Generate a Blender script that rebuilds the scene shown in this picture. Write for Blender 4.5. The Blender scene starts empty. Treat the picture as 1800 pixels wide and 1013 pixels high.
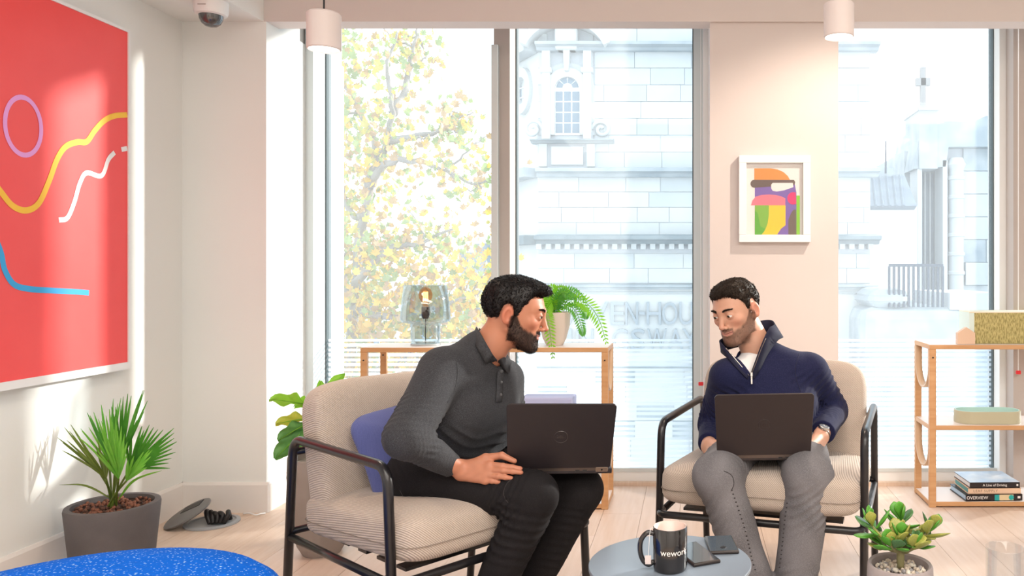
import bpy, bmesh, math, random
import numpy as np
from mathutils import Vector, Matrix, Euler
from mathutils.bvhtree import BVHTree

random.seed(7)
np.random.seed(7)
PI = math.pi
SC = bpy.context.scene
COL = SC.collection

# ---------------------------------------------------------------- camera, world, sun, lights, exposure
VX, VY, FOC, EYE = 1215.0, 475.0, 1400.0, 1.17      # photograph is 1800 x 1013
cam_d = bpy.data.cameras.new('camera')
cam_d.sensor_width = 36.0
cam_d.lens = 36.0 * FOC / 1800.0
cam_d.shift_x = (900.0 - VX) / 1800.0
cam_d.shift_y = (VY - 506.5) / 1800.0
cam_d.clip_start = 0.05
cam = bpy.data.objects.new('camera', cam_d)
cam.location = (0, 0, EYE)
cam.rotation_euler = (PI / 2, 0, 0)
COL.objects.link(cam)
SC.camera = cam

world = bpy.data.worlds.new('overcast_sky')
SC.world = world
world.use_nodes = True
bg = world.node_tree.nodes['Background']
bg.inputs[0].default_value = (0.80, 0.915, 1.0, 1)
bg.inputs[1].default_value = 2.05

sun_d = bpy.data.lights.new('sun', 'SUN')
sun_d.energy = 6.0
sun_d.angle = math.radians(2.5)
sun_d.color = (1.0, 0.93, 0.84)
sun = bpy.data.objects.new('sun', sun_d)
sun.rotation_euler = Vector((-0.73, -0.49, -0.26)).to_track_quat('-Z', 'Y').to_euler()
sun.location = (10, 8, 8)
COL.objects.link(sun)

def area_light(name, loc, size, size_y, energy, color, rot=(0, 0, 0)):
    d = bpy.data.lights.new(name, 'AREA')
    d.shape = 'RECTANGLE'
    d.size, d.size_y, d.energy, d.color = size, size_y, energy, color
    o = bpy.data.objects.new(name, d)
    o.location, o.rotation_euler = loc, rot
    COL.objects.link(o)
    return o

# added fill: unseen area lights at ceiling height around the camera
area_light('ceiling_fill_light', (0.9, 0.2, 2.86), 4.0, 1.2, 80, (1.0, 0.945, 0.885))
area_light('ceiling_fill_light_rear', (0.6, -2.0, 2.86), 4.5, 1.2, 102, (1.0, 0.94, 0.88))

vs = SC.view_settings
vs.view_transform = 'Standard'
vs.look = 'None'
vs.exposure = 0.35
vs.gamma = 1.0
vs.use_curve_mapping = False

# ---------------------------------------------------------------- helpers
def P(px, py, Y):
    """a point of the room at depth Y seen at pixel px, py of the photograph"""
    return Vector(((px - VX) * Y / FOC, Y, EYE - (py - VY) * Y / FOC))

def RAY(px, py):
    return Vector(((px - VX) / FOC, 1.0, -(py - VY) / FOC)).normalized()

def tag(o, label=None, cat=None, group=None, kind=None):
    if label: o['label'] = label
    if cat: o['category'] = cat
    if group: o['group'] = group
    if kind: o['kind'] = kind
    return o

def empty(name, loc=(0, 0, 0), rz=0.0, parent=None):
    o = bpy.data.objects.new(name, None)
    o.location = loc
    o.rotation_euler = (0, 0, rz)
    o.empty_display_size = 0.05
    COL.objects.link(o)
    if parent: o.parent = parent
    return o

def thing(name, label, cat, loc=(0, 0, 0), rz=0.0, group=None):
    return tag(empty(name, loc, rz), label, cat, group)

def link_mesh(name, me, mat=None, parent=None, smooth=True):
    if mat is not None and len(me.materials) == 0:
        for m in (mat if isinstance(mat, (list, tuple)) else [mat]):
            me.materials.append(m)
    if smooth:
        me.polygons.foreach_set('use_smooth', [True] * len(me.polygons))
    o = bpy.data.objects.new(name, me)
    COL.objects.link(o)
    if parent is not None: o.parent = parent
    return o

def add_copy(name, src, parent, mw=None):
    o = bpy.data.objects.new(name, src.data)
    COL.objects.link(o)
    o.parent = parent
    if mw is not None: o.matrix_local = mw
    return o

def copy_tree(o, parent=None):
    c = o.copy()
    COL.objects.link(c)
    c.parent = parent
    for ch in list(o.children):
        copy_tree(ch, c)
    return c

class MB:
    """collects shapes for one mesh"""
    def __init__(s):
        s.v, s.f, s.m = [], [], []
        s.mi = 0
    def _add(s, vs_, fs):
        b = len(s.v)
        s.v += [tuple(q) for q in vs_]
        for f in fs:
            s.f.append(tuple(i + b for i in f)); s.m.append(s.mi)
    def box(s, x0, x1, y0, y1, z0, z1, M=None):
        vv = [Vector((x, y, z)) for x in (x0, x1) for y in (y0, y1) for z in (z0, z1)]
        if M is not None: vv = [M @ q for q in vv]
        s._add(vv, [(0, 1, 3, 2), (4, 6, 7, 5), (0, 4, 5, 1), (2, 3, 7, 6), (0, 2, 6, 4), (1, 5, 7, 3)])
        return s
    def bevel_box(s, x0, x1, y0, y1, z0, z1, b, M=None, seg=2):
        bm = bmesh.new()
        vv = [bm.verts.new((x, y, z)) for x in (x0, x1) for y in (y0, y1) for z in (z0, z1)]
        for f in [(0, 1, 3, 2), (4, 6, 7, 5), (0, 4, 5, 1), (2, 3, 7, 6), (0, 2, 6, 4), (1, 5, 7, 3)]:
            bm.faces.new([vv[i] for i in f])
        bmesh.ops.bevel(bm, geom=list(bm.edges), offset=b, segments=seg, profile=0.5, affect='EDGES')
        return s.from_bm(bm, M)
    def from_bm(s, bm, M=None):
        bm.verts.ensure_lookup_table(); bm.verts.index_update()
        vv = [(M @ q.co) if M is not None else q.co.copy() for q in bm.verts]
        ff = [[q.index for q in f.verts] for f in bm.faces]
        bm.free()
        s._add(vv, ff)
        return s
    def tube(s, pts, r, n=10, closed=False, caps=True, flat=None):
        pts = [Vector(q) for q in pts]
        N = len(pts)
        rr = r if isinstance(r, (list, tuple)) else [r] * N
        tang = []
        for i in range(N):
            a = pts[(i - 1) % N] if (closed or i > 0) else pts[0]
            b = pts[(i + 1) % N] if (closed or i < N - 1) else pts[-1]
            t = (b - a)
            tang.append(t.normalized() if t.length > 1e-9 else Vector((0, 0, 1)))
        up = Vector((0, 0, 1)) if abs(tang[0].z) < 0.9 else Vector((1, 0, 0))
        nrm = (up - tang[0] * up.dot(tang[0])).normalized()
        rings = []
        for i in range(N):
            nrm = (nrm - tang[i] * nrm.dot(tang[i]))
            if nrm.length < 1e-6: nrm = tang[i].orthogonal()
            nrm.normalize()
            bi = tang[i].cross(nrm)
            rings.append([pts[i] + (nrm * math.cos(2 * PI * k / n) + bi * math.sin(2 * PI * k / n) * (flat or 1.0)) * rr[i] for k in range(n)])
        vv = [q for rg in rings for q in rg]
        ff = []
        for i in range(N if closed else N - 1):
            j = (i + 1) % N
            for k in range(n):
                l = (k + 1) % n
                ff.append((i * n + k, i * n + l, j * n + l, j * n + k))
        if caps and not closed:
            ff.append(tuple(range(n - 1, -1, -1)))
            ff.append(tuple((N - 1) * n + k for k in range(n)))
        s._add(vv, ff)
        return s
    def lathe(s, prof, n=32, c=(0, 0, 0), M=None, sx=1.0, sy=1.0):
        """prof: list of (r, z); open ends at r>0 stay open"""
        vv, ff = [], []
        idx = []
        for r, z in prof:
            if r < 1e-6:
                idx.append([len(vv)]); vv.append(Vector((c[0], c[1], c[2] + z)))
            else:
                idx.append([len(vv) + k for k in range(n)])
                for k in range(n):
                    a = 2 * PI * k / n
                    vv.append(Vector((c[0] + r * sx * math.cos(a), c[1] + r * sy * math.sin(a), c[2] + z)))
        for i in range(len(prof) - 1):
            A, B = idx[i], idx[i + 1]
            for k in range(n):
                l = (k + 1) % n
                if len(A) == 1 and len(B) == 1: continue
                if len(A) == 1: ff.append((A[0], B[l], B[k]))
                elif len(B) == 1: ff.append((A[k], A[l], B[0]))
                else: ff.append((A[k], A[l], B[l], B[k]))
        if M is not None: vv = [M @ q for q in vv]
        s._add(vv, ff)
        return s
    def prism(s, poly, M, t):
        """poly: 2D outline; M maps (u, v, w) to the world; extruded 0..t along w"""
        n = len(poly)
        vv = [M @ Vector((u, v, 0)) for u, v in poly] + [M @ Vector((u, v, t)) for u, v in poly]
        ff = [tuple(range(n - 1, -1, -1)), tuple(range(n, 2 * n))]
        ff += [(i, (i + 1) % n, n + (i + 1) % n, n + i) for i in range(n)]
        s._add(vv, ff)
        return s
    def strip(s, lo, hi):
        n = len(lo)
        s._add(list(lo) + list(hi), [(i, i + 1, n + i + 1, n + i) for i in range(n - 1)])
        return s
    def mesh(s, name):
        me = bpy.data.meshes.new(name)
        me.from_pydata(s.v, [], s.f)
        if any(s.m): me.polygons.foreach_set('material_index', s.m)
        me.update()
        return me
    def build(s, name, mat, parent=None, smooth=False, autosmooth=None, fix=True):
        me = s.mesh(name)
        if fix:
            bm = bmesh.new(); bm.from_mesh(me)
            bmesh.ops.recalc_face_normals(bm, faces=bm.faces)
            bm.to_mesh(me); bm.free()
        o = link_mesh(name, me, mat, parent, smooth)
        if autosmooth:
            me.set_sharp_from_angle(angle=math.radians(autosmooth))
        return o

def rounded(path, r, seg=6):
    """rounds the inner corners of a polyline"""
    pts = [Vector(q) for q in path]
    out = [pts[0]]
    for i in range(1, len(pts) - 1):
        a, b, c = pts[i - 1], pts[i], pts[i + 1]
        rr = min(r, (a - b).length * 0.45, (c - b).length * 0.45)
        p0, p1 = b + (a - b).normalized() * rr, b + (c - b).normalized() * rr
        for k in range(seg + 1):
            t = k / seg
            out.append(p0 * (1 - t) ** 2 + b * 2 * t * (1 - t) + p1 * t * t)
    out.append(pts[-1])
    return out

def smooth_path(pts, n=8):
    """Catmull-Rom through the points"""
    p = [Vector(q) for q in pts]
    p = [p[0] * 2 - p[1]] + p + [p[-1] * 2 - p[-2]]
    out = []
    for i in range(1, len(p) - 2):
        for k in range(n):
            t = k / n
            a, b, c, d = p[i - 1], p[i], p[i + 1], p[i + 2]
            out.append(0.5 * ((2 * b) + (c - a) * t + (2 * a - 5 * b + 4 * c - d) * t * t + (3 * b - a - 3 * c + d) * t ** 3))
    out.append(p[-2])
    return out

def superell(w, d, h, e1=0.35, e2=0.35, nu=40, nv=24):
    """a rounded cushion block, full sizes w d h"""
    def sp(x, e): return math.copysign(abs(x) ** e, x)
    mb = MB()
    vv, ff = [], []
    for j in range(1, nv):
        ph = -PI / 2 + PI * j / nv
        for i in range(nu):
            th = 2 * PI * i / nu
            vv.append(Vector((w / 2 * sp(math.cos(ph), e1) * sp(math.cos(th), e2), d / 2 * sp(math.cos(ph), e1) * sp(math.sin(th), e2), h / 2 * sp(math.sin(ph), e1))))
    for j in range(nv - 2):
        for i in range(nu):
            k = (i + 1) % nu
            ff.append((j * nu + i, j * nu + k, (j + 1) * nu + k, (j + 1) * nu + i))
    b = len(vv); vv += [Vector((0, 0, -h / 2)), Vector((0, 0, h / 2))]
    for i in range(nu):
        k = (i + 1) % nu
        ff.append((b, k, i)); ff.append((b + 1, (nv - 2) * nu + i, (nv - 2) * nu + k))
    mb._add(vv, ff)
    return mb

def text_mesh(name, body, size, extrude, mat, parent=None, M=None, align='CENTER', bold=0.0, space=1.0, xscale=1.0):
    cu = bpy.data.curves.new(name, 'FONT')
    cu.body = body; cu.size = size; cu.extrude = extrude; cu.align_x = align; cu.align_y = 'CENTER'
    cu.offset = bold; cu.space_character = space; cu.resolution_u = 3
    o = bpy.data.objects.new(name, cu)
    COL.objects.link(o)
    dg = bpy.context.evaluated_depsgraph_get()
    me = bpy.data.meshes.new_from_object(o.evaluated_get(dg))
    bpy.data.objects.remove(o)
    if M is not None: me.transform(M @ Matrix.Diagonal((xscale, 1, 1, 1)))
    me.materials.clear()
    return link_mesh(name, me, mat, parent, smooth=False)

# ---------------------------------------------------------------- materials
def new_mat(name):
    m = bpy.data.materials.new(name)
    m.use_nodes = True
    nt = m.node_tree
    return m, nt, nt.nodes['Principled BSDF']

def setin(b, key, val):
    if key in b.inputs: b.inputs[key].default_value = val

def mat(name, col, rough=0.5, metal=0.0, spec=0.5, var=None, vscale=8.0, bump=0.0, bscale=60.0, sheen=0.0, coat=0.0, sss=0.0, stretch=None, detail=4.0, emis=None, estr=0.0, trans=0.0, ior=1.45, contrast=(0.3, 0.7)):
    m, nt, b = new_mat(name)
    c = (col[0], col[1], col[2], 1)
    b.inputs['Base Color'].default_value = c
    b.inputs['Roughness'].default_value = rough
    b.inputs['Metallic'].default_value = metal
    setin(b, 'Specular IOR Level', spec)
    setin(b, 'Sheen Weight', sheen)
    setin(b, 'Coat Weight', coat)
    setin(b, 'Subsurface Weight', sss)
    setin(b, 'Subsurface Scale', 0.01)
    setin(b, 'Transmission Weight', trans)
    setin(b, 'IOR', ior)
    if emis:
        setin(b, 'Emission Color', (*emis, 1)); setin(b, 'Emission Strength', estr)
    need = var is not None or bump
    if need:
        tc = nt.nodes.new('ShaderNodeTexCoord')
        mp = nt.nodes.new('ShaderNodeMapping')
        nt.links.new(tc.outputs['Object'], mp.inputs[0])
        if stretch: mp.inputs['Scale'].default_value = stretch
    if var is not None:
        n = nt.nodes.new('ShaderNodeTexNoise'); n.inputs['Scale'].default_value = vscale; n.inputs['Detail'].default_value = detail
        nt.links.new(mp.outputs[0], n.inputs['Vector'])
        r = nt.nodes.new('ShaderNodeValToRGB')
        r.color_ramp.elements[0].position, r.color_ramp.elements[1].position = contrast
        r.color_ramp.elements[0].color = c
        r.color_ramp.elements[1].color = (*var, 1)
        nt.links.new(n.outputs[0], r.inputs[0])
        nt.links.new(r.outputs[0], b.inputs['Base Color'])
    if bump:
        n2 = nt.nodes.new('ShaderNodeTexNoise'); n2.inputs['Scale'].default_value = bscale; n2.inputs['Detail'].default_value = 3
        nt.links.new(mp.outputs[0], n2.inputs['Vector'])
        bp = nt.nodes.new('ShaderNodeBump'); bp.inputs['Strength'].default_value = bump; bp.inputs['Distance'].default_value = 0.01
        nt.links.new(n2.outputs[0], bp.inputs['Height']); nt.links.new(bp.outputs[0], b.inputs['Normal'])
    return m

def leaf_mat(name, col, var, trans=0.35, rough=0.45):
    """leaf: principled mixed with translucent, light passes through"""
    m = mat(name, col, rough, var=var, vscale=25)
    nt = m.node_tree
    b = nt.nodes['Principled BSDF']; out = nt.nodes['Material Output']
    t = nt.nodes.new('ShaderNodeBsdfTranslucent'); t.inputs[0].default_value = (min(1, col[0] * 1.5 + .05), min(1, col[1] * 1.5 + .05), col[2], 1)
    mx = nt.nodes.new('ShaderNodeMixShader'); mx.inputs[0].default_value = trans
    nt.links.new(b.outputs[0], mx.inputs[1]); nt.links.new(t.outputs[0], mx.inputs[2]); nt.links.new(mx.outputs[0], out.inputs[0])
    return m

def glass_mat(name, tint, gloss=0.06, veil=0.0, rough=0.02):
    """thin glass: mostly transparent, a little mirror, optional white scatter"""
    m = bpy.data.materials.new(name); m.use_nodes = True
    nt = m.node_tree; nt.nodes.clear()
    out = nt.nodes.new('ShaderNodeOutputMaterial')
    tr = nt.nodes.new('ShaderNodeBsdfTransparent'); tr.inputs[0].default_value = (*tint, 1)
    gl = nt.nodes.new('ShaderNodeBsdfGlossy'); gl.inputs['Roughness'].default_value = rough
    lw = nt.nodes.new('ShaderNodeLayerWeight'); lw.inputs[0].default_value = 0.25
    mr = nt.nodes.new('ShaderNodeMapRange'); mr.inputs[3].default_value = gloss; mr.inputs[4].default_value = min(1, gloss * 6)
    nt.links.new(lw.outputs['Fresnel'], mr.inputs[0])
    mx = nt.nodes.new('ShaderNodeMixShader')
    nt.links.new(mr.outputs[0], mx.inputs[0]); nt.links.new(tr.outputs[0], mx.inputs[1]); nt.links.new(gl.outputs[0], mx.inputs[2])
    last = mx
    if veil > 0:
        tl = nt.nodes.new('ShaderNodeBsdfTranslucent'); tl.inputs[0].default_value = (0.95, 0.97, 1, 1)
        m2 = nt.nodes.new('ShaderNodeMixShader'); m2.inputs[0].default_value = veil
        nt.links.new(mx.outputs[0], m2.inputs[1]); nt.links.new(tl.outputs[0], m2.inputs[2])
        last = m2
    nt.links.new(last.outputs[0], out.inputs[0])
    return m

def weave_mat(name, c1, c2, scale=160.0, rot=0.6, rough=0.85, bump=0.5, sheen=0.2, noise=0.5):
    """fabric with fine diagonal ribs"""
    m, nt, b = new_mat(name)
    tc = nt.nodes.new('ShaderNodeTexCoord')
    mp = nt.nodes.new('ShaderNodeMapping'); mp.inputs['Rotation'].default_value = (rot * 0.6, rot, 0.25)
    w = nt.nodes.new('ShaderNodeTexWave'); w.inputs['Scale'].default_value = scale / 6.28; w.inputs['Distortion'].default_value = 0.6; w.inputs['Detail'].default_value = 2; w.inputs['Detail Scale'].default_value = 3
    n = nt.nodes.new('ShaderNodeTexNoise'); n.inputs['Scale'].default_value = scale * 1.6; n.inputs['Detail'].default_value = 2
    nt.links.new(tc.outputs['Object'], mp.inputs[0]); nt.links.new(mp.outputs[0], w.inputs['Vector']); nt.links.new(mp.outputs[0], n.inputs['Vector'])
    mix = nt.nodes.new('ShaderNodeMix'); mix.data_type = 'FLOAT'; mix.inputs[0].default_value = noise
    nt.links.new(w.outputs['Fac'], mix.inputs[2]); nt.links.new(n.outputs[0], mix.inputs[3])
    r = nt.nodes.new('ShaderNodeValToRGB'); r.color_ramp.elements[0].color = (*c1, 1); r.color_ramp.elements[1].color = (*c2, 1)
    r.color_ramp.elements[0].position = 0.25; r.color_ramp.elements[1].position = 0.7
    nt.links.new(mix.outputs[0], r.inputs[0]); nt.links.new(r.outputs[0], b.inputs['Base Color'])
    bp = nt.nodes.new('ShaderNodeBump'); bp.inputs['Strength'].default_value = bump; bp.inputs['Distance'].default_value = 0.004
    nt.links.new(mix.outputs[0], bp.inputs['Height']); nt.links.new(bp.outputs[0], b.inputs['Normal'])
    b.inputs['Roughness'].default_value = rough; setin(b, 'Sheen Weight', sheen); setin(b, 'Specular IOR Level', 0.2)
    return m

def attr_mat(name, rough=0.5, sss=0.12, bump=0.0, bscale=300, sheen=0.0, spec=0.4, fleck=None, fscale=400.0, famt=0.5):
    """colour from the mesh's own colour attribute (skin, dye regions), optional heather flecks"""
    m, nt, b = new_mat(name)
    a = nt.nodes.new('ShaderNodeAttribute'); a.attribute_name = 'Col'
    src = a.outputs['Color']
    tc = nt.nodes.new('ShaderNodeTexCoord')
    if fleck:
        n = nt.nodes.new('ShaderNodeTexNoise'); n.inputs['Scale'].default_value = fscale; n.inputs['Detail'].default_value = 3
        nt.links.new(tc.outputs['Object'], n.inputs['Vector'])
        mr = nt.nodes.new('ShaderNodeMapRange'); mr.inputs[1].default_value = 0.45; mr.inputs[2].default_value = 0.75; mr.inputs[4].default_value = famt
        nt.links.new(n.outputs[0], mr.inputs[0])
        mx = nt.nodes.new('ShaderNodeMix'); mx.data_type = 'RGBA'
        nt.links.new(mr.outputs[0], mx.inputs[0]); nt.links.new(src, mx.inputs[6]); mx.inputs[7].default_value = (*fleck, 1)
        src = mx.outputs[2]
    nt.links.new(src, b.inputs['Base Color'])
    b.inputs['Roughness'].default_value = rough
    setin(b, 'Subsurface Weight', sss); setin(b, 'Subsurface Scale', 0.008); setin(b, 'Sheen Weight', sheen); setin(b, 'Specular IOR Level', spec)
    if bump:
        n2 = nt.nodes.new('ShaderNodeTexNoise'); n2.inputs['Scale'].default_value = bscale; n2.inputs['Detail'].default_value = 3
        nt.links.new(tc.outputs['Object'], n2.inputs['Vector'])
        bp = nt.nodes.new('ShaderNodeBump'); bp.inputs['Strength'].default_value = bump; bp.inputs['Distance'].default_value = 0.004
        nt.links.new(n2.outputs[0], bp.inputs['Height']); nt.links.new(bp.outputs[0], b.inputs['Normal'])
    return m

M = {}
M['wall'] = mat('wall_paint', (0.82, 0.83, 0.81), 0.85, bump=0.03, bscale=200)
M['wall_pink'] = mat('wall_paint_warm_lit', (0.66, 0.59, 0.565), 0.85, bump=0.03, bscale=200)  # warm interior light put into the column and bulkhead colour
M['ceil'] = mat('ceiling_paint', (0.82, 0.82, 0.80), 0.9)
M['skirt'] = mat('skirting_paint', (0.82, 0.78, 0.75), 0.5)
M['frame'] = mat('window_frame_metal', (0.62, 0.67, 0.68), 0.45, metal=0.0)
M['frame_white'] = mat('window_frame_white', (0.85, 0.86, 0.86), 0.5)
M['frame_brown'] = mat('window_post_taupe', (0.48, 0.42, 0.39), 0.5)
M['oak'] = mat('oak_plank', (0.66, 0.51, 0.41), 0.42, var=(0.74, 0.60, 0.50), vscale=6, stretch=(9, 0.7, 1), bump=0.05, bscale=40)
M['oak2'] = mat('oak_plank_pale', (0.72, 0.58, 0.49), 0.42, var=(0.66, 0.51, 0.41), vscale=5, stretch=(9, 0.7, 1), bump=0.05, bscale=40)
M['oak3'] = mat('oak_plank_warm', (0.64, 0.48, 0.37), 0.42, var=(0.72, 0.57, 0.46), vscale=7, stretch=(9, 0.7, 1), bump=0.05, bscale=40)
M['subfloor'] = mat('plank_joint', (0.50, 0.38, 0.30), 0.8)
M['wood'] = mat('shelf_oak', (0.55, 0.29, 0.13), 0.45, var=(0.62, 0.36, 0.18), vscale=5, stretch=(1, 1, 12))
M['laminate'] = mat('shelf_laminate', (0.80, 0.72, 0.68), 0.35)
M['white'] = mat('white_paint', (0.83, 0.83, 0.83), 0.45)
M['black_metal'] = mat('black_powder_coat', (0.012, 0.011, 0.013), 0.28, spec=0.6)
M['black'] = mat('black_plastic', (0.012, 0.011, 0.012), 0.4)
M['chrome'] = mat('brushed_steel', (0.62, 0.60, 0.58), 0.25, metal=1.0)
M['glass'] = glass_mat('window_glass', (0.95, 0.975, 0.985), gloss=0.012, veil=0.085)  # veil: white scatter put in to imitate glare over the view
# ---------------------------------------------------------------- the room
XL, YC, YG = -2.46, 3.85, 4.41        # left wall, column faces, glass plane
ZS, ZC = 2.372, 2.90                  # low soffit / bulkhead underside, main ceiling
XR, YB = 4.4, -3.6
CL0 = (468 - VX) * YC / FOC           # right edge of the corner column
C0, C1 = (1248 - VX) * YC / FOC, (1475 - VX) * YC / FOC   # print column

def struct(name, mb, m, parent=None, **kw):
    o = mb.build(name, m, parent, **kw)
    if parent is None: o['kind'] = 'structure'
    return o

floor = struct('floor', MB().box(XL, XR, YB, YG + 0.12, -0.12, -0.012), M['subfloor'])
random.seed(3)
PW = 0.185
x = XL; ci = 0
plank_mesh = {}
while x < XR - 0.01:
    w = min(PW, XR - x)
    y = YB - random.uniform(0.0, 1.6)
    while y < YG + 0.05:
        L = random.choice((1.5, 1.8, 2.1))
        y0, y1 = max(y, YB), min(y + L, YG + 0.05)
        if y1 - y0 > 0.05:
            mm = random.choice(('oak', 'oak2', 'oak2', 'oak3'))
            mb = MB().box(0.0007, w - 0.0007, 0.0007, (y1 - y0) - 0.0007, -0.014, 0.0)
            o = mb.build('plank', M[mm], floor)
            o.location = (x, y0, 0)
        y += L
    x += PW

struct('wall_left', MB().box(XL - 0.15, XL, YB, YG + 0.3, -0.1, ZC + 0.1), M['wall'])
struct('wall_corner_column', MB().box(XL, CL0, YC, YG + 0.3, 0, ZS), M['wall'])
struct('wall_print_column', MB().box(C0, C1, YC + 0.02, YG + 0.3, 0, ZC), M['wall_pink'])
struct('wall_bulkhead', MB().box(CL0 - 0.012, XR, YC, YC + 0.115, ZS, ZC + 0.05), M['wall_pink'])
struct('wall_right', MB().box(XR, XR + 0.15, YB, YG + 0.3, -0.1, ZC + 0.1), M['wall'])
struct('wall_rear', MB().box(XL - 0.15, XR + 0.15, YB - 0.15, YB, -0.1, ZC + 0.1), M['wall'])
struct('ceiling', MB().box(XL, XR, YB, YG + 0.3, ZC, ZC + 0.12), M['ceil'])
struct('ceiling_soffit', MB().box(XL, CL0 - 0.012, YB, YG + 0.3, ZS, ZC), M['ceil'])
struct('trim_1', MB().box(CL0, XR, YG - 0.03, YG + 0.3, 2.72, ZC), M['frame_white'])

def skirting(name, a, b, n, h=0.145, t=0.014):
    """skirting board from a to b, n = outward normal in plan"""
    a, b = Vector(a), Vector(b)
    d = (b - a).normalized(); n = Vector(n)
    prof = [(0, 0), (t, 0), (t, h - 0.012), (t * 0.6, h), (0, h)]
    mb = MB()
    vv = []
    for q in (a, b):
        for (o, z) in prof: vv.append((q.x + n.x * o, q.y + n.y * o, z))
    k = len(prof)
    mb._add(vv, [tuple(range(k)), tuple(range(2 * k - 1, k - 1, -1))] + [(i, (i + 1) % k, k + (i + 1) % k, k + i) for i in range(k)])
    return struct(name, mb, M['skirt'])
skirting('baseboard_left', (XL, YB, 0), (XL, YC, 0), (1, 0, 0))
skirting('baseboard_column', (XL, YC, 0), (CL0 + 0.0141, YC, 0), (0, -1, 0))
skirting('baseboard_reveal', (CL0, YC - 0.0005, 0), (CL0, 4.26, 0), (1, 0, 0))
skirting('baseboard_print_column', (C0, YC + 0.02, 0), (C1, YC + 0.02, 0), (0, -1, 0))

# ---- windows
WTOP = 2.72
M['film'] = glass_mat('frosted_film', (0.95, 0.98, 1.0), gloss=0.02, veil=0.55, rough=0.4)

def window(name, x0, x1, posts, z_frame=0.075):
    """frame, posts, glass panes with a frosted band of stripes"""
    w = empty(name, ((x0 + x1) / 2, YG, 0))
    w['kind'] = 'structure'
    off = Vector((-(x0 + x1) / 2, -YG, 0))
    def part(pn, mb, m, **kw):
        o = mb.build(pn, m, w, **kw); o.location = off; return o
    part('sill_frame', MB().box(x0, x1, YG - 0.07, YG + 0.06, 0.0, z_frame), M['frame_white'])
    part('sill_gasket', MB().box(x0, x1, YG - 0.075, YG - 0.065, z_frame - 0.004, z_frame + 0.016), M['frame'])
    part('head_frame', MB().box(x0, x1, YG - 0.05, YG + 0.06, 2.62, WTOP + 0.02), M['frame_white'])
    edges = []
    for (a, b, yf, m) in posts:
        p = part('post', MB().box(a, b, yf, YG + 0.06, 0.0, WTOP), M[m])
        q = MB().box(a - 0.006, a, YG - 0.03, YG + 0.03, z_frame, WTOP - 0.1).box(b, b + 0.006, YG - 0.03, YG + 0.03, z_frame, WTOP - 0.1).build('gasket', M['gasket'], p)
        edges.append((a, b))
    edges.sort()
    for i in range(len(edges) - 1):
        a, b = edges[i][1], edges[i + 1][0]
        if b - a < 0.15: continue
        part('glass_pane', MB().box(a, b, YG - 0.004, YG + 0.004, z_frame, 2.64), M['glass'])
        mb = MB()
        z = z_frame + 0.02; k = 0
        while z < 0.80:
            hgt = 0.0165 if k % 2 == 0 else 0.0135
            mb.box(a + 0.004, b - 0.004, YG - 0.0062, YG - 0.0048, z, z + hgt)
            z += 0.0272; k += 1
        f = part('frosted_stripes', mb, M['film']); f['kind'] = 'stuff'
    return w
M['gasket'] = mat('rubber_gasket', (0.10, 0.13, 0.14), 0.6)
def gx(px, Y): return (px - VX) * Y / FOC
mull = (gx(868, 4.24), gx(896, 4.24))
w1 = window('window_1', CL0, C0, [(CL0, CL0 + 0.042, 4.24, 'frame'), (mull[0], mull[1], 4.24, 'frame_brown'), (gx(1219, 4.3), gx(1236, 4.3), 4.3, 'frame'), (C0 - 0.028, C0, 4.2, 'frame_white')])
w2 = window('window_2', C1, XR, [(C1, C1 + 0.03, 4.3, 'frame'), (gx(1752, 4.34), gx(1776, 4.34), 4.3, 'frame_white'), (gx(1776, 4.24), gx(1796, 4.24), 4.2, 'frame_brown'), (3.2, 3.28, 4.24, 'frame_brown'), (XR - 0.05, XR, 4.24, 'frame')])
# slim guide rail with its steel edge on the first window's post
struct('trim_2', MB().box(mull[0] - 0.004, mull[0] + 0.030, 4.20, 4.245, 0.0, 2.36), M['frame'])
struct('trim_3', MB().box(C1, XR, YG - 0.10, YG - 0.07, 0.0, 0.02).box(CL0, C0, YG - 0.10, YG - 0.07, 0.0, 0.02), M['oak3'])
# blind cord with a red clip
for i, (px, py, Y, lab) in enumerate(((1232, 675, 4.18, 'thin white blind cord with red clip beside the print column'), (1790, 655, 4.16, 'thin white blind cord with red clip on the right window post'))):
    c = P(px, py, Y)
    t = thing('blind_cord', lab, 'blind cord', (c.x, c.y, c.z), 0, 'blind cords at the windows')
    MB().tube([(0, 0, 0), (0, 0, 2.45 - c.z)], 0.0022, 6).build('cord', M['white'], t)
    MB().bevel_box(-0.013, 0.013, -0.006, 0.006, -0.010, 0.010, 0.004).build('clip', mat('red_plastic_%d' % i, (0.75, 0.03, 0.04), 0.4), t)

# ---- the big red canvas on the left wall
XP = XL + 0.045
def pw(px, py):
    Y = -XP * FOC / (VX - px) * 1.0
    return (Y, EYE - (py - VY) * Y / FOC)
y_hi, z_top = pw(224, 57)
_, z_bot = pw(227, 636)
y_lo = y_hi - 1.12
art = thing('red_painting', 'large red abstract canvas with curved coloured lines on the left wall', 'painting', (XL, (y_lo + y_hi) / 2, z_bot))
def aput(mb, nm, m, parent=art, **kw):
    o = mb.build(nm, m, parent, **kw)
    if parent is art: o.location = (-XL, -(y_lo + y_hi) / 2, -z_bot)
    return o
canvas = aput(MB().box(XL + 0.002, XP, y_lo, y_hi, z_bot, z_top), 'canvas', mat('red_canvas', (0.88, 0.070, 0.066), 0.45, var=(0.90, 0.085, 0.08), vscale=4, bump=0.03, bscale=500))
fr = 0.012
aput(MB().box(XL + 0.001, XP + 0.006, y_lo - fr, y_hi + fr, z_bot - 0.03, z_bot), 'frame_bottom', M['white'])
aput(MB().box(XL + 0.001, XP + 0.006, y_lo - fr, y_hi + fr, z_top, z_top + fr), 'frame_top', M['white'])
aput(MB().box(XL + 0.001, XP + 0.006, y_hi, y_hi + fr, z_bot, z_top), 'frame_side', M['white'])
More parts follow.
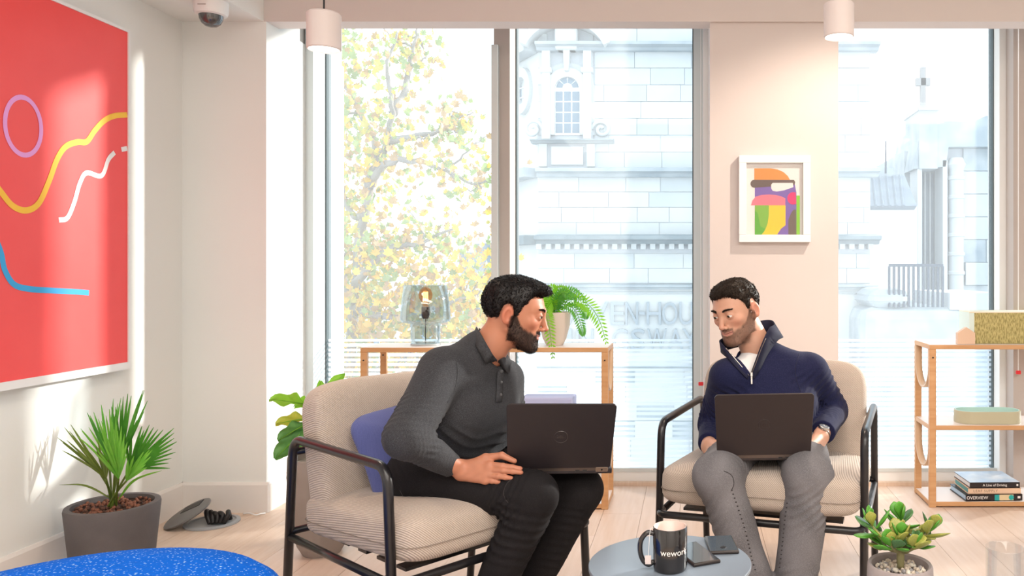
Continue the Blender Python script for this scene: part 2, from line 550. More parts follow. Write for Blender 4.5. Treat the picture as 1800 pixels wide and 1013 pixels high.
aput(MB().box(XL + 0.001, XP + 0.006, y_lo - fr, y_lo, z_bot, z_top), 'frame_side', M['white'])
def ribbon(nm, pts, w, col, closed=False, n=10):
    p = [Vector((q[0], q[1], 0)) for q in (pw(*a) for a in pts)]
    if closed: path = p
    else: path = smooth_path(p, n)
    path = [q for q in path if y_lo + 0.004 < q.x < y_hi - 0.001]
    N = len(path); lo, hi = [], []
    for i, q in enumerate(path):
        a = path[(i - 1) % N] if closed or i else path[0]
        b = path[(i + 1) % N] if closed or i < N - 1 else path[-1]
        t = (b - a).normalized(); nn = Vector((-t.y, t.x, 0)) * w / 2
        lo.append(Vector((XP + 0.0012, (q - nn).x, (q - nn).y))); hi.append(Vector((XP + 0.0012, (q + nn).x, (q + nn).y)))
    if closed: lo.append(lo[0]); hi.append(hi[0])
    o = MB().strip(lo, hi).build(nm, mat('paint_' + nm, col, 0.5), art, fix=False)
    o.location = (-XL, -(y_lo + y_hi) / 2, -z_bot)
    return o
ribbon('yellow_line', [(-60, 262), (-30, 295), (0, 336), (22, 362), (46, 370), (68, 357), (86, 318), (100, 280), (115, 258), (135, 250), (152, 249), (166, 230), (182, 213), (200, 204), (223, 202)], 0.023, (0.92, 0.52, 0.03))
ribbon('white_line', [(103, 387), (118, 383), (130, 356), (140, 322), (152, 304), (178, 309), (190, 281), (201, 268)], 0.020, (0.85, 0.80, 0.80))
ribbon('white_dash', [(213, 263), (218, 262), (223, 261)], 0.020, (0.85, 0.80, 0.80))
ribbon('blue_line', [(-25, 380), (-8, 420), (2, 447), (8, 475), (24, 500), (50, 508), (90, 511), (130, 513), (156, 515)], 0.022, (0.03, 0.36, 0.72))
ring = []
for k in range(48):
    a = 2 * PI * k / 48
    yy, zz = pw(41, 222)
    ring.append((yy + 0.078 * math.cos(a), zz + 0.104 * math.sin(a)))
def ring_ribbon():
    path = [Vector((a, b, 0)) for a, b in ring]
    lo, hi = [], []
    cy, cz = pw(41, 222); c = Vector((cy, cz, 0))
    for q in path + [path[0]]:
        d = (q - c).normalized() * 0.009
        lo.append(Vector((XP + 0.0012, (q - d).x, (q - d).y))); hi.append(Vector((XP + 0.0012, (q + d).x, (q + d).y)))
    o = MB().strip(lo, hi).build('lilac_ring', mat('paint_lilac', (0.80, 0.34, 0.72), 0.5), art, fix=False)
    o.location = (-XL, -(y_lo + y_hi) / 2, -z_bot)
ring_ribbon()

# ---- framed print on the column
YF = YC + 0.02
pr0, pr1 = P(1299, 426, YF - 0.035), P(1425, 273, YF - 0.035)
pt = thing('framed_print', 'white framed abstract print of orange, pink, yellow and purple shapes on the column', 'framed print', ((pr0.x + pr1.x) / 2, YF, pr0.z))
def pput(mb, nm, m, **kw):
    o = mb.build(nm, m, pt, **kw); o.location = (-(pr0.x + pr1.x) / 2, -YF, -pr0.z); return o
bw = 0.036
fx0, fx1, fz0, fz1 = pr0.x, pr1.x, pr0.z, pr1.z
for (a, b, c, d) in ((fx0, fx1, fz1 - bw, fz1), (fx0, fx1, fz0, fz0 + bw), (fx0, fx0 + bw, fz0 + bw, fz1 - bw), (fx1 - bw, fx1, fz0 + bw, fz1 - bw)):
    pput(MB().bevel_box(a, b, YF - 0.037, YF - 0.001, c, d, 0.002), 'frame_bar', M['white'])
pput(MB().box(fx0 + bw - 0.003, fx1 - bw + 0.003, YF - 0.016, YF - 0.002, fz0 + bw - 0.003, fz1 - bw + 0.003), 'paper', mat('print_paper', (0.82, 0.79, 0.77), 0.7))
def blob(nm, pts, col, lift, rnd=0):
    # points in pixels of the print (photograph frame)
    q = [P(a, b, YF - 0.016) for a, b in pts]
    mb = MB()
    n = len(q)
    vv = [Vector((v.x, YF - 0.0162 - lift, v.z)) for v in q]
    mb._add(vv, [tuple(range(n))])
    return pput(mb, nm, mat('ink_' + nm, col, 0.6))
def zc(pts):   # from the enlarged crop to photograph pixels
    return [(1280 + a / 5.0625, 260 + b / 5.065) for a, b in pts]
def arc(cx, cy, rx, ry, a0, a1, n=12):
    return [(cx + rx * math.cos(math.radians(a0 + (a1 - a0) * i / n)), cy + ry * math.sin(math.radians(a0 + (a1 - a0) * i / n))) for i in range(n + 1)]
blob('purple_shape', zc([(237, 350), (590, 310), (607, 400), (607, 773), (237, 773)]), (0.19, 0.11, 0.42), 0.0002)
blob('orange_shape', zc([(232, 290), (232, 183)] + [(380, 183), (440, 193), (490, 215), (530, 250), (552, 290)]), (0.90, 0.28, 0.06), 0.0004)
blob('brown_bar', zc(arc(232, 320, 34, 36, 270, 90, 8)[::1] + [(590, 330), (597, 305), (585, 286)]), (0.13, 0.09, 0.08), 0.0006)
blob('white_oval', zc([(382, 330), (395, 312), (575, 312), (580, 350), (500, 378), (430, 390), (395, 382), (382, 360)]), (0.82, 0.79, 0.77), 0.0008)
blob('pink_shape', zc([(203, 512), (215, 470), (245, 435), (300, 420), (360, 416), (420, 420), (470, 432), (508, 450), (508, 512)]), (0.88, 0.18, 0.25), 0.0008)
blob('yellow_shape', zc([(237, 512), (510, 512), (510, 690), (470, 720), (435, 773), (237, 773)]), (0.90, 0.58, 0.01), 0.0007)
blob('green_shape', zc([(237, 512), (362, 512), (362, 600), (350, 680), (325, 740), (298, 773), (237, 773)]), (0.20, 0.46, 0.03), 0.0009)
blob('dark_green_shape', zc([(237, 560), (262, 580), (275, 640), (285, 700), (330, 720), (298, 773), (237, 773)]), (0.09, 0.40, 0.01), 0.0011)
blob('magenta_circle', zc(arc(578, 450, 52, 55, 70, 290, 14) + [(600, 395), (606, 500)]), (0.80, 0.02, 0.16), 0.0010)
blob('umber_shape', zc([(535, 773), (535, 640), (560, 580), (580, 552), (604, 552), (607, 773)]), (0.14, 0.10, 0.08), 0.0010)
blob('lime_bar', zc([(607, 425), (637, 425), (637, 773), (607, 773)]), (0.24, 0.60, 0.02), 0.0010)
pput(MB().box(fx0 + bw - 0.003, fx1 - bw + 0.003, YF - 0.0275, YF - 0.0255, fz0 + bw - 0.003, fz1 - bw + 0.003), 'glazing', glass_mat('picture_glass', (0.98, 0.98, 0.98), gloss=0.03))

# ---- dome camera on the soffit
c = P(371, 4, 3.57)
dome = thing('dome_camera', 'white ceiling dome security camera with dark glass bubble', 'security camera', (c.x, c.y, ZS))
MB().lathe([(0, 0), (0.069, 0), (0.069, -0.045), (0.064, -0.058), (0.050, -0.062)], 36).build('housing', M['white'], dome, True, 40)
MB().lathe([(0.050, -0.060), (0.047, -0.080), (0.038, -0.098), (0.022, -0.110), (0, -0.114)], 28).build('bubble', mat('smoked_bubble', (0.05, 0.05, 0.055), 0.06, spec=0.8, coat=1.0), dome, True)
MB().box(-0.018, 0.018, -0.0695, -0.0685, -0.034, -0.029).build('maker_plate', mat('grey_print', (0.45, 0.42, 0.40), 0.5), dome)

# ---- pendant spots
def pendant(px, py_bot, wpx, Y, lab, energy):
    s = FOC / Y
    r = wpx / s / 2
    c = P(px, py_bot, Y)
    t = thing('pendant_lamp', lab, 'pendant lamp', (c.x, c.y, c.z), 0, 'white pendant spots under the ceiling')
    h = r * 2.28
    MB().lathe([(r * 0.86, 0.010), (r * 0.93, 0.0), (r, 0.004), (r, h - 0.006), (r - 0.006, h), (0, h)], 36).build('shade', M['pendant'], t, True, 40)
    MB().lathe([(0, 0.008), (r * 0.88, 0.008)], 36).build('diffuser', M['lamp_glow'], t, fix=False)
    MB().lathe([(0.007, h), (0.007, h + 0.012), (0.004, h + 0.014)], 12).build('cord_grip', M['black'], t)
    MB().tube([(0, 0, h), (0, 0, ZC - c.z)], 0.0035, 8).build('cord', M['black'], t)
    MB().lathe([(0, ZC - c.z), (0.05, ZC - c.z), (0.05, ZC - c.z - 0.02), (0, ZC - c.z - 0.022)], 24).build('ceiling_rose', M['white'], t)
    ld = bpy.data.lights.new('pendant_light', 'SPOT')
    ld.energy = energy; ld.spot_size = math.radians(110); ld.spot_blend = 0.7; ld.color = (1.0, 0.80, 0.62); ld.shadow_soft_size = r * 0.8
    lo = bpy.data.objects.new('pendant_light', ld); COL.objects.link(lo)
    lo.parent = t; lo.location = (0, 0, -0.012)
M['pendant'] = mat('pendant_white', (0.76, 0.68, 0.66), 0.55)
M['lamp_glow'] = mat('lamp_glow', (1, 1, 1), 0.5, emis=(1.0, 0.95, 0.88), estr=3.0)
pendant(569.5, 88, 57, 2.9, 'white cylinder pendant lamp hanging before the autumn tree', 22)
pendant(1474.5, 66, 53, 2.9, 'white cylinder pendant lamp hanging beside the print column', 22)

# picture light washing the print: a small ceiling spot
sd = bpy.data.lights.new('ceiling_spot', 'SPOT'); sd.energy = 120; sd.spot_size = math.radians(60); sd.spot_blend = 0.8; sd.color = (1.0, 0.84, 0.70); sd.shadow_soft_size = 0.018
so = bpy.data.objects.new('ceiling_spot', sd); COL.objects.link(so)
so.location = (1.30, 2.90, 2.82)
so.rotation_euler = (Vector((0.42, 3.85, 1.25)) - so.location).to_track_quat('-Z', 'Y').to_euler()
# ---------------------------------------------------------------- outside: street, stone buildings, plane tree
M['stone'] = mat('portland_stone', (0.57, 0.58, 0.58), 0.9, var=(0.49, 0.51, 0.52), vscale=1.2, bump=0.2, bscale=14)
M['stone_b'] = mat('portland_stone_pale', (0.63, 0.625, 0.61), 0.9, var=(0.55, 0.56, 0.56), vscale=1.6, bump=0.2, bscale=14)
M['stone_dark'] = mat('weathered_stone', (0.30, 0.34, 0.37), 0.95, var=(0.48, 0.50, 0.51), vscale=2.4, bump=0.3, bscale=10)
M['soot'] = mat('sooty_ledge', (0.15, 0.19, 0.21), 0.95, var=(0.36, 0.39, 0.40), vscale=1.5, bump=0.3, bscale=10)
M['joint'] = mat('stone_joint', (0.54, 0.55, 0.57), 0.95)
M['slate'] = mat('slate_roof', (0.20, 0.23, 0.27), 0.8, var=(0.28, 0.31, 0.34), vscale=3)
M['far_glass'] = mat('old_window_glass', (0.19, 0.24, 0.29), 0.6, spec=0.2)
M['sash'] = mat('white_sash', (0.80, 0.80, 0.80), 0.6)
M['iron'] = mat('iron_railing', (0.06, 0.075, 0.10), 0.5)
M['street'] = mat('street_asphalt', (0.33, 0.34, 0.35), 0.95, var=(0.40, 0.40, 0.40), vscale=0.6)

ZG = -7.0
gr = MB().box(-60, 70, 5.2, 90, ZG - 0.3, ZG).build('ground', M['street']); gr['kind'] = 'structure'

YT = 14.0
def q(px, py, Y=YT): return P(px, py, Y)
tower = thing('stone_office_building', 'pale stone corner building with arched window and carved lettering across the street', 'building', (q(1200, 475).x, YT, ZG))
def tput(mb, nm, m, parent=tower, **kw):
    o = mb.build(nm, m, parent, **kw)
    if parent is tower: o.location = (-tower.location.x, -tower.location.y, -tower.location.z)
    return o
bx0, bx1 = q(945, 0).x, q(1530, 0).x
def zt(py, Y=YT): return EYE - (py - VY) * Y / FOC
tput(MB().box(bx0, bx1, YT + 0.02, YT + 6, ZG, zt(130)), 'wall_core', M['joint'])
tput(MB().box(bx0, q(1400, 0).x, YT + 0.02, YT + 6, zt(130), zt(-60)), 'upper_core', M['joint'])
# chamfered bay on the left, turning away
lx = q(872, 0).x
Mch = Matrix(((1, 0, 0, 0), (0, 1, 0, 0), (0, 0, 1, 0), (0, 0, 0, 1)))
ch = MB()
for z0, z1 in ((ZG, zt(300)), (zt(300), zt(-60))):
    ch._add([(bx0, YT + 0.03, z0), (lx, YT + 1.1, z0), (lx, YT + 6, z0), (bx0, YT + 6, z0), (bx0, YT + 0.03, z1), (lx, YT + 1.1, z1), (lx, YT + 6, z1), (bx0, YT + 6, z1)],
            [(0, 1, 5, 4), (1, 2, 6, 5), (2, 3, 7, 6), (4, 5, 6, 7), (0, 3, 2, 1), (3, 0, 4, 7)])
tput(ch, 'chamfer_wall', M['stone_b'])
random.seed(11)
wx0, wx1, wz0, wz1 = q(955, 0).x, q(1045, 0).x, zt(245), zt(60)
def rows(py0, py1, n, x0, x1, skip=None, wmin=0.55, wmax=1.15):
    z_hi, z_lo = zt(py0), zt(py1)
    h = (z_hi - z_lo) / n
    for r in range(n):
        zz0, zz1 = z_lo + r * h, z_lo + (r + 1) * h
        x = x0 - random.uniform(0, 0.4)
        while x < x1:
            L = random.uniform(wmin, wmax)
            a, b = max(x, x0), min(x + L, x1)
            x += L
            if b - a < 0.08: continue
            if skip and zz1 > skip[2] and zz0 < skip[3]:
                if a >= skip[0] and b <= skip[1]: continue
                if a < skip[0] < b: b = skip[0]
                elif a < skip[1] < b: a = skip[1]
                if b - a < 0.08: continue
            pr = random.uniform(-0.006, 0.006)
            tput(MB().box(a + 0.004, b - 0.004, YT + pr, YT + 0.1, zz0 + 0.004, zz1 - 0.004), 'stone_block', random.choice((M['stone'], M['stone_b'], M['stone_b'])))
rows(90, 297, 7, bx0, bx1 - 0.0, (wx0, wx1, wz0 - 0.55, wz1 + 1))
rows(-60, 76, 4, bx0, q(1400, 0).x, (wx0, wx1, wz0, wz1 + 2))
rows(311, 418, 4, bx0, bx1)
rows(446, 498, 2, bx0, bx1)
tput(MB().box(bx0, bx1, YT - 0.01, YT + 0.1, zt(642), zt(500)), 'lettering_panel', M['stone_b'])
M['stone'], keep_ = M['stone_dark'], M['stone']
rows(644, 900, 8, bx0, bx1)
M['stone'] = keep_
# ledges and cornices
def ledge(py, hpx, out, m='stone', x0=None, x1=None, nm='ledge', Y=YT, root=None):
    z1 = zt(py); z0 = zt(py + hpx)
    a, b = (x0 if x0 is not None else bx0), (x1 if x1 is not None else bx1 + 0.12)
    prof = [(0.1, z0), (-out * 0.45, z0), (-out * 0.55, z0 + (z1 - z0) * 0.35), (-out, z0 + (z1 - z0) * 0.5), (-out, z1 - 0.02), (0.1, z1 + 0.03)]
    mb = MB(); k = len(prof)
    vv = [(a, Y + o, z) for o, z in prof] + [(b, Y + o, z) for o, z in prof]
    mb._add(vv, [tuple(range(k)), tuple(range(2 * k - 1, k - 1, -1))] + [(i, (i + 1) % k, k + (i + 1) % k, k + i) for i in range(k)])
    return tput(mb, nm, M[m])
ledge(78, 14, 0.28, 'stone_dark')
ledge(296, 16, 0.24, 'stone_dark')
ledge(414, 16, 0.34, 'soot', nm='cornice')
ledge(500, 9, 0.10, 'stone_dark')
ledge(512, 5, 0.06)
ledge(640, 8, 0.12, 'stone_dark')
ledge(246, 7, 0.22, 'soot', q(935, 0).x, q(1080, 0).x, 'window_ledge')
dsrc = MB().box(-0.045, 0.045, -0.16, 0.1, -0.045, 0.045).build('dentil', M['stone_b'], tower)
k = 0
xx = bx0 + 0.05
while xx < bx1 + 0.05:
    mw = Matrix.Translation((xx - tower.location.x, 0, zt(434) - ZG))
    if k == 0: dsrc.matrix_local = mw
    else: add_copy('dentil', dsrc, tower, mw)
    k += 1; xx += 0.165
# chamfer side ledges (receding)
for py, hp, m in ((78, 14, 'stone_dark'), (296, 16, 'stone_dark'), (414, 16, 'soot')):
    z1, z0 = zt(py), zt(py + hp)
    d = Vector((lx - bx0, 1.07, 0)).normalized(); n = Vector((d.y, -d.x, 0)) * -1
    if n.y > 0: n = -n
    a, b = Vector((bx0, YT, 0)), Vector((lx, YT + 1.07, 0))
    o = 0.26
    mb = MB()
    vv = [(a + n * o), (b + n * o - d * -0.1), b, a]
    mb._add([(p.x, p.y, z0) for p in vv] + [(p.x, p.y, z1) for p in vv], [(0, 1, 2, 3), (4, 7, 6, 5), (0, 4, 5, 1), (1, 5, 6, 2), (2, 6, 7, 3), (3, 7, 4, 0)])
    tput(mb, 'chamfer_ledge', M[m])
# arched window with surround
cx = q(997.5, 0).x
whw = 0.22
za, zb = zt(238), zt(158)
def arch_outline(hw, z_lo, z_spring, n=16):
    return [(-hw, z_lo)] + [(-hw * math.cos(PI * i / n), z_spring + hw * math.sin(PI * i / n)) for i in range(n + 1)] + [(hw, z_lo)]
def arch_band(hw_in, hw_out, z_lo, z_spring, y0, y1, n=16):
    A = [(cx + u, v) for u, v in arch_outline(hw_in, z_lo, z_spring, n)]
    B = [(cx + u, v) for u, v in arch_outline(hw_out, z_lo, z_spring, n)]
    mb = MB(); k = len(A)
    vv = [(u, y0, v) for u, v in A] + [(u, y0, v) for u, v in B] + [(u, y1, v) for u, v in A] + [(u, y1, v) for u, v in B]
    ff = []
    for i in range(k - 1):
        ff += [(i, i + 1, k + i + 1, k + i), (2 * k + i, 3 * k + i, 3 * k + i + 1, 2 * k + i + 1), (i, 2 * k + i, 2 * k + i + 1, i + 1), (k + i, k + i + 1, 3 * k + i + 1, 3 * k + i)]
    mb._add(vv, ff)
    return mb
tput(MB().box(cx - 0.45, cx - 0.36, YT - 0.02, YT + 0.2, za - 0.1, zt(60)).box(cx + 0.36, cx + 0.45, YT - 0.02, YT + 0.2, za - 0.1, zt(60)), 'surround_backing', M['stone'])
tput(arch_band(whw, whw + 0.16, za, zb, YT - 0.05, YT + 0.25), 'window_surround', M['stone_b'])
tput(arch_band(whw + 0.16, whw + 0.26, za, zb, YT - 0.01, YT + 0.2), 'window_surround', M['stone'])
gl = tput(MB().prism([(cx + u, v) for u, v in arch_outline(whw, za, zb)], Matrix(((1, 0, 0, 0), (0, 0, 1, 0), (0, 1, 0, 0), (0, 0, 0, 1))) @ Matrix.Translation((0, 0, YT + 0.0)), 0.03), 'arched_window', M['sash'])
pz = [za + 0.03 + i * (zb - za - 0.05) / 4 for i in range(5)]
pwid = 2 * whw / 3
for r in range(4):
    for c_ in range(3):
        x0 = cx - whw + c_ * pwid + 0.014; x1 = x0 + pwid - 0.026
        o = MB().box(x0, x1, YT - 0.010, YT + 0.002, pz[r] + 0.012, pz[r + 1] - 0.012).build('pane', M['far_glass'], gl)
for i in range(4):
    a0, a1 = PI * i / 4 + 0.06, PI * (i + 1) / 4 - 0.06
    pol = [(cx + 0.09 * math.cos(a0 + (a1 - a0) * t), zb + 0.03 + 0.09 * math.sin(a0 + (a1 - a0) * t)) for t in (0, .5, 1)] + [(cx + 0.195 * math.cos(a0 + (a1 - a0) * t), zb + 0.03 + 0.185 * math.sin(a0 + (a1 - a0) * t)) for t in (1, .5, 0)]
    MB().prism(pol, Matrix(((1, 0, 0, 0), (0, 0, 1, 0), (0, 1, 0, 0), (0, 0, 0, 1))) @ Matrix.Translation((0, 0, YT - 0.010)), 0.012).build('pane', M['far_glass'], gl)
tput(MB().prism([(cx - 0.06, zt(88)), (cx + 0.06, zt(88)), (cx + 0.035, zt(127)), (cx - 0.035, zt(127))], Matrix(((1, 0, 0, 0), (0, 0, 1, 0), (0, 1, 0, 0), (0, 0, 0, 1))) @ Matrix.Translation((0, 0, YT - 0.14)), 0.2), 'keystone', M['stone_b'])
for s in (-1, 1):
    tput(MB().box(cx + s * 0.36 - 0.07, cx + s * 0.36 + 0.07, YT - 0.12, YT + 0.1, za - 0.08, zt(90)).box(cx + s * 0.36 - 0.10, cx + s * 0.36 + 0.10, YT - 0.15, YT + 0.1, zt(130), zt(122)), 'pilaster', M['stone_b'])
    v = []
    for i in range(22):
        a = i * 0.42; r = 0.17 * (1 - i / 26)
        v.append((cx + s * (0.60 - r * math.cos(a)), YT - 0.03, za + 0.05 + r * math.sin(a) + 0.05))
    tput(MB().tube(v, 0.035, 6), 'scroll', M['stone'], smooth=True)
    tput(MB().box(cx + s * 0.42 - 0.07, cx + s * 0.42 + 0.07, YT - 0.08, YT + 0.1, zt(294), zt(254)), 'pedestal', M['stone'])
tput(MB().box(cx - 0.28, cx + 0.28, YT - 0.03, YT + 0.1, zt(290), zt(258)), 'apron_panel', M['stone_b'])
# segmental pediment above
pv = [(cx + 0.72 * math.cos(a), zt(86) - 0.25 + 0.62 * math.sin(a)) for a in [math.radians(22 + 136 * i / 20) for i in range(21)]]
po = [(cx + 0.84 * math.cos(a), zt(86) - 0.25 + 0.74 * math.sin(a)) for a in [math.radians(22 + 136 * i / 20) for i in range(21)]]
tput(MB().prism(pv + po[::-1], Matrix(((1, 0, 0, 0), (0, 0, 1, 0), (0, 1, 0, 0), (0, 0, 0, 1))) @ Matrix.Translation((0, 0, YT - 0.34)), 0.4), 'pediment_arch', M['stone_b'])
tput(MB().bevel_box(cx - 0.2, cx + 0.2, YT - 0.2, YT + 0.1, zt(92), zt(52), 0.05), 'cartouche', M['stone_b'])
# oval window on the chamfer
ov = q(927, 162, YT + 0.55)
om = Matrix.Translation(ov) @ Matrix.Rotation(math.radians(-48) + PI, 4, 'Z') @ Matrix.Rotation(PI / 2, 4, 'X')
el = lambda rx, rz: [(rx * math.cos(2 * PI * i / 24), rz * math.sin(2 * PI * i / 24)) for i in range(24)]
def ering(r0, r1, k, t, nm, m):
    a, b = el(r0, r0 * k), el(r1, r1 * k)
    mb = MB(); n = 24
    vv = [om @ Vector((u, v, 0)) for u, v in a] + [om @ Vector((u, v, 0)) for u, v in b] + [om @ Vector((u, v, t)) for u, v in a] + [om @ Vector((u, v, t)) for u, v in b]
    ff = []
    for i in range(n):
        j = (i + 1) % n
        ff += [(i, j, n + j, n + i), (2 * n + i, 2 * n + j, 3 * n + j, 3 * n + i), (i, 2 * n + i, 2 * n + j, j), (n + i, n + j, 3 * n + j, 3 * n + i)]
    mb._add(vv, ff); return tput(mb, nm, m)
ering(0.20, 0.34, 1.25, -0.16, 'oval_surround', M['stone'])
ering(0.20, 0.34, 1.25, 0.16, 'oval_surround', M['stone'])
og = tput(MB().prism(el(0.21, 0.26), om, 0.03), 'oval_window', M['far_glass'])
og2 = tput(MB().prism(el(0.21, 0.26), om, -0.03), 'oval_window_back', M['far_glass'])
tput(MB().box(-0.012, 0.012, -0.26, 0.26, -0.05, 0.05, om).box(-0.21, 0.21, -0.10, -0.08, -0.05, 0.05, om).box(-0.21, 0.21, 0.08, 0.10, -0.05, 0.05, om), 'oval_bars', M['sash'])
# carved lettering
Mtxt = Matrix.Translation((q(1127, 551, YT - 0.03).x, YT - 0.055, zt(551) - 0.015)) @ Matrix.Rotation(PI / 2, 4, 'X')
def carved(body, px0, px1, py, hpx, nm):
    o = text_mesh(nm, body, 0.58, 0.055, M['carve'], tower, Matrix.Identity(4))
    me = o.data
    xs = [v.co.x for v in me.vertices]; ys = [v.co.y for v in me.vertices]
    a, b = q(px0, 0).x, q(px1, 0).x
    sx = (b - a) / (max(xs) - min(xs)); sy = (hpx * YT / FOC) / (max(ys) - min(ys))
    mnx, mny = min(xs), min(ys)
    for v in me.vertices:
        x, y, z = v.co
        v.co = (a + (x - mnx) * sx - tower.location.x, -0.02 - z, zt(py + hpx) + (y - mny) * sy - ZG)
    return o
M['carve'] = mat('carved_letter_stone', (0.34, 0.37, 0.40), 0.9)
for ch_, a, b in (('C', 928, 956), ('R', 962, 990), ('A', 998, 1030), ('V', 1032, 1070), ('E', 1074, 1098), ('N', 1100, 1122), ('-', 1124, 1134), ('H', 1137, 1162), ('O', 1164, 1191), ('U', 1194, 1218), ('S', 1224, 1244), ('E', 1250, 1274)):
    if ch_ == '-': carved(ch_, a, b, 548, 5, 'carved_letter')
    else: carved(ch_, a, b, 531, 40, 'carved_letter')
for ch_, a, b in (('K', 960, 990), ('I', 998, 1006), ('N', 1014, 1044), ('G', 1076, 1104), ('S', 1109, 1134), ('W', 1138, 1172), ('A', 1174, 1202), ('Y', 1200, 1226)):
    carved(ch_, a, b, 578, 38, 'carved_letter')
tput(MB().box(q(1475, 0).x - 1, q(1508, 0).x, YT + 0.6, YT + 2, zt(130), zt(102)), 'roof_block', M['stone_dark'])

# the church-like building with the stone cross
YH = 18.0
def h(px, py, Y=YH): return P(px, py, Y)
church = thing('stone_church', 'grey stone church gable with a cross and tall louvred opening', 'building', (h(1680, 0).x, YH, ZG))
def cput(mb, nm, m, **kw):
    o = mb.build(nm, m, church, **kw); o.location = -church.location; return o
def hb(px0, px1, py0, py1, d0, d1, nm, m, bev=0.0):
    a, b = h(px0, py1), h(px1, py0)
    mb = MB().bevel_box(a.x, b.x, YH - d0, YH + d1, a.z, b.z, bev) if bev else MB().box(a.x, b.x, YH - d0, YH + d1, a.z, b.z)
    return cput(mb, nm, m)
hb(1656, 1900, 225, 1100, 0.0, 5, 'wall_core', M['joint'])
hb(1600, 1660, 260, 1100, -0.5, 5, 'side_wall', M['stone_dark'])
a, b = h(1596, 0).x, h(1760, 0).x
cput(MB().prism([(h(1600, 0).x, h(0, 300).z), (h(1612, 0).x, h(0, 225).z), (h(1640, 0).x, h(0, 217).z), (h(1700, 0).x, h(0, 219).z), (h(1725, 0).x, h(0, 208).z), (h(1900, 0).x, h(0, 205).z), (h(1900, 0).x, h(0, 260).z), (h(1660, 0).x, h(0, 262).z), (h(1655, 0).x, h(0, 296).z)], Matrix(((1, 0, 0, 0), (0, 0, 1, 0), (0, 1, 0, 0), (0, 0, 0, 1))) @ Matrix.Translation((0, 0, YH - 0.3)), 2.0), 'parapet', M['stone_dark'])
hb(1608, 1640, 198, 300, 0.35, 0.8, 'gable_pier', M['stone_dark'])
hb(1605, 1643, 193, 200, 0.42, 0.9, 'pier_cap', M['stone_dark'])
cross = thing('stone_cross', 'pale stone cross standing on the church gable', 'cross', (h(1622, 193).x, YH, h(0, 193).z))
cz = h(0, 193).z
M['cross'] = mat('cross_stone', (0.30, 0.28, 0.27), 0.9)
MB().lathe([(0.14, 0), (0.10, 0.05), (0.05, 0.10)], 8).build('foot', M['stone_dark'], cross)
MB().box(-0.055, 0.055, -0.06, 0.06, 0.05, h(0, 119).z - cz).build('upright', M['cross'], cross)
MB().box(-0.16, 0.16, -0.06, 0.06, h(0, 151).z - cz, h(0, 138).z - cz).build('crossbar', M['cross'], cross)
hb(1606, 1614, 300, 900, 0.3, 0.3, 'door_jamb', M['stone'])
hb(1650, 1658, 285, 900, 0.3, 0.3, 'door_jamb', M['stone'])
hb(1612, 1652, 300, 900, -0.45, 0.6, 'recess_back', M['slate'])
for px in (1624, 1633, 1642):
    hb(px, px + 2.5, 300, 900, -0.35, 0.36, 'louvre_bar', M['stone'])
mb = MB()
cc = h(1677, 0).x
zz = [h(0, y).z for y in (900, 300, 292, 280)]
r0 = 12.5 * YH / FOC
prof = [(r0, zz[0])]
for py in range(480, 300, -33):
    z = h(0, py).z
    prof += [(r0, z - 0.05), (r0 * 1.16, z - 0.03), (r0 * 1.16, z + 0.03), (r0, z + 0.05)]
prof += [(r0, zz[1]), (r0 * 1.3, zz[2]), (r0 * 0.9, zz[3])]
cput(MB().lathe(prof, 18, (cc, YH - 0.15, 0)), 'ringed_column', M['stone'], smooth=True, autosmooth=35)
random.seed(5)
for r in range(14):
    y0 = 262 + r * 40; x = 1694 - random.uniform(0, 8)
    while x < 1850:
        w_ = random.uniform(36, 62)
        d0 = random.choice((0.06, 0.06, 0.10, 0.22 if r in (3, 5) else 0.08))
        hb(max(x, 1692), x + w_ - 1, y0, y0 + 39, d0, 0.1, 'stone_block', random.choice((M['stone'], M['stone_dark'], M['stone'])))
        x += w_
# slate roof and white wall between the two
YR = 16.0
mid = thing('slate_roofed_house', 'low white house with slate roof between the stone building and the church', 'building', (P(1565, 0, YR).x, YR, ZG))
def mput(mb, nm, m):
    o = mb.build(nm, m, mid); o.location = -mid.location; return o
def pr(px, py, Y=YR): return P(px, py, Y)
mput(MB().box(pr(1512, 0).x, pr(1612, 0).x, YR, YR + 3, ZG, pr(0, 362).z), 'wall', M['white'])
v = [pr(1512, 362, YR - 0.2), pr(1612, 362, YR - 0.2), pr(1590, 308, YR + 1.4), pr(1514, 308, YR + 1.4)]
mb = MB(); mb._add([*v, *[w_ + Vector((0, 0.3, -0.1)) for w_ in v]], [(0, 1, 2, 3), (7, 6, 5, 4), (0, 4, 5, 1), (1, 5, 6, 2), (2, 6, 7, 3), (3, 7, 4, 0)])
mput(mb, 'roof', M['slate'])
for px in (1540, 1552, 1564, 1576, 1588):
    a, b = pr(px, 362, YR - 0.22), pr(px - 6, 308, YR + 1.38)
    mput(MB().tube([a, b], 0.03, 5), 'roof_seam', M['slate'])
mput(MB().box(pr(1530, 0).x, pr(1600, 0).x, YR + 1.3, YR + 2.2, pr(0, 308).z, pr(0, 280).z), 'roof_lantern', M['stone_dark'])
mput(MB().tube([pr(1557, 305, YR + 1.3), pr(1557, 248, YR + 1.3)], 0.02, 6), 'aerial', M['iron'])
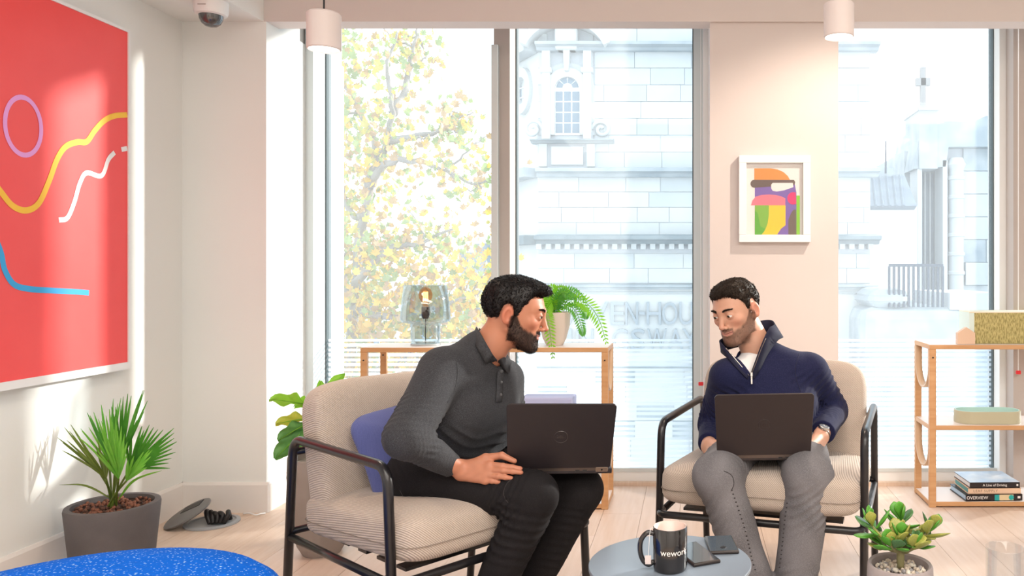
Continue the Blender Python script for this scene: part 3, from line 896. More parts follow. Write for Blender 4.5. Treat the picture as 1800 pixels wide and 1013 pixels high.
# iron railing and the mound of roof behind it
YI = 13.0
rl = thing('iron_railing', 'dark iron railing before the church wall', 'railing', (P(1610, 0, YI).x, YI, P(0, 535, YI).z))
def rput(mb, nm, m):
    o = mb.build(nm, m, rl); o.location = -rl.location; return o
a, b = P(1563, 466, YI), P(1657, 466, YI)
rput(MB().box(a.x, b.x, YI - 0.03, YI + 0.03, a.z - 0.03, a.z + 0.02), 'top_rail', M['iron'])
for i in range(12):
    x = a.x + (b.x - a.x) * i / 11
    rput(MB().box(x - 0.017, x + 0.017, YI - 0.02, YI + 0.02, P(0, 540, YI).z, a.z - 0.02), 'bar', M['iron'])
tr = thing('roof_terrace', 'grey stepped stone roof terrace below the iron railing', 'building', (P(1640, 0, YI).x, YI, ZG))
def trp(mb, nm, m):
    o = mb.build(nm, m, tr); o.location = -tr.location; return o
trp(MB().bevel_box(P(1514, 0, YI).x, P(1900, 0, YI).x, YI - 0.1, YI + 3, ZG, P(0, 540, YI).z, 0.2), 'base', M['stone_dark'])
trp(MB().bevel_box(P(1524, 0, YI).x, P(1606, 0, YI).x, YI - 0.05, YI + 2, P(0, 545, YI).z, P(0, 506, YI).z, 0.22, seg=3), 'plinth', M['stone_dark'])
trp(MB().box(P(1668, 0, YI).x, P(1760, 0, YI).x, YI - 0.05, YI + 2, P(0, 545, YI).z, P(0, 515, YI).z), 'plinth', M['stone'])

# far white terrace seen through the tree
YW = 34.0
far = thing('white_terrace', 'far white house with grey roof glimpsed behind the tree', 'building', (P(770, 0, YW).x, YW, ZG))
def fp(mb, nm, m):
    o = mb.build(nm, m, far); o.location = -far.location; return o
def w_(px, py): return P(px, py, YW)
fp(MB().box(w_(560, 0).x, w_(900, 0).x, YW, YW + 8, ZG, w_(0, 470).z), 'wall', M['stone_b'])
fp(MB().box(w_(690, 0).x, w_(812, 0).x, YW - 1.2, YW, ZG, w_(0, 445).z), 'portico', M['sash'])
fp(MB().prism([(w_(800, 0).x, w_(0, 470).z), (w_(930, 0).x, w_(0, 470).z), (w_(930, 0).x, w_(0, 425).z), (w_(815, 0).x, w_(0, 430).z)], Matrix(((1, 0, 0, 0), (0, 0, 1, 0), (0, 1, 0, 0), (0, 0, 0, 1))) @ Matrix.Translation((0, 0, YW - 0.4)), 4), 'roof', M['slate'])
for i in range(9):
    x = w_(800 + i * 5.5, 0).x
    fp(MB().box(x - 0.04, x + 0.04, YW - 1.3, YW - 1.2, w_(0, 445).z, w_(0, 405).z), 'baluster', M['sash'])
for i in range(5):
    for j in range(3):
        fp(MB().box(w_(580 + i * 62, 0).x, w_(604 + i * 62, 0).x, YW - 0.02, YW + 0.1, w_(0, 560 + j * 70).z, w_(0, 520 + j * 70).z), 'window', M['far_glass'])

# ---- plane tree
YP = 9.0
random.seed(21)
tree = thing('plane_tree', 'autumn plane tree with yellow and green leaves outside the left window', 'tree', (P(660, 0, YP).x, YP, ZG))
M['bark'] = mat('plane_bark', (0.22, 0.19, 0.17), 0.9, var=(0.32, 0.29, 0.26), vscale=5, bump=0.2, bscale=20)
LM = [leaf_mat('leaf_yellow', (0.66, 0.42, 0.05), (0.58, 0.32, 0.05), 0.38), leaf_mat('leaf_green', (0.19, 0.26, 0.10), (0.28, 0.34, 0.14), 0.36), leaf_mat('leaf_tan', (0.36, 0.22, 0.12), (0.42, 0.27, 0.14), 0.36), leaf_mat('leaf_olive', (0.42, 0.37, 0.08), (0.48, 0.38, 0.08), 0.36)]
tips = []
def branch(pts, r0, r1, nm='branch', kids=True):
    path = smooth_path(pts, 5)
    n = len(path)
    path = [p_ + Vector((random.uniform(-1, 1), random.uniform(-1, 1), random.uniform(-1, 1))) * 0.02 for p_ in path]
    o = MB().tube(path, [r0 + (r1 - r0) * i / (n - 1) for i in range(n)], 7).build(nm, M['bark'], tree, smooth=True)
    o.location = -tree.location
    return path
def PT(px, py, dy=0.0): return P(px, py, YP + dy)
main = branch([PT(600, 1300), PT(610, 800, 0.1), PT(625, 520, 0.1), PT(648, 330), PT(668, 280), PT(690, 200, -0.1), PT(678, 120), PT(700, 55)], 0.075, 0.012, 'trunk')
limbs = [
    [PT(648, 330), PT(672, 292, -0.2), PT(705, 280, -0.3), PT(760, 290, -0.4), PT(800, 310, -0.5), PT(850, 330, -0.5)],
    [PT(668, 285), PT(655, 240, 0.2), PT(625, 180, 0.3), PT(590, 110, 0.3), PT(572, 70, 0.2)],
    [PT(690, 200), PT(715, 150, 0.3), PT(725, 90, 0.4), PT(735, 50, 0.4)],
    [PT(625, 500), PT(680, 440, -0.3), PT(730, 430, -0.4), PT(800, 400, -0.3)],
    [PT(622, 540), PT(690, 560, -0.3), PT(760, 540, -0.4), PT(840, 520, -0.3)],
    [PT(620, 560), PT(600, 480, 0.2), PT(575, 400, 0.4), PT(560, 330, 0.4)],
    [PT(640, 380), PT(615, 370, 0.3), PT(590, 300, 0.5), PT(575, 250, 0.5)],
    [PT(613, 700), PT(680, 640, -0.2), PT(760, 620, -0.3), PT(850, 600, -0.3)],
    [PT(613, 720), PT(570, 640, 0.3), PT(520, 560, 0.4)],
    [PT(680, 250), PT(720, 240, -0.2), PT(780, 230, -0.3), PT(805, 215, -0.3)],
]
seg = [main[len(main) // 3:]]
for L in limbs:
    pth = branch(L, 0.05, 0.010)
    seg.append(pth)
    for k in range(4):
        s = pth[random.randrange(len(pth) // 3, len(pth))]
        e = s + Vector((random.uniform(-0.5, 0.5), random.uniform(-0.5, 0.5), random.uniform(-0.1, 0.55)))
        seg.append(branch([s, (s + e) / 2 + Vector((random.uniform(-.1, .1), 0, random.uniform(-.1, .1))), e], 0.015, 0.004, 'twig'))
def leaf_poly(s):
    """five-lobed plane leaf, gently cupped"""
    out = []
    spec_ = [(0, -0.45, 0), (0.28, -0.30, .05), (0.5, -0.12, .12), (0.30, 0.02, .06), (0.42, 0.30, .13), (0.17, 0.22, .04), (0, 0.55, .08), (-0.17, 0.22, .04), (-0.42, 0.30, .13), (-0.30, 0.02, .06), (-0.5, -0.12, .12), (-0.28, -0.30, .05)]
    return [Vector((u * s, v * s, w * s)) for u, v, w in spec_] + [Vector((0, 0, 0))]
leaf_faces = [(12, i, (i + 1) % 12) for i in range(12)]
proto = []
for i, m in enumerate(LM):
    mb = MB(); mb._add(leaf_poly(1.0), leaf_faces)
    proto.append(mb.mesh('leaf_%d' % i)); proto[-1].materials.append(m)
rest = MB()
spots = []
for pth in seg:
    for _ in range(max(10, int(len(pth) * 3.2))):
        c = random.choice(pth)
        spots.append(c + Vector((random.gauss(0, 0.13), random.gauss(0, 0.16), random.gauss(0, 0.13))))
for _ in range(3400):   # the dense lower crown
    px = random.uniform(545, 880); py = random.triangular(380, 830, 560)
    spots.append(PT(px, py, random.uniform(-0.5, 0.8)))
for _ in range(800):
    t = random.random(); py = 60 + 400 * t
    px = random.gauss(640 - 25 * (1 - t), 42 + 25 * t)
    if px < 862: spots.append(PT(px, py, random.uniform(-0.4, 0.6)))
random.shuffle(spots)
for i, c in enumerate(spots):
    low = (EYE - c.z) > -0.2
    k = random.choices((0, 1, 2, 3), (5, 2, 2, 3) if low else (1.3, 3, 3, 2))[0]
    R = Euler((random.uniform(0.6, 2.4), random.uniform(-0.6, 0.6), random.uniform(0, 6.28))).to_matrix().to_4x4()
    s = random.uniform(0.06, 0.115)
    W = Matrix.Translation(c) @ R @ Matrix.Scale(s, 4)
    if i < 290:
        o = bpy.data.objects.new('leaf', proto[k]); COL.objects.link(o); o.parent = tree
        o.matrix_local = Matrix.Translation(-tree.location) @ W
    else:
        rest.mi = k
        rest._add([W @ p_ for p_ in leaf_poly(1.0)], leaf_faces)
fo = rest.build('foliage', LM, tree, fix=False); fo.location = -tree.location; fo['kind'] = 'stuff'
# ---------------------------------------------------------------- lounge chairs
M['boucle'] = weave_mat('beige_rib_fabric', (0.36, 0.29, 0.24), (0.61, 0.51, 0.44), scale=420, rot=0.75, bump=0.55, noise=0.45)
def lounge_chair(label, loc, rz, src=None):
    if src is not None:
        t = copy_tree(src); t.location = loc; t.rotation_euler = (0, 0, rz); t['label'] = label
        return t
    t = thing('lounge_chair', label, 'chair', loc, rz, 'beige lounge chairs with black tube frames')
    hw = 0.34
    for s in (-1, 1):
        path = rounded([(s * hw, -0.315, 0.0), (s * hw, -0.272, 0.65), (s * hw, 0.275, 0.652), (s * hw, 0.335, 0.0)], 0.055, 7)
        MB().tube(path, 0.0135, 12).build('side_frame', M['black_metal'], t, True)
        MB().tube([(s * hw, -0.292, 0.345), (s * hw, 0.305, 0.345)], 0.0115, 10).build('side_rail', M['black_metal'], t, True)
        for yy in (-0.315, 0.335):
            MB().lathe([(0, 0), (0.016, 0), (0.015, 0.008), (0, 0.009)], 12, (s * hw, yy, 0)).build('glide', M['black'], t)
    MB().tube(rounded([(-hw, -0.262, 0.350), (-hw + 0.01, -0.325, 0.352), (hw - 0.01, -0.325, 0.352), (hw, -0.262, 0.350)], 0.05, 6), 0.0125, 10).build('front_rail', M['black_metal'], t, True)
    MB().tube([(-hw, 0.30, 0.36), (hw, 0.30, 0.36)], 0.0115, 10).build('rear_rail', M['black_metal'], t, True)
    MB().tube([(-hw, 0.278, 0.61), (hw, 0.278, 0.61)], 0.0115, 10).build('back_bar', M['black_metal'], t, True)
    for k in range(5):
        yy = -0.22 + k * 0.105
        MB().box(-0.27, 0.27, yy - 0.024, yy + 0.024, 0.347, 0.356).build('seat_slat', M['black_metal'], t)
    o = superell(0.665, 0.64, 0.145, 0.42, 0.22).build('seat_cushion', M['boucle'], t, True)
    o.location = (0, -0.045, 0.437); o.rotation_euler = (math.radians(-3.5), 0, 0)
    o2 = superell(0.655, 0.66, 0.008, 0.6, 0.22, nv=8).build('seam', M['boucle_dark'], o, True)
    o2.location = (0, 0, -0.012); o2.scale = (1.024, 0.982, 1)
    mb = superell(0.63, 0.15, 0.46, 0.33, 0.42, 48, 32)
    for i, v in enumerate(mb.v):   # wraps slightly round the sitter and swells low down
        x, y, z = v
        y2 = y - 0.18 * x * x + (0.016 * math.cos(z * 5.5) if y < 0 else 0) * -1
        mb.v[i] = (x, y2, z)
    b = mb.build('back_cushion', M['boucle'], t, True)
    b.location = (0, 0.232, 0.592); b.rotation_euler = (math.radians(-13), 0, 0)
    return t
M['boucle_dark'] = mat('cushion_piping', (0.28, 0.22, 0.18), 0.9)
LCH = (-0.794, 2.535, 0); LCR = math.radians(50.4)
RCH = (0.300, 2.890, 0); RCR = math.radians(-16)
chL = lounge_chair('beige lounge chair turned sideways under the man in the grey polo', LCH, LCR)
chR = lounge_chair('beige lounge chair facing front under the man in the navy sweater', RCH, RCR, chL)

# blue cushion behind the left man
M['blue_fab'] = weave_mat('blue_linen', (0.055, 0.065, 0.20), (0.13, 0.15, 0.36), scale=700, rot=0.2, bump=0.25, noise=0.8)
def scatter_cushion():
    mb = superell(0.42, 0.42, 0.15, 0.75, 0.30, 48, 20)
    for i, v in enumerate(mb.v):
        x, y, z = v
        rx, ry = abs(x) / 0.21, abs(y) / 0.21
        k = (1 - 0.55 * min(1, max(rx, ry)) ** 3)
        w = 0.006 * math.sin(38 * x + 9 * y) * math.sin(21 * y)
        mb.v[i] = (x * (1 + 0.05 * rx * ry), y * (1 + 0.05 * rx * ry), z * k + (w if z > 0 else -w))
    return mb
cw = Matrix.Translation(LCH) @ Matrix.Rotation(LCR, 4, 'Z')
cu = scatter_cushion().build('scatter_cushion', M['blue_fab'], None, True)
cu.matrix_world = cw @ Matrix.Translation((-0.035, 0.085, 0.588)) @ Matrix.Rotation(math.radians(6), 4, 'Z') @ Matrix.Rotation(math.radians(-24), 4, 'X') @ Matrix.Rotation(PI / 2, 4, 'X') @ Matrix.Rotation(math.radians(7), 4, 'Z') @ Matrix.Diagonal((0.90, 0.76, 0.9, 1))
tag(cu, 'blue linen cushion wedged between man and chair back', 'cushion')

# ---------------------------------------------------------------- blue pouf
M['pouf'] = None
def pouf_mat():
    m, nt, b = new_mat('blue_fleck_wool')
    tc = nt.nodes.new('ShaderNodeTexCoord')
    v = nt.nodes.new('ShaderNodeTexVoronoi'); v.inputs['Scale'].default_value = 110
    n = nt.nodes.new('ShaderNodeTexNoise'); n.inputs['Scale'].default_value = 60; n.inputs['Detail'].default_value = 3
    nt.links.new(tc.outputs['Object'], v.inputs['Vector']); nt.links.new(tc.outputs['Object'], n.inputs['Vector'])
    r = nt.nodes.new('ShaderNodeValToRGB'); r.color_ramp.elements[0].position = 0.12; r.color_ramp.elements[1].position = 0.26
    r.color_ramp.elements[0].color = (0.40, 0.66, 0.95, 1); r.color_ramp.elements[1].color = (0.002, 0.135, 0.70, 1)
    ad = nt.nodes.new('ShaderNodeMath'); ad.operation = 'MULTIPLY_ADD'; ad.inputs[1].default_value = 0.55
    nt.links.new(n.outputs[0], ad.inputs[0]); sb = nt.nodes.new('ShaderNodeMath'); sb.operation = 'SUBTRACT'; sb.inputs[1].default_value = 0.28
    nt.links.new(v.outputs['Distance'], ad.inputs[2]); nt.links.new(ad.outputs[0], sb.inputs[0]); nt.links.new(sb.outputs[0], r.inputs[0])
    nt.links.new(r.outputs[0], b.inputs['Base Color']); b.inputs['Roughness'].default_value = 0.95; setin(b, 'Specular IOR Level', 0.1)
    bp = nt.nodes.new('ShaderNodeBump'); bp.inputs['Strength'].default_value = 0.5; bp.inputs['Distance'].default_value = 0.004
    nt.links.new(v.outputs['Distance'], bp.inputs['Height']); nt.links.new(bp.outputs[0], b.inputs['Normal'])
    return m
pf = thing('pouf', 'round blue flecked wool pouf at the lower left', 'pouf', (-1.35, 1.70, 0))
PWR = 0.47
MB().lathe([(0, 0.02), (0.36, 0.02), (0.41, 0.05), (0.436, 0.13), (0.443, 0.28), (0.439, 0.37), (0.425, 0.416), (0.395, 0.440), (0.30, 0.454), (0.15, 0.463), (0, 0.465)], 72).build('upholstery', pouf_mat(), pf, True)
MB().lathe([(0, 0), (0.37, 0), (0.37, 0.022), (0, 0.022)], 48).build('base', M['black'], pf)

# ---------------------------------------------------------------- shelving units
def shelf_unit(label, xs0, xs1, y0, depth, arches, ztop, arch_ends):
    t = thing('shelving_unit', label, 'shelf', ((xs0 + xs1) / 2, y0 + depth / 2, 0), 0, 'low oak shelving units by the windows')
    L = xs1 - xs0; hx = L / 2; hy = depth / 2
    pwid, th = 0.033, 0.024
    zm = ztop * 0.505
    for x in (-hx, hx - pwid):
        for (ya, yb) in ((-hy, -hy + 0.022), (hy - 0.022, hy)):
            lg = MB().bevel_box(x, x + pwid, ya, yb, 0, ztop - th, 0.002, seg=1).build('leg', M['wood'], t)
            MB().lathe([(0, 0), (0.004, 0), (0.004, 0.003), (0, 0.003)], 8, M=Matrix.Translation((x + pwid / 2, ya, ztop * 0.92)) @ Matrix.Rotation(PI / 2, 4, 'X')).build('screw', M['black'], lg)
    for z, nm in ((ztop - th, 'top_board'), (zm - th, 'middle_board'), (0.006, 'bottom_board')):
        bo = MB().bevel_box(-hx if nm == 'top_board' else -hx + 0.001, hx if nm == 'top_board' else hx - 0.001, -hy + (0 if nm == 'top_board' else 0.001), hy - 0.001, z, z + th - 0.002, 0.002, seg=1).build(nm, M['wood'], t)
        MB().box(-hx + 0.004, hx - 0.004, -hy + 0.004, hy - 0.004, z + th - 0.002, z + th - 0.0008).build('laminate', M['laminate'], bo)
    for s in arch_ends:
        x = s * (hx - pwid / 2)
        for zt_, hh in ((ztop - th, 0.20), (zm - th, 0.20)):
            pts = []
            r = hy - 0.026
            pts.append((x, -r, zt_))
            for i in range(17):
                a = PI + PI * i / 16
                pts.append((x, r * math.cos(a), zt_ - hh + r + r * math.sin(a) * 1.0))
            pts.append((x, r, zt_))
            mb = MB()
            lo = [Vector(q_) + Vector((-0.016, 0, 0)) for q_ in pts]; hi = [Vector(q_) + Vector((0.016, 0, 0)) for q_ in pts]
            mb.strip(lo, hi)
            ob = mb.build('bent_arch', M['arch'], t, True, fix=False)
            md = ob.modifiers.new('thick', 'SOLIDIFY'); md.thickness = 0.010; md.offset = 0
    return t
M['arch'] = mat('bent_ply', (0.66, 0.46, 0.30), 0.45)
YSH = 3.885
ZST = EYE - (611 - VY) * YSH / FOC
c0, c1 = gx(633, YSH), gx(1069, YSH)
shL = shelf_unit('low oak shelving unit with glass lamp and fern behind the left man', c0, c1, YSH, 0.27, True, ZST, (1,))
YS2 = 3.92
ZST2 = EYE - (606 - VY) * YS2 / FOC
shR = shelf_unit('low oak shelving unit with books and oval tray at the right edge', gx(1634, YS2), gx(1634, YS2) + 1.36, YS2, 0.27, True, ZST2, (-1,))

# ---- smoked glass lamp on the left unit
c = P(748, 608, YSH + 0.14)
lamp = thing('table_lamp', 'smoked glass table lamp with amber bulb on the left shelf', 'lamp', (c.x, YSH + 0.14, ZST))
M['smoke'] = glass_mat('smoked_glass', (0.86, 0.90, 0.915), gloss=0.08, veil=0.0)
k = (YSH + 0.14) / FOC
prof = [(24 * k, 0.004), (25 * k, 12 * k), (25 * k, 30 * k), (26 * k, 37 * k), (40 * k, 40 * k), (43 * k, 45 * k), (41 * k, 70 * k), (36.5 * k, 104 * k), (35 * k, 105 * k)]
lo_ = MB().lathe(prof, 40).build('glass_shade', M['smoke'], lamp, True)
md = lo_.modifiers.new('thick', 'SOLIDIFY'); md.thickness = 0.004; md.offset = -1
MB().lathe([(0, 0), (25 * k, 0), (25 * k, 0.008), (0, 0.009)], 36).build('base_disc', mat('grey_glass_base', (0.42, 0.46, 0.47), 0.15), lamp, True, 40)
MB().lathe([(0, 45 * k), (5 * k, 46 * k), (7 * k, 52 * k), (7 * k, 67 * k), (0, 67 * k)], 20).build('socket', mat('bronze_socket', (0.05, 0.035, 0.03), 0.4), lamp, True, 40)
MB().tube([(0, 0, 46 * k), (0, 0, 0.01)], 0.0025, 6).build('cord', M['black'], lamp)
bl = MB().lathe([(4.5 * k, 67 * k), (6 * k, 74 * k), (11 * k, 82 * k), (12 * k, 89 * k), (9 * k, 97 * k), (4 * k, 101 * k), (0, 102 * k)], 24).build('bulb', glass_mat('amber_glass', (1.0, 0.62, 0.28), gloss=0.05), lamp, True)
fm = mat('filament_glow', (1, .8, .4), 0.5, emis=(1.0, 0.62, 0.25), estr=9.0)
MB().tube([(-4 * k, 0, 76 * k), (-3.5 * k, 0, 93 * k), (-1.2 * k, 0, 93 * k), (-1.2 * k, 0, 77 * k), (1.2 * k, 0, 77 * k), (1.2 * k, 0, 93 * k), (3.5 * k, 0, 93 * k), (4 * k, 0, 76 * k)], 0.9 * k, 6).build('filament', fm, bl)

# ---- things on the right unit
yt = ZST2
bxc = P(1704, 606, YS2 + 0.05)
M['gold_pat'] = None
def gold_box_mat():
    m, nt, b = new_mat('gold_pattern_paper')
    tc = nt.nodes.new('ShaderNodeTexCoord')
    mp = nt.nodes.new('ShaderNodeMapping'); mp.inputs['Scale'].default_value = (95, 95, 22)
    n = nt.nodes.new('ShaderNodeTexNoise'); n.inputs['Scale'].default_value = 2.2; n.inputs['Detail'].default_value = 2
    nt.links.new(tc.outputs['Object'], mp.inputs[0]); nt.links.new(mp.outputs[0], n.inputs['Vector'])
    r = nt.nodes.new('ShaderNodeValToRGB'); r.color_ramp.elements[0].position = 0.42; r.color_ramp.elements[1].position = 0.56
    r.color_ramp.elements[0].color = (0.30, 0.25, 0.08, 1); r.color_ramp.elements[1].color = (0.55, 0.47, 0.19, 1)
    nt.links.new(n.outputs[0], r.inputs[0]); nt.links.new(r.outputs[0], b.inputs['Base Color']); b.inputs['Roughness'].default_value = 0.5
    return m
gb = thing('storage_box', 'gold patterned storage box with pale mint end on the right shelf', 'box', (bxc.x, YS2 + 0.05, yt))
gh = 57 * YS2 / FOC
MB().box(0.024, 0.42, 0, 0.15, 0, gh - 0.006).build('body', gold_box_mat(), gb)
MB().box(-0.001, 0.024, -0.001, 0.151, 0, gh - 0.004).build('end_panel', mat('mint_card', (0.70, 0.82, 0.78), 0.6), gb)
MB().box(0.0, 0.421, -0.002, 0.152, gh - 0.006, gh).build('lid_edge', mat('cream_card', (0.80, 0.76, 0.60), 0.6), gb)
hc = P(1696, 606, YS2 + 0.03)
ho = MB().prism([(-0.040, 0), (0.046, 0), (0.046, 0.056), (0.004, 0.084), (-0.040, 0.056)], Matrix.Translation((hc.x, YS2 + 0.015, yt)) @ Matrix(((1, 0, 0, 0), (0, 0, 1, 0), (0, 1, 0, 0), (0, 0, 0, 1))), 0.03).build('wooden_house', mat('pale_maple', (0.74, 0.52, 0.38), 0.5))
bpy.context.view_layer.update()
ho.data.transform(Matrix.Translation((0, 0, 0)))
tag(ho, 'small pale wooden house block beside the gold box', 'ornament')
ZM2 = ZST2 * 0.505
tc_ = P(1735, 744, YS2 + 0.10)
ty = thing('oval_tray', 'oval sage green tray on the middle board of the right shelf', 'tray', (tc_.x, YS2 + 0.10, ZM2))
def oval(hw, hd, n=40):
    e = hw - hd
    return [(math.copysign(e, math.cos(2 * PI * (i + .5) / n)) + hd * math.cos(2 * PI * (i + .5) / n), hd * math.sin(2 * PI * (i + .5) / n)) for i in range(n)]
def oval_wall(hw, hd, t_, z0, z1):
    A, B = oval(hw, hd), oval(hw - t_, hd - t_); n = len(A)
    mb = MB()
    vv = [(x, y, z0) for x, y in A] + [(x, y, z1) for x, y in A] + [(x, y, z1) for x, y in B] + [(x, y, z0 + 0.004) for x, y in B]
    ff = []
    for i in range(n):
        j = (i + 1) % n
        ff += [(i, j, n + j, n + i), (n + i, n + j, 2 * n + j, 2 * n + i), (2 * n + i, 2 * n + j, 3 * n + j, 3 * n + i)]
    ff.append(tuple(3 * n + i for i in range(n))); ff.append(tuple(range(n - 1, -1, -1)))
    mb._add(vv, ff); return mb
oval_wall(0.165, 0.075, 0.006, 0, 0.060).build('tray_wall', mat('sage_lacquer', (0.50, 0.47, 0.33), 0.4), ty, True, 40)
oval_wall(0.158, 0.068, 0.004, 0.006, 0.0615).build('tray_lining', mat('mint_lacquer', (0.52, 0.72, 0.66), 0.35), ty, True, 40)

def book(label, cxp, yfront, z, w, d, hgt, cover, pages, spine_text, tcol, tsize, rz, xoff=0.0, tspace=1.0, extra=None):
    t = thing('book', label, 'book', (cxp, yfront, z), rz, 'stack of books on the bottom board')
    MB().box(-w / 2, w / 2, 0, 0.003, 0, hgt).box(-w / 2, w / 2, 0, d, 0, 0.003).box(-w / 2, w / 2, 0, d, hgt - 0.003, hgt).build('cover', cover, t)
    MB().box(-w / 2 + 0.004, w / 2 - 0.004, 0.002, d - 0.004, 0.003, hgt - 0.003).build('pages', pages, t)
    o = text_mesh('spine_title', spine_text, tsize, 0.0003, tcol, t, Matrix.Translation((xoff, -0.0006, hgt / 2)) @ Matrix.Rotation(PI / 2, 4, 'X'), space=tspace)
    return t
pg = mat('book_pages', (0.78, 0.78, 0.80), 0.8)
pgb = mat('book_pages_blue', (0.45, 0.60, 0.75), 0.8)
dk = mat('book_cover_black', (0.018, 0.014, 0.016), 0.35)
crm = mat('book_cover_cream', (0.80, 0.56, 0.40), 0.5)
tw, td = mat('title_white', (0.85, 0.82, 0.80), 0.5), mat('title_brown', (0.25, 0.16, 0.10), 0.5)
zb0 = 0.032
yb = YS2 + 0.02
b1 = book('black covered book titled OVERVIEW at the bottom of the stack', gx(1746, yb), yb - 0.012, zb0, 0.285, 0.21, 0.030, dk, pgb, 'OVERVIEW', tw, 0.022, math.radians(3), -0.085)
MB().box(-0.045, 0.045, -0.0007, 0.0, 0.001, 0.029).build('spine_band', mat('band_cream', (0.72, 0.58, 0.36), 0.5), b1).location = (0.052, 0, 0)
MB().box(-0.012, 0.012, -0.0011, 0.0, 0.001, 0.029).build('spine_band_teal', mat('band_teal', (0.02, 0.38, 0.38), 0.5), b1).location = (0.014, 0, 0)
MB().lathe([(0, 0), (0.013, 0), (0.013, 0.0006), (0, 0.0006)], 16, M=Matrix.Translation((0.086, -0.0005, 0.015)) @ Matrix.Rotation(PI / 2, 4, 'X')).build('spine_dot_teal', mat('dot_teal', (0.02, 0.40, 0.38), 0.5), b1)
MB().bevel_box(0.118, 0.132, -0.0008, 0.001, 0.010, 0.021, 0.0003).build('publisher_mark', tw, b1)
b2 = book('cream covered book titled LEAF SUPPLY in the middle of the stack', gx(1748, yb), yb - 0.002, zb0 + 0.0305, 0.262, 0.20, 0.030, crm, mat('book_pages_teal', (0.16, 0.38, 0.38), 0.8), 'LEAF SUPPLY', td, 0.0175, math.radians(1), -0.045, 1.25)
b3 = book('black spined book with pale blue cover on top of the stack', gx(1748, yb), yb - 0.006, zb0 + 0.061, 0.250, 0.215, 0.028, dk, pg, 'A Line of Driving', tw, 0.0175, math.radians(2), 0.0)
MB().box(-0.125, 0.125, 0.0005, 0.2145, 0.0281, 0.0287).build('front_cover', mat('sky_cover', (0.30, 0.48, 0.70), 0.35, var=(0.70, 0.78, 0.86), vscale=9), b3)
MB().bevel_box(0.108, 0.117, -0.0008, 0.001, 0.009, 0.019, 0.0003).build('publisher_mark', tw, b3)

# lilac box on the left unit's middle board
lb = MB().bevel_box(-0.13, 0.13, -0.07, 0.07, 0, 0.135, 0.008).build('lilac_box', mat('lilac_card', (0.45, 0.50, 0.75), 0.6))
lb.location = (gx(965, YSH + 0.14), YSH + 0.14, ZST * 0.505)
tag(lb, 'low lilac box on the left shelf behind the laptop', 'box')

# ---------------------------------------------------------------- side table, mug, phones
def disc_table(name, label, x, y, z, r, leg_r, topm, legm):
    t = thing(name, label, 'table', (x, y, 0))
    MB().lathe([(0, z - 0.012), (r - 0.004, z - 0.012), (r, z - 0.008), (r, z - 0.001), (r - 0.001, z), (0, z)], 72).build('table_top', topm, t, True, 30)
    MB().lathe([(leg_r, z - 0.012), (leg_r, 0.0), (leg_r - 0.01, 0.0), (leg_r - 0.01, z - 0.012)], 48).build('drum_base', legm, t, True, 40)
    return t
M['table_top'] = mat('table_grey', (0.21, 0.25, 0.30), 0.30)  # grey, with the blue of reflected sky put into the colour
M['drum'] = mat('drum_burgundy', (0.075, 0.035, 0.035), 0.4)
tcx, tcy, tcz = 0.0, 0.0, 0.485
tY = (EYE - tcz) * FOC / (988 - VY)
tcx = gx(1178, tY)
TR = 142.5 * tY / FOC
disc_table('side_table', 'small round grey side table with dark red drum base', tcx, tY, tcz, TR, TR * 0.93, M['table_top'], M['drum'])
mY = tY - 0.045
mr = 30.0 * mY / FOC
mug = thing('mug', 'black mug lettered wework with teabag tag on the side table', 'mug', (gx(1178, mY), mY, tcz))
mh = mr * 2 * 1.27
M['mug'] = mat('black_glaze', (0.014, 0.012, 0.013), 0.12, spec=0.6, coat=0.5)
M['mug_in'] = mat('mug_inner_glaze', (0.66, 0.50, 0.44), 0.25)
MB().lathe([(0, 0.0), (mr * 0.90, 0.0), (mr * 0.97, 0.004), (mr, 0.010), (mr, mh - 0.002), (mr - 0.0012, mh)], 48).build('body', M['mug'], mug, True, 50)
MB().lathe([(mr - 0.0012, mh), (mr - 0.0042, mh - 0.001), (mr - 0.005, 0.012), (0, 0.008)], 48).build('inner_glaze', M['mug_in'], mug, True)
ha = math.radians(188)
hv = lambda rad, z: (rad * math.cos(ha), rad * math.sin(ha), z)
MB().tube(smooth_path([hv(mr * 0.96, mh * 0.84), hv(mr * 1.35, mh * 0.86), hv(mr * 1.70, mh * 0.70), hv(mr * 1.76, mh * 0.46), hv(mr * 1.60, mh * 0.24), hv(mr * 1.28, mh * 0.13), hv(mr * 0.96, mh * 0.20)], 6), 0.0058, 10).build('handle', M['mug'], mug, True)
tg = MB().tube(smooth_path([(-mr + 0.003, -0.010, mh - 0.002), (-mr - 0.006, -0.012, mh * 0.93), (-mr - 0.010, -0.012, mh * 0.35)], 4), 0.0007, 5).build('tea_string', M['white'], mug)
MB().box(-mr - 0.018, -mr - 0.004, -0.0135, -0.0125, mh * 0.16, mh * 0.36).build('tea_tag', mat('tea_tag_paper', (0.72, 0.62, 0.60), 0.8), mug)
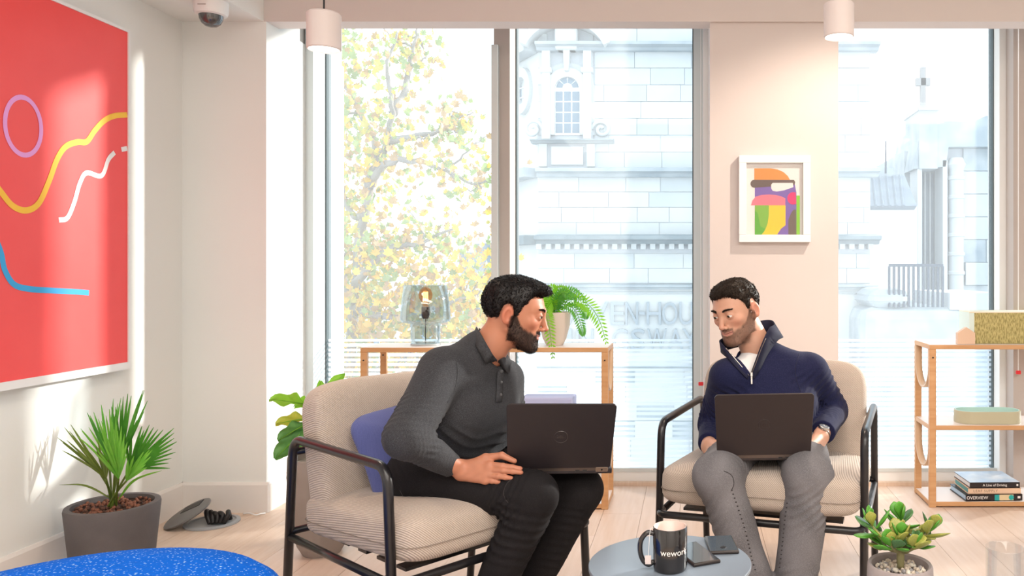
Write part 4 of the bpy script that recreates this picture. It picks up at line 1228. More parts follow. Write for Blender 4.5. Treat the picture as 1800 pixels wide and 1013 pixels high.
# lettering wrapped round the mug
tm = text_mesh('lettering', 'wework', 0.020, 0.0002, mat('mug_print_white', (0.88, 0.84, 0.80), 0.5), mug, Matrix.Identity(4))
for v in tm.data.vertices:
    a = -PI / 2 + 0.30 + v.co.x / mr
    rr = mr + 0.0004 + v.co.z
    v.co = (rr * math.cos(a), rr * math.sin(a), mh * 0.49 + v.co.y)
def phone(label, px, py, rz, dark, w=0.070, l=0.140, lens=False):
    Y = (EYE - tcz) * FOC / (py - VY)
    t = thing('phone', label, 'phone', (gx(px, Y), Y, tcz), rz, 'phones lying on the side table')
    MB().bevel_box(-w / 2, w / 2, -l / 2, l / 2, 0, 0.0085, 0.0035, seg=3).build('case', mat('phone_case', (0.03, 0.022, 0.02), 0.3), t, True, 40)
    MB().box(-w / 2 + 0.0035, w / 2 - 0.0035, -l / 2 + 0.004, l / 2 - 0.004, 0.0083, 0.0089).build('screen', dark, t)
    if lens: MB().lathe([(0, 0), (0.007, 0), (0.007, 0.0012), (0, 0.0014)], 16, (0, -l * 0.28, 0.0088)).build('camera_lens', M['black'], t)
scr = mat('phone_glass', (0.05, 0.06, 0.07), 0.08, spec=0.9, coat=1.0)
phone('phone with dark glass lying face up next to the mug', 1222, 977, math.radians(24), scr)
phone('phone with round lens lying at the far side of the side table', 1268, 961, math.radians(6), mat('phone_back_glass', (0.08, 0.10, 0.12), 0.08, spec=0.9, coat=1.0), 0.072, 0.115, True)

# near table under the jade plant and the glass (below the frame)
ntz = 0.46
disc_table('coffee_table', 'round grey coffee table carrying the jade plant and glass', 0.50, 1.44, ntz, 0.33, 0.05, M['table_top'], M['black_metal'])

# ---------------------------------------------------------------- jade plant
jY = 1.60
jc = gx(1582, jY)
JZ = EYE - (1000 - VY) * jY / FOC       # soil line
jp = thing('jade_plant', 'jade plant with plump green leaves in a small concrete pot', 'plant', (jc, jY, ntz))
jr = 57 * jY / FOC
ph = JZ + 0.012 - ntz
M['concrete'] = mat('concrete_pot', (0.30, 0.25, 0.24), 0.8, var=(0.36, 0.31, 0.30), vscale=12, bump=0.1, bscale=90)
MB().lathe([(0, 0), (jr * 0.72, 0), (jr * 0.90, ph * 0.3), (jr, ph * 0.75), (jr * 0.98, ph - 0.004), (jr * 0.94, ph), (jr * 0.86, ph - 0.003), (jr * 0.84, ph - 0.02), (0, ph - 0.024)], 44).build('pot', M['concrete'], jp, True, 50)
M['pebble'] = mat('pebble_pale', (0.62, 0.52, 0.42), 0.7); M['pebble2'] = mat('pebble_grey', (0.34, 0.32, 0.32), 0.7); M['pebble3'] = mat('pebble_cream', (0.78, 0.72, 0.62), 0.7)
random.seed(31)
def pebble_mesh(m, s=1.0):
    bm = bmesh.new(); bmesh.ops.create_icosphere(bm, subdivisions=1, radius=1.0)
    for v in bm.verts: v.co *= random.uniform(0.8, 1.15)
    mb = MB().from_bm(bm); me = mb.mesh('pebble'); me.materials.append(m)
    me.polygons.foreach_set('use_smooth', [True] * len(me.polygons))
    return me
pebs = [pebble_mesh(M[n_]) for n_ in ('pebble', 'pebble2', 'pebble3', 'pebble')]
for i in range(150):
    a = random.uniform(0, 2 * PI); r_ = jr * 0.80 * math.sqrt(random.random())
    o = bpy.data.objects.new('pebble', random.choice(pebs)); COL.objects.link(o); o.parent = jp
    s = random.uniform(0.0036, 0.0062)
    o.location = (r_ * math.cos(a), r_ * math.sin(a), ph - 0.018 + random.uniform(0, 0.006)); o.scale = (s, s * 1.2, s * 0.8); o.rotation_euler = (random.random() * 3, random.random() * 3, random.random() * 6)
M['jade'] = leaf_mat('jade_leaf', (0.07, 0.28, 0.03), (0.14, 0.40, 0.05), 0.15, 0.3)
M['jade2'] = leaf_mat('jade_leaf_olive', (0.26, 0.32, 0.04), (0.48, 0.42, 0.12), 0.15, 0.3)
M['jade3'] = leaf_mat('jade_leaf_dark', (0.05, 0.13, 0.05), (0.09, 0.20, 0.06), 0.05, 0.25)
M['jstem'] = mat('jade_stem', (0.22, 0.20, 0.09), 0.7, bump=0.2, bscale=80)
def jade_leaf_mesh(m):
    """obovate, plump leaf along +Y, length 1"""
    mb = MB()
    nU, nV = 9, 10
    vv, ff = [], []
    for i in range(nU + 1):
        t = i / nU
        w = 0.30 * (math.sin(PI * min(1, t) ** 1.6) ** 0.8) * (0.35 + 0.65 * t) + 0.02 * (1 - t)
        th = 0.075 * math.sin(PI * (0.08 + 0.9 * t)) + 0.006
        if i == nU: w = 0.01; th = 0.01
        for k_ in range(nV):
            a = 2 * PI * k_ / nV
            vv.append(Vector((w * 1.22 * math.cos(a), t, th * math.sin(a) + 0.14 * t * t + 0.10 * (w * math.cos(a)) ** 2)))
    for i in range(nU):
        for k_ in range(nV):
            l = (k_ + 1) % nV
            ff.append((i * nV + k_, i * nV + l, (i + 1) * nV + l, (i + 1) * nV + k_))
    ff.append(tuple(range(nV - 1, -1, -1))); ff.append(tuple(nU * nV + k_ for k_ in range(nV)))
    mb._add(vv, ff); me = mb.mesh('jade_leaf'); me.materials.append(m)
    me.polygons.foreach_set('use_smooth', [True] * len(me.polygons)); return me
jl = [jade_leaf_mesh(M[n_]) for n_ in ('jade', 'jade2', 'jade3')]
def jloc(px, py, dy=0.0):
    p_ = P(px, py, jY + dy); return Vector((p_.x - jc, p_.y - jY, p_.z - ntz))
def put_leaf(pos, d, s, k_, roll):
    d = d.normalized()
    up = Vector((0, 0, 1)) if abs(d.z) < 0.92 else Vector((random.uniform(-1, 1), random.uniform(-1, 1), 0))
    x_ = d.cross(up).normalized(); z_ = x_.cross(d)
    Mx = Matrix((x_, d, z_)).transposed().to_4x4()
    o = bpy.data.objects.new('jade_leaf', jl[k_]); COL.objects.link(o); o.parent = jp
    o.matrix_local = Matrix.Translation(pos) @ Mx @ Matrix.Rotation(roll, 4, 'Y') @ Matrix.Scale(s, 4)
base = jloc(1583, 998)
crown = jloc(1583, 968)
heads = [(1530, 922, 0.00), (1583, 914, 0.02), (1637, 932, 0.0), (1584, 945, -0.03), (1566, 960, -0.035), (1606, 962, -0.03), (1548, 955, 0.03), (1618, 955, 0.03)]
for hi_, (px, py, dy) in enumerate(heads):
    e = jloc(px, py, dy)
    mid_ = crown.lerp(e, 0.45) + Vector((0, 0, -0.006))
    MB().tube(smooth_path([base, crown, mid_, e], 5), [0.007, 0.0068, 0.0066, 0.0062, 0.006, 0.0055, 0.005, 0.0048, 0.0045, 0.0042, 0.004, 0.0038, 0.0034, 0.003, 0.0026, 0.002][:16], 8).build('stem', M['jstem'], jp, True)
    ax = (e - mid_).normalized()
    up = (ax + Vector((0, 0, 1.1))).normalized()
    n_pairs = 5 if hi_ < 3 else 4
    for j in range(n_pairs):
        pos = e.lerp(mid_, 0.72 * j / n_pairs)
        tilt = 0.28 + 0.24 * j
        for s in (-1, 1):
            az = j * PI / 2 + 0.5 * hi_ + (0 if s > 0 else PI) + random.uniform(-0.3, 0.3)
            side = Vector((math.cos(az), math.sin(az) * 0.8, 0))
            d = up * math.cos(tilt) + side * math.sin(tilt) + Vector((0, 0, -0.12 * j))
            put_leaf(pos, d, random.uniform(0.042, 0.054) * (0.75 + 0.1 * j if j < 2 else 1.0), random.choices((0, 1, 2), (5, 2.2, 1.6) if hi_ < 3 else (3, 3, 2))[0], random.uniform(-0.5, 0.5))
    put_leaf(e, up + Vector((0.2, 0, 0)), 0.026, 0, 0); put_leaf(e, up + Vector((-0.25, 0.1, 0)), 0.024, 0, 0)

# water glass
wY = 1.42
wc = P(1767, 955, wY)
wr = 33 * wY / FOC
wg = thing('water_glass', 'clear tumbler of water at the lower right corner', 'glass', (wc.x, wY, ntz))
wh = EYE - (962 - VY) * wY / FOC - ntz
g = MB().lathe([(0, 0.0), (wr * 0.86, 0), (wr * 0.9, 0.004), (wr, wh - 0.001), (wr - 0.001, wh), (wr - 0.002, wh - 0.001), (wr * 0.9 - 0.003, 0.010), (0, 0.009)], 40).build('tumbler', glass_mat('clear_glass', (0.98, 0.985, 0.988), gloss=0.04), wg, True, 50)
MB().lathe([(0, 0.011), (wr * 0.9 - 0.004, 0.011), (wr * 0.97 - 0.003, wh * 0.55), (0, wh * 0.55)], 40).build('water', glass_mat('water_clear', (0.97, 0.98, 0.985), gloss=0.04), wg, True, 50)

# ---------------------------------------------------------------- potted fan palm
pY = 3.10
pc = gx(199, pY)
palm = thing('potted_palm', 'potted fan palm with spiky green leaves below the red painting', 'plant', (pc, pY, 0))
prd = 71 * pY / FOC
pz_ = EYE - (884 - VY) * pY / FOC
M['pot_grey'] = mat('pot_grey', (0.095, 0.085, 0.088), 0.7, var=(0.125, 0.11, 0.11), vscale=8, bump=0.06, bscale=120)
MB().lathe([(0, 0), (prd * 0.80, 0), (prd * 0.86, 0.02), (prd, pz_ - 0.012), (prd * 0.985, pz_ - 0.002), (prd * 0.95, pz_), (prd * 0.86, pz_ - 0.002), (prd * 0.84, pz_ - 0.02)], 48).build('pot', M['pot_grey'], palm, True, 50)
MB().lathe([(0, pz_ - 0.022), (prd * 0.85, pz_ - 0.022)], 36).build('soil', mat('dark_soil', (0.05, 0.03, 0.022), 0.95), palm, fix=False)
M['clay'] = mat('clay_pebble', (0.22, 0.085, 0.05), 0.8); M['clay2'] = mat('clay_pebble_dark', (0.10, 0.045, 0.03), 0.8)
cp = [pebble_mesh(M['clay']), pebble_mesh(M['clay2']), pebble_mesh(M['clay'])]
for i in range(190):
    a = random.uniform(0, 2 * PI); r_ = prd * 0.82 * math.sqrt(random.random())
    o = bpy.data.objects.new('clay_pebble', random.choice(cp)); COL.objects.link(o); o.parent = palm
    s = random.uniform(0.006, 0.0095)
    o.location = (r_ * math.cos(a), r_ * math.sin(a), pz_ - 0.018 + random.uniform(0, 0.007)); o.scale = (s, s, s * 0.8); o.rotation_euler = (random.random() * 3, random.random() * 3, 0)
M['palm'] = [leaf_mat('palm_green', (0.045, 0.22, 0.025), (0.10, 0.34, 0.05), 0.3), leaf_mat('palm_light', (0.14, 0.44, 0.05), (0.26, 0.54, 0.09), 0.35), leaf_mat('palm_olive', (0.10, 0.15, 0.02), (0.16, 0.22, 0.04), 0.2)]
def ploc(px, py, dy=0.0):
    p_ = P(px, py, pY + dy); return Vector((p_.x - pc, p_.y - pY, p_.z))
def blade(mb, a, b, w, sag, side):
    """folded narrow leaflet from a to b"""
    n = 6; L, Rr, C_ = [], [], []
    for i in range(n + 1):
        t = i / n
        c_ = a.lerp(b, t) + Vector((0, 0, -sag * t * t))
        ww = w * (math.sin(PI * (0.12 + 0.86 * t)) ** 0.7)
        L.append(c_ - side * ww + Vector((0, 0, ww * 0.35))); Rr.append(c_ + side * ww + Vector((0, 0, ww * 0.35))); C_.append(c_)
    mb.strip(L, C_); mb.strip(C_, Rr)
def fan_leaf(root_, hub, tip, spread, n, m, w=0.0058, dy_spread=0.06):
    st = MB().tube(smooth_path([root_, root_.lerp(hub, 0.5) + Vector((0, 0, 0.01)), hub], 5), 0.0042, 6).build('palm_stalk', M['palm'][2], palm, True)
    mb = MB()
    ax = tip - hub; Ln = ax.length; ax.normalize()
    sd = ax.cross(Vector((0, 1, 0.2))).normalized()
    fw = ax.cross(sd)
    for i in range(n):
        u = (i / (n - 1) - 0.5) * 2
        ang = u * spread
        d = ax * math.cos(ang) + sd * math.sin(ang) + fw * 0.35 * (abs(u) - 0.4) + Vector((random.uniform(-.05, .05),) * 3)
        l = Ln * (1.0 - 0.22 * abs(u)) * random.uniform(0.9, 1.05)
        blade(mb, hub, hub + d.normalized() * l, w * random.uniform(.85, 1.1), 0.03 * l * (0.5 + abs(u)), d.cross(fw).normalized())
    return mb.build('palm_leaf', m, palm, True, fix=False)
r0_ = lambda: Vector((random.uniform(-.02, .02), random.uniform(-.02, .02), pz_ - 0.02))
fan_leaf(r0_(), ploc(212, 812), ploc(240, 684), 0.30, 13, M['palm'][0])
fan_leaf(r0_(), ploc(228, 826, 0.03), ploc(300, 752, 0.02), 0.62, 17, M['palm'][0])
fan_leaf(r0_(), ploc(202, 830, -0.04), ploc(182, 724, -0.08), 0.42, 15, M['palm'][1])
fan_leaf(r0_(), ploc(176, 832, -0.02), ploc(106, 752, -0.04), 0.20, 8, M['palm'][2])
fan_leaf(r0_(), ploc(208, 842, -0.08), ploc(205, 756, -0.14), 0.36, 13, M['palm'][1])
fan_leaf(r0_(), ploc(192, 815, 0.05), ploc(196, 696, 0.08), 0.30, 12, M['palm'][0])
fan_leaf(r0_(), ploc(186, 842, -0.06), ploc(168, 780, -0.12), 0.40, 9, M['palm'][2])
fan_leaf(r0_(), ploc(222, 846, -0.06), ploc(262, 790, -0.10), 0.26, 8, M['palm'][1])
for pts, m, w in (([(200, 880, 0), (150, 856, -0.03), (104, 853, -0.05)], 2, 0.008), ([(208, 880, 0), (238, 846, -0.04), (284, 828, -0.06)], 1, 0.014)):
    p_ = [ploc(*a) for a in pts]
    mb = MB()
    path = smooth_path(p_, 6); L, Rr, C_ = [], [], []
    for i, c_ in enumerate(path):
        t = i / (len(path) - 1); ww = w * math.sin(PI * (0.05 + 0.93 * t)) ** 0.8
        L.append(c_ + Vector((0, -ww, ww * 0.6))); Rr.append(c_ + Vector((0, ww, ww * 0.6))); C_.append(c_)
    mb.strip(L, C_); mb.strip(C_, Rr); mb.build('palm_leaf', M['palm'][m], palm, True, fix=False)

# ---------------------------------------------------------------- fiddle-leaf plant behind the left chair
fY = 3.30
fc = gx(566, fY)
fig = thing('potted_fiddle_fig', 'leafy fiddle fig in tall taupe pot behind the left chair', 'plant', (fc, fY, 0))
frd = 56 * fY / FOC
fz_ = EYE - (800 - VY) * fY / FOC
M['taupe'] = mat('taupe_pot', (0.30, 0.255, 0.225), 0.7, var=(0.34, 0.29, 0.26), vscale=8)
MB().lathe([(0, 0), (frd * 0.55, 0), (frd * 0.72, 0.04), (frd * 0.90, fz_ * 0.4), (frd, fz_ * 0.8), (frd * 0.98, fz_), (frd * 0.90, fz_), (frd * 0.88, fz_ - 0.03), (0, fz_ - 0.035)], 44).build('pot', M['taupe'], fig, True, 50)
def floc(px, py, dy=0.0):
    p_ = P(px, py, fY + dy); return Vector((p_.x - fc, p_.y - fY, p_.z))
MB().tube(smooth_path([(0, 0, fz_ - 0.04), floc(560, 760), floc(553, 715)], 5), 0.008, 8).build('stem', M['jstem'], fig, True)
FM = [leaf_mat('fig_bright', (0.20, 0.46, 0.05), (0.32, 0.58, 0.08), 0.45), leaf_mat('fig_green', (0.07, 0.22, 0.06), (0.13, 0.32, 0.09), 0.3), leaf_mat('fig_yellow', (0.50, 0.48, 0.08), (0.30, 0.42, 0.08), 0.4)]
def broad_leaf(base_, tip_, w, m, cup=0.25, side=None):
    ax = tip_ - base_; Ln = ax.length; ax.normalize()
    sd = (side or ax.cross(Vector((0, 1, 0.6)))).normalized(); nn = sd.cross(ax)
    mb = MB(); nU, nV = 12, 6
    vv, ff = [], []
    for i in range(nU + 1):
        t = i / nU
        ww = w * (math.sin(PI * min(0.98, 0.03 + 0.95 * t ** 1.25)) ** 0.75) * (1 + 0.06 * math.sin(t * 19))
        for j in range(-nV, nV + 1):
            u = j / nV
            vv.append(base_ + ax * (Ln * t) + sd * (ww * u) + nn * (cup * ww * abs(u) ** 1.4 + 0.010 * math.sin(13 * t + 4 * u) * abs(u) - 0.10 * Ln * t * t))
    m_ = 2 * nV + 1
    for i in range(nU):
        for j in range(2 * nV): ff.append((i * m_ + j, i * m_ + j + 1, (i + 1) * m_ + j + 1, (i + 1) * m_ + j))
    mb._add(vv, ff); ob = mb.build('fig_leaf', FM[m], fig, True, fix=False)
    MB().tube([base_, base_.lerp(tip_, .5) + nn * -0.025 * Ln, base_.lerp(tip_, 0.95) + nn * -0.092 * Ln], [0.0035, 0.002, 0.0008], 5).build('midrib', FM[0], ob, True)
top = floc(553, 715)
for (bx_, by_, bd), (tx_, ty_, td_), w, m in (((540, 712, 0), (474, 697, -.10), 0.042, 0), ((552, 706, 0), (520, 712, .04), 0.03, 0), ((546, 735, 0), (484, 742, -.06), 0.034, 2), ((545, 742, 0), (486, 772, -.08), 0.036, 1), ((540, 752, 0), (480, 806, -.10), 0.040, 1), ((556, 700, .03), (606, 690, .1), 0.035, 1), ((558, 705, .03), (606, 655, .06), 0.025, 0), ((560, 730, .03), (625, 760, .1), 0.04, 1), ((553, 712, .05), (566, 672, .12), 0.03, 0), ((550, 745, -.03), (530, 795, -.05), 0.035, 1), ((556, 720, .05), (590, 720, .2), 0.035, 1)):
    broad_leaf(floc(bx_, by_, bd), floc(tx_, ty_, td_), w, m)
    MB().tube([floc(556, 745), floc(bx_, by_, bd)], 0.003, 5).build('leaf_stalk', FM[0], fig)

# ---------------------------------------------------------------- fern on the left unit
eY = YSH + 0.13
ec = gx(975, eY)
fern = thing('potted_fern', 'bright green fern in a cream pot on the left shelf', 'plant', (ec, eY, ZST))
er = 28 * eY / FOC
eh = 58 * eY / FOC
M['cream_pot'] = mat('cream_pot', (0.66, 0.56, 0.49), 0.6)
MB().lathe([(0, 0), (er * 0.52, 0), (er * 0.72, eh * 0.18), (er * 0.95, eh * 0.6), (er, eh), (er * 0.9, eh), (er * 0.86, eh - 0.015), (0, eh - 0.02)], 36).build('pot', M['cream_pot'], fern, True, 50)
EM = [leaf_mat('fern_bright', (0.17, 0.46, 0.02), (0.28, 0.60, 0.04), 0.35), leaf_mat('fern_green', (0.07, 0.30, 0.04), (0.14, 0.42, 0.08), 0.3)]
def eloc(px, py, dy=0.0):
    p_ = P(px, py, eY + dy); return Vector((p_.x - ec, p_.y - eY, p_.z - ZST))
def frond(pts, w, m, n=18):
    path = smooth_path(pts, 7)
    w *= 1.2
    mb = MB(); mb.tube(path, [0.0018] * len(path), 5)
    N = len(path)
    for i in range(2, N):
        t = i / (N - 1)
        tg_ = (path[i] - path[i - 1]).normalized()
        sd = tg_.cross(Vector((0.1, -1, 0.35))).normalized()
        ww = w * (math.sin(PI * (0.10 + 0.86 * t)) ** 0.7)
        for s in (-1, 1):
            a = path[i]; e = a + sd * s * ww + tg_ * ww * 0.45 + Vector((0, random.uniform(-.006, .006), -0.15 * ww))
            hw = 0.0062
            mid_ = a.lerp(e, 0.5)
            mb._add([a, mid_ + tg_ * hw, e, mid_ - tg_ * hw], [(0, 1, 2, 3)])
    return mb.build('fern_frond', EM[m], fern, False, fix=False)
c0_ = eloc(973, 552)
for pts, w, m in (
    ([(990, 522, 0), (1010, 516, .0), (1028, 545, .02), (1030, 560, .02)], 0.030, 1),
    ([(995, 530, -.02), (1025, 530, -.03), (1050, 556, -.03), (1066, 602, -.03)], 0.040, 0),
    ([(985, 520, 0), (1002, 510, .03), (1030, 528, .06)], 0.028, 1),
    ([(970, 530, -.05), (960, 545, -.09), (966, 580, -.10), (972, 628, -.10)], 0.034, 0),
    ([(960, 530, 0), (945, 520, 0), (930, 540, 0), (920, 570, 0)], 0.030, 0),
    ([(972, 520, .02), (970, 505, .03), (962, 512, .04)], 0.026, 0),
    ([(980, 525, -.04), (992, 515, -.07), (1008, 525, -.09)], 0.030, 1),
    ([(965, 528, -.03), (955, 518, -.06), (945, 535, -.08), (940, 560, -.08)], 0.030, 0),
    ([(975, 520, 0), (985, 508, -.02), (1000, 512, -.03)], 0.026, 0),
    ([(985, 535, -.04), (1010, 545, -.06), (1022, 575, -.06), (1025, 590, -.06)], 0.026, 1),
    ([(955, 535, -.04), (945, 560, -.08), (940, 590, -.09)], 0.028, 0),
    ([(975, 525, .05), (985, 515, .1), (1005, 525, .12)], 0.03, 1)):
    frond([c0_] + [eloc(*a) for a in pts], w, m)

# ---------------------------------------------------------------- floor box with its lid up, and a cable
fb = thing('floor_box', 'grey floor socket box with lifted lid and black cables', 'floor box', (gx(352, 3.68), 3.68, 0))
M['fb_grey'] = mat('floor_box_grey', (0.16, 0.16, 0.16), 0.4); M['fb_ring'] = mat('floor_box_ring', (0.36, 0.38, 0.40), 0.35)
MB().lathe([(0, 0.001), (0.115, 0.001), (0.115, 0.008), (0.098, 0.010), (0.096, 0.004), (0, 0.004)], 40, (0.055, 0, 0)).build('ring', M['fb_ring'], fb, True, 40)
lm = Matrix.Translation((-0.035, -0.03, 0.048)) @ Matrix.Rotation(math.radians(-24), 4, 'Y') @ Matrix.Rotation(math.radians(16), 4, 'X')
MB().lathe([(0, 0), (0.098, 0), (0.104, 0.004), (0.104, 0.010), (0.098, 0.014), (0, 0.015)], 36, M=lm).build('lid', M['fb_grey'], fb, True, 40)
MB().bevel_box(-0.045, 0.05, 0.02, 0.075, 0.013, 0.017, 0.002, lm).build('lid_recess', M['black'], fb)
for k_ in range(5):
    a = k_ * 1.3
    MB().tube(smooth_path([(0.03 + 0.02 * k_, 0.05, 0.0), (0.02 + 0.026 * k_, 0.02 * math.cos(a), 0.05), (0.05 + 0.024 * k_, -0.03, 0.045), (0.07 + 0.015 * k_, -0.04, 0.012)], 6), 0.011, 8).build('cable', M['black'], fb, True)
cb = MB().tube(smooth_path([P(428, 903, 3.80), P(438, 902, 3.78), P(450, 905, 3.76), P(458, 903, 3.79), P(466, 902, 3.82)], 6), 0.0035, 6).build('floor_cable', M['white'], None, True)
tag(cb, 'short white cable on the floor by the corner column', 'cable')
zmin = min(v.co.z for v in cb.data.vertices)
for v in cb.data.vertices: v.co.z -= zmin
# ---------------------------------------------------------------- implicit-surface modelling for bodies and clothes
class SDF:
    def __init__(s, lo, hi, h):
        s.lo = np.array(lo, dtype=np.float64); s.h = h
        n = np.ceil((np.array(hi) - s.lo) / h).astype(int) + 1
        s.n = n
        s.ax = [(s.lo[i] + h * np.arange(n[i])).astype(np.float32) for i in range(3)]
        s.d = np.full(tuple(n), 0.08, dtype=np.float32)
    def sl(s, lo, hi, m):
        r = []
        for i in range(3):
            a = int(max(0, math.floor((lo[i] - m - s.lo[i]) / s.h))); b = int(min(s.n[i], math.ceil((hi[i] + m - s.lo[i]) / s.h) + 1))
            if b <= a: return None
            r.append(slice(a, b))
        return tuple(r)
    def grid(s, S):
        return s.ax[0][S[0]][:, None, None], s.ax[1][S[1]][None, :, None], s.ax[2][S[2]][None, None, :]
    def op(s, S, v, k, sub=False):
        a = s.d[S]
        if sub: a = -a
        if k > 1e-6:
            hh = np.clip(0.5 + 0.5 * (v - a) / k, 0, 1)
            r = v * (1 - hh) + a * hh - k * hh * (1 - hh)
        else:
            r = np.minimum(a, v)
        s.d[S] = -r if sub else r
    def cone(s, a, b, ra, rb, k=0.02, flat=None, sub=False):
        a, b = [np.array(tuple(q_), dtype=np.float32) for q_ in (a, b)]
        R = max(ra, rb)
        S = s.sl(np.minimum(a, b) - R, np.maximum(a, b) + R, k + 0.03)
        if S is None: return s
        X, Y, Z = s.grid(S)
        ba = b - a; L2 = float((ba * ba).sum()) + 1e-12
        t = np.clip(((X - a[0]) * ba[0] + (Y - a[1]) * ba[1] + (Z - a[2]) * ba[2]) / L2, 0, 1)
        dx, dy, dz = X - a[0] - t * ba[0], Y - a[1] - t * ba[1], Z - a[2] - t * ba[2]
        if flat is not None:
            n_, sc = flat
            dt = (dx * n_[0] + dy * n_[1] + dz * n_[2]) * (sc - 1)
            dx, dy, dz = dx + dt * n_[0], dy + dt * n_[1], dz + dt * n_[2]
        v = np.sqrt(dx * dx + dy * dy + dz * dz) - (ra + (rb - ra) * t)
        s.op(S, v, k, sub); return s
    def ell(s, c, r, k=0.02, R=None, sub=False):
        c = np.array(tuple(c), dtype=np.float32); m = max(r)
        S = s.sl(c - m, c + m, k + 0.03)
        if S is None: return s
        X, Y, Z = s.grid(S)
        dx, dy, dz = X - c[0], Y - c[1], Z - c[2]
        if R is not None:
            dx, dy, dz = (R[0][0] * dx + R[0][1] * dy + R[0][2] * dz, R[1][0] * dx + R[1][1] * dy + R[1][2] * dz, R[2][0] * dx + R[2][1] * dy + R[2][2] * dz)
        k0 = np.sqrt((dx / r[0]) ** 2 + (dy / r[1]) ** 2 + (dz / r[2]) ** 2)
        k1 = np.sqrt((dx / r[0] ** 2) ** 2 + (dy / r[1] ** 2) ** 2 + (dz / r[2] ** 2) ** 2) + 1e-9
        s.op(S, k0 * (k0 - 1) / k1, k, sub); return s
    def cut(s, p, n, c, R, k=0.002):
        """removes what lies beyond the plane p, n within radius R of c"""
        p = [float(q_) for q_ in p]
        S = s.sl(np.array(tuple(c)) - R, np.array(tuple(c)) + R, 0)
        if S is None: return s
        X, Y, Z = s.grid(S)
        v = -((X - p[0]) * n[0] + (Y - p[1]) * n[1] + (Z - p[2]) * n[2])
        v = np.where((X - c[0]) ** 2 + (Y - c[1]) ** 2 + (Z - c[2]) ** 2 < R * R, v, 1.0).astype(np.float32)
        s.op(S, np.broadcast_to(v, s.d[S].shape), k, True); return s
    def wrinkle(s, a, b, t0, t1, lam, amp, obl=(0, 0, 0), R=0.09, seed=0.0):
        """folds across the limb a-b between t0 and t1"""
        a, b = [np.array(tuple(q_), dtype=np.float32) for q_ in (a, b)]
        S = s.sl(np.minimum(a, b) - R, np.maximum(a, b) + R, 0)
        if S is None: return s
        X, Y, Z = s.grid(S)
        ba = b - a; L = float(np.sqrt((ba * ba).sum())); u = ba / L
        t = ((X - a[0]) * u[0] + (Y - a[1]) * u[1] + (Z - a[2]) * u[2]) / L
        dx, dy, dz = X - a[0] - t * ba[0], Y - a[1] - t * ba[1], Z - a[2] - t * ba[2]
        rad = np.sqrt(dx * dx + dy * dy + dz * dz)
        ph = t * L + dx * obl[0] + dy * obl[1] + dz * obl[2] + 0.010 * np.sin(35 * dx + 27 * dz + seed * 3) + 0.006 * np.sin(61 * dy + 40 * dz + seed)
        w = np.clip((t - t0) / 0.12, 0, 1) * np.clip((t1 - t) / 0.12, 0, 1) * np.clip((R - rad) / 0.02, 0, 1)
        am = 0.55 + 0.45 * np.sin(23 * dx - 31 * dy + 17 * dz + seed * 7)
        sn = np.sin(2 * PI * ph / lam + seed)
        s.d[S] += (amp * w * am * (np.abs(sn) * 1.6 - 0.8)).astype(np.float32); return s
    def noise(s, amp, f, seed=0.0):
        X, Y, Z = s.grid((slice(None),) * 3)
        s.d += (amp * (np.sin(f * X + 1.7 * np.sin(f * .6 * Z + seed)) * np.sin(f * 0.8 * Y + seed * 2) + 0.6 * np.sin(f * 1.3 * Z + 1.3 * np.sin(f * 0.7 * X) + seed))).astype(np.float32); return s
    def mesh(s):
        d = s.d; n = s.n
        sg = d < 0
        c8 = sg[:-1, :-1, :-1].astype(np.int8)
        for o in ((1, 0, 0), (0, 1, 0), (0, 0, 1), (1, 1, 0), (1, 0, 1), (0, 1, 1), (1, 1, 1)):
            c8 = c8 + sg[o[0]:n[0] - 1 + o[0], o[1]:n[1] - 1 + o[1], o[2]:n[2] - 1 + o[2]]
        act = np.argwhere((c8 > 0) & (c8 < 8))
        idx = np.full(tuple(n - 1), -1, dtype=np.int32)
        idx[act[:, 0], act[:, 1], act[:, 2]] = np.arange(len(act), dtype=np.int32)
        val = {}
        for o in np.ndindex(2, 2, 2):
            val[o] = d[act[:, 0] + o[0], act[:, 1] + o[1], act[:, 2] + o[2]].astype(np.float64)
        pos = np.zeros((len(act), 3)); cnt = np.zeros(len(act))
        for o in np.ndindex(2, 2, 2):
            for ax in range(3):
                if o[ax]: continue
                o2 = list(o); o2[ax] = 1; o2 = tuple(o2)
                a, b = val[o], val[o2]
                m = (a < 0) != (b < 0)
                t = np.where(m, a / np.where(m, a - b, 1), 0)
                for j in range(3):
                    pos[:, j] += np.where(m, o[j] + (t if j == ax else 0), 0)
                cnt += m
        v = s.lo + (act + pos / cnt[:, None]) * s.h
        quads = []
        for ax in range(3):
            A = [slice(0, None)] * 3; B = [slice(0, None)] * 3
            A[ax] = slice(0, -1); B[ax] = slice(1, None)
            e = sg[tuple(A)] != sg[tuple(B)]
            ii = np.argwhere(e)
            u_, w_ = (ax + 1) % 3, (ax + 2) % 3
            ok = (ii[:, u_] > 0) & (ii[:, w_] > 0) & (ii[:, u_] < n[u_] - 1) & (ii[:, w_] < n[w_] - 1)
            ii = ii[ok]
            def cell(du, dw):
                c = ii.copy(); c[:, u_] += du; c[:, w_] += dw
                return idx[c[:, 0], c[:, 1], c[:, 2]]
            Q = np.stack([cell(-1, -1), cell(0, -1), cell(0, 0), cell(-1, 0)], 1)
            ins = sg[ii[:, 0], ii[:, 1], ii[:, 2]]
            Q[~ins] = Q[~ins][:, ::-1]
            quads.append(Q)
        return v, np.concatenate(quads)

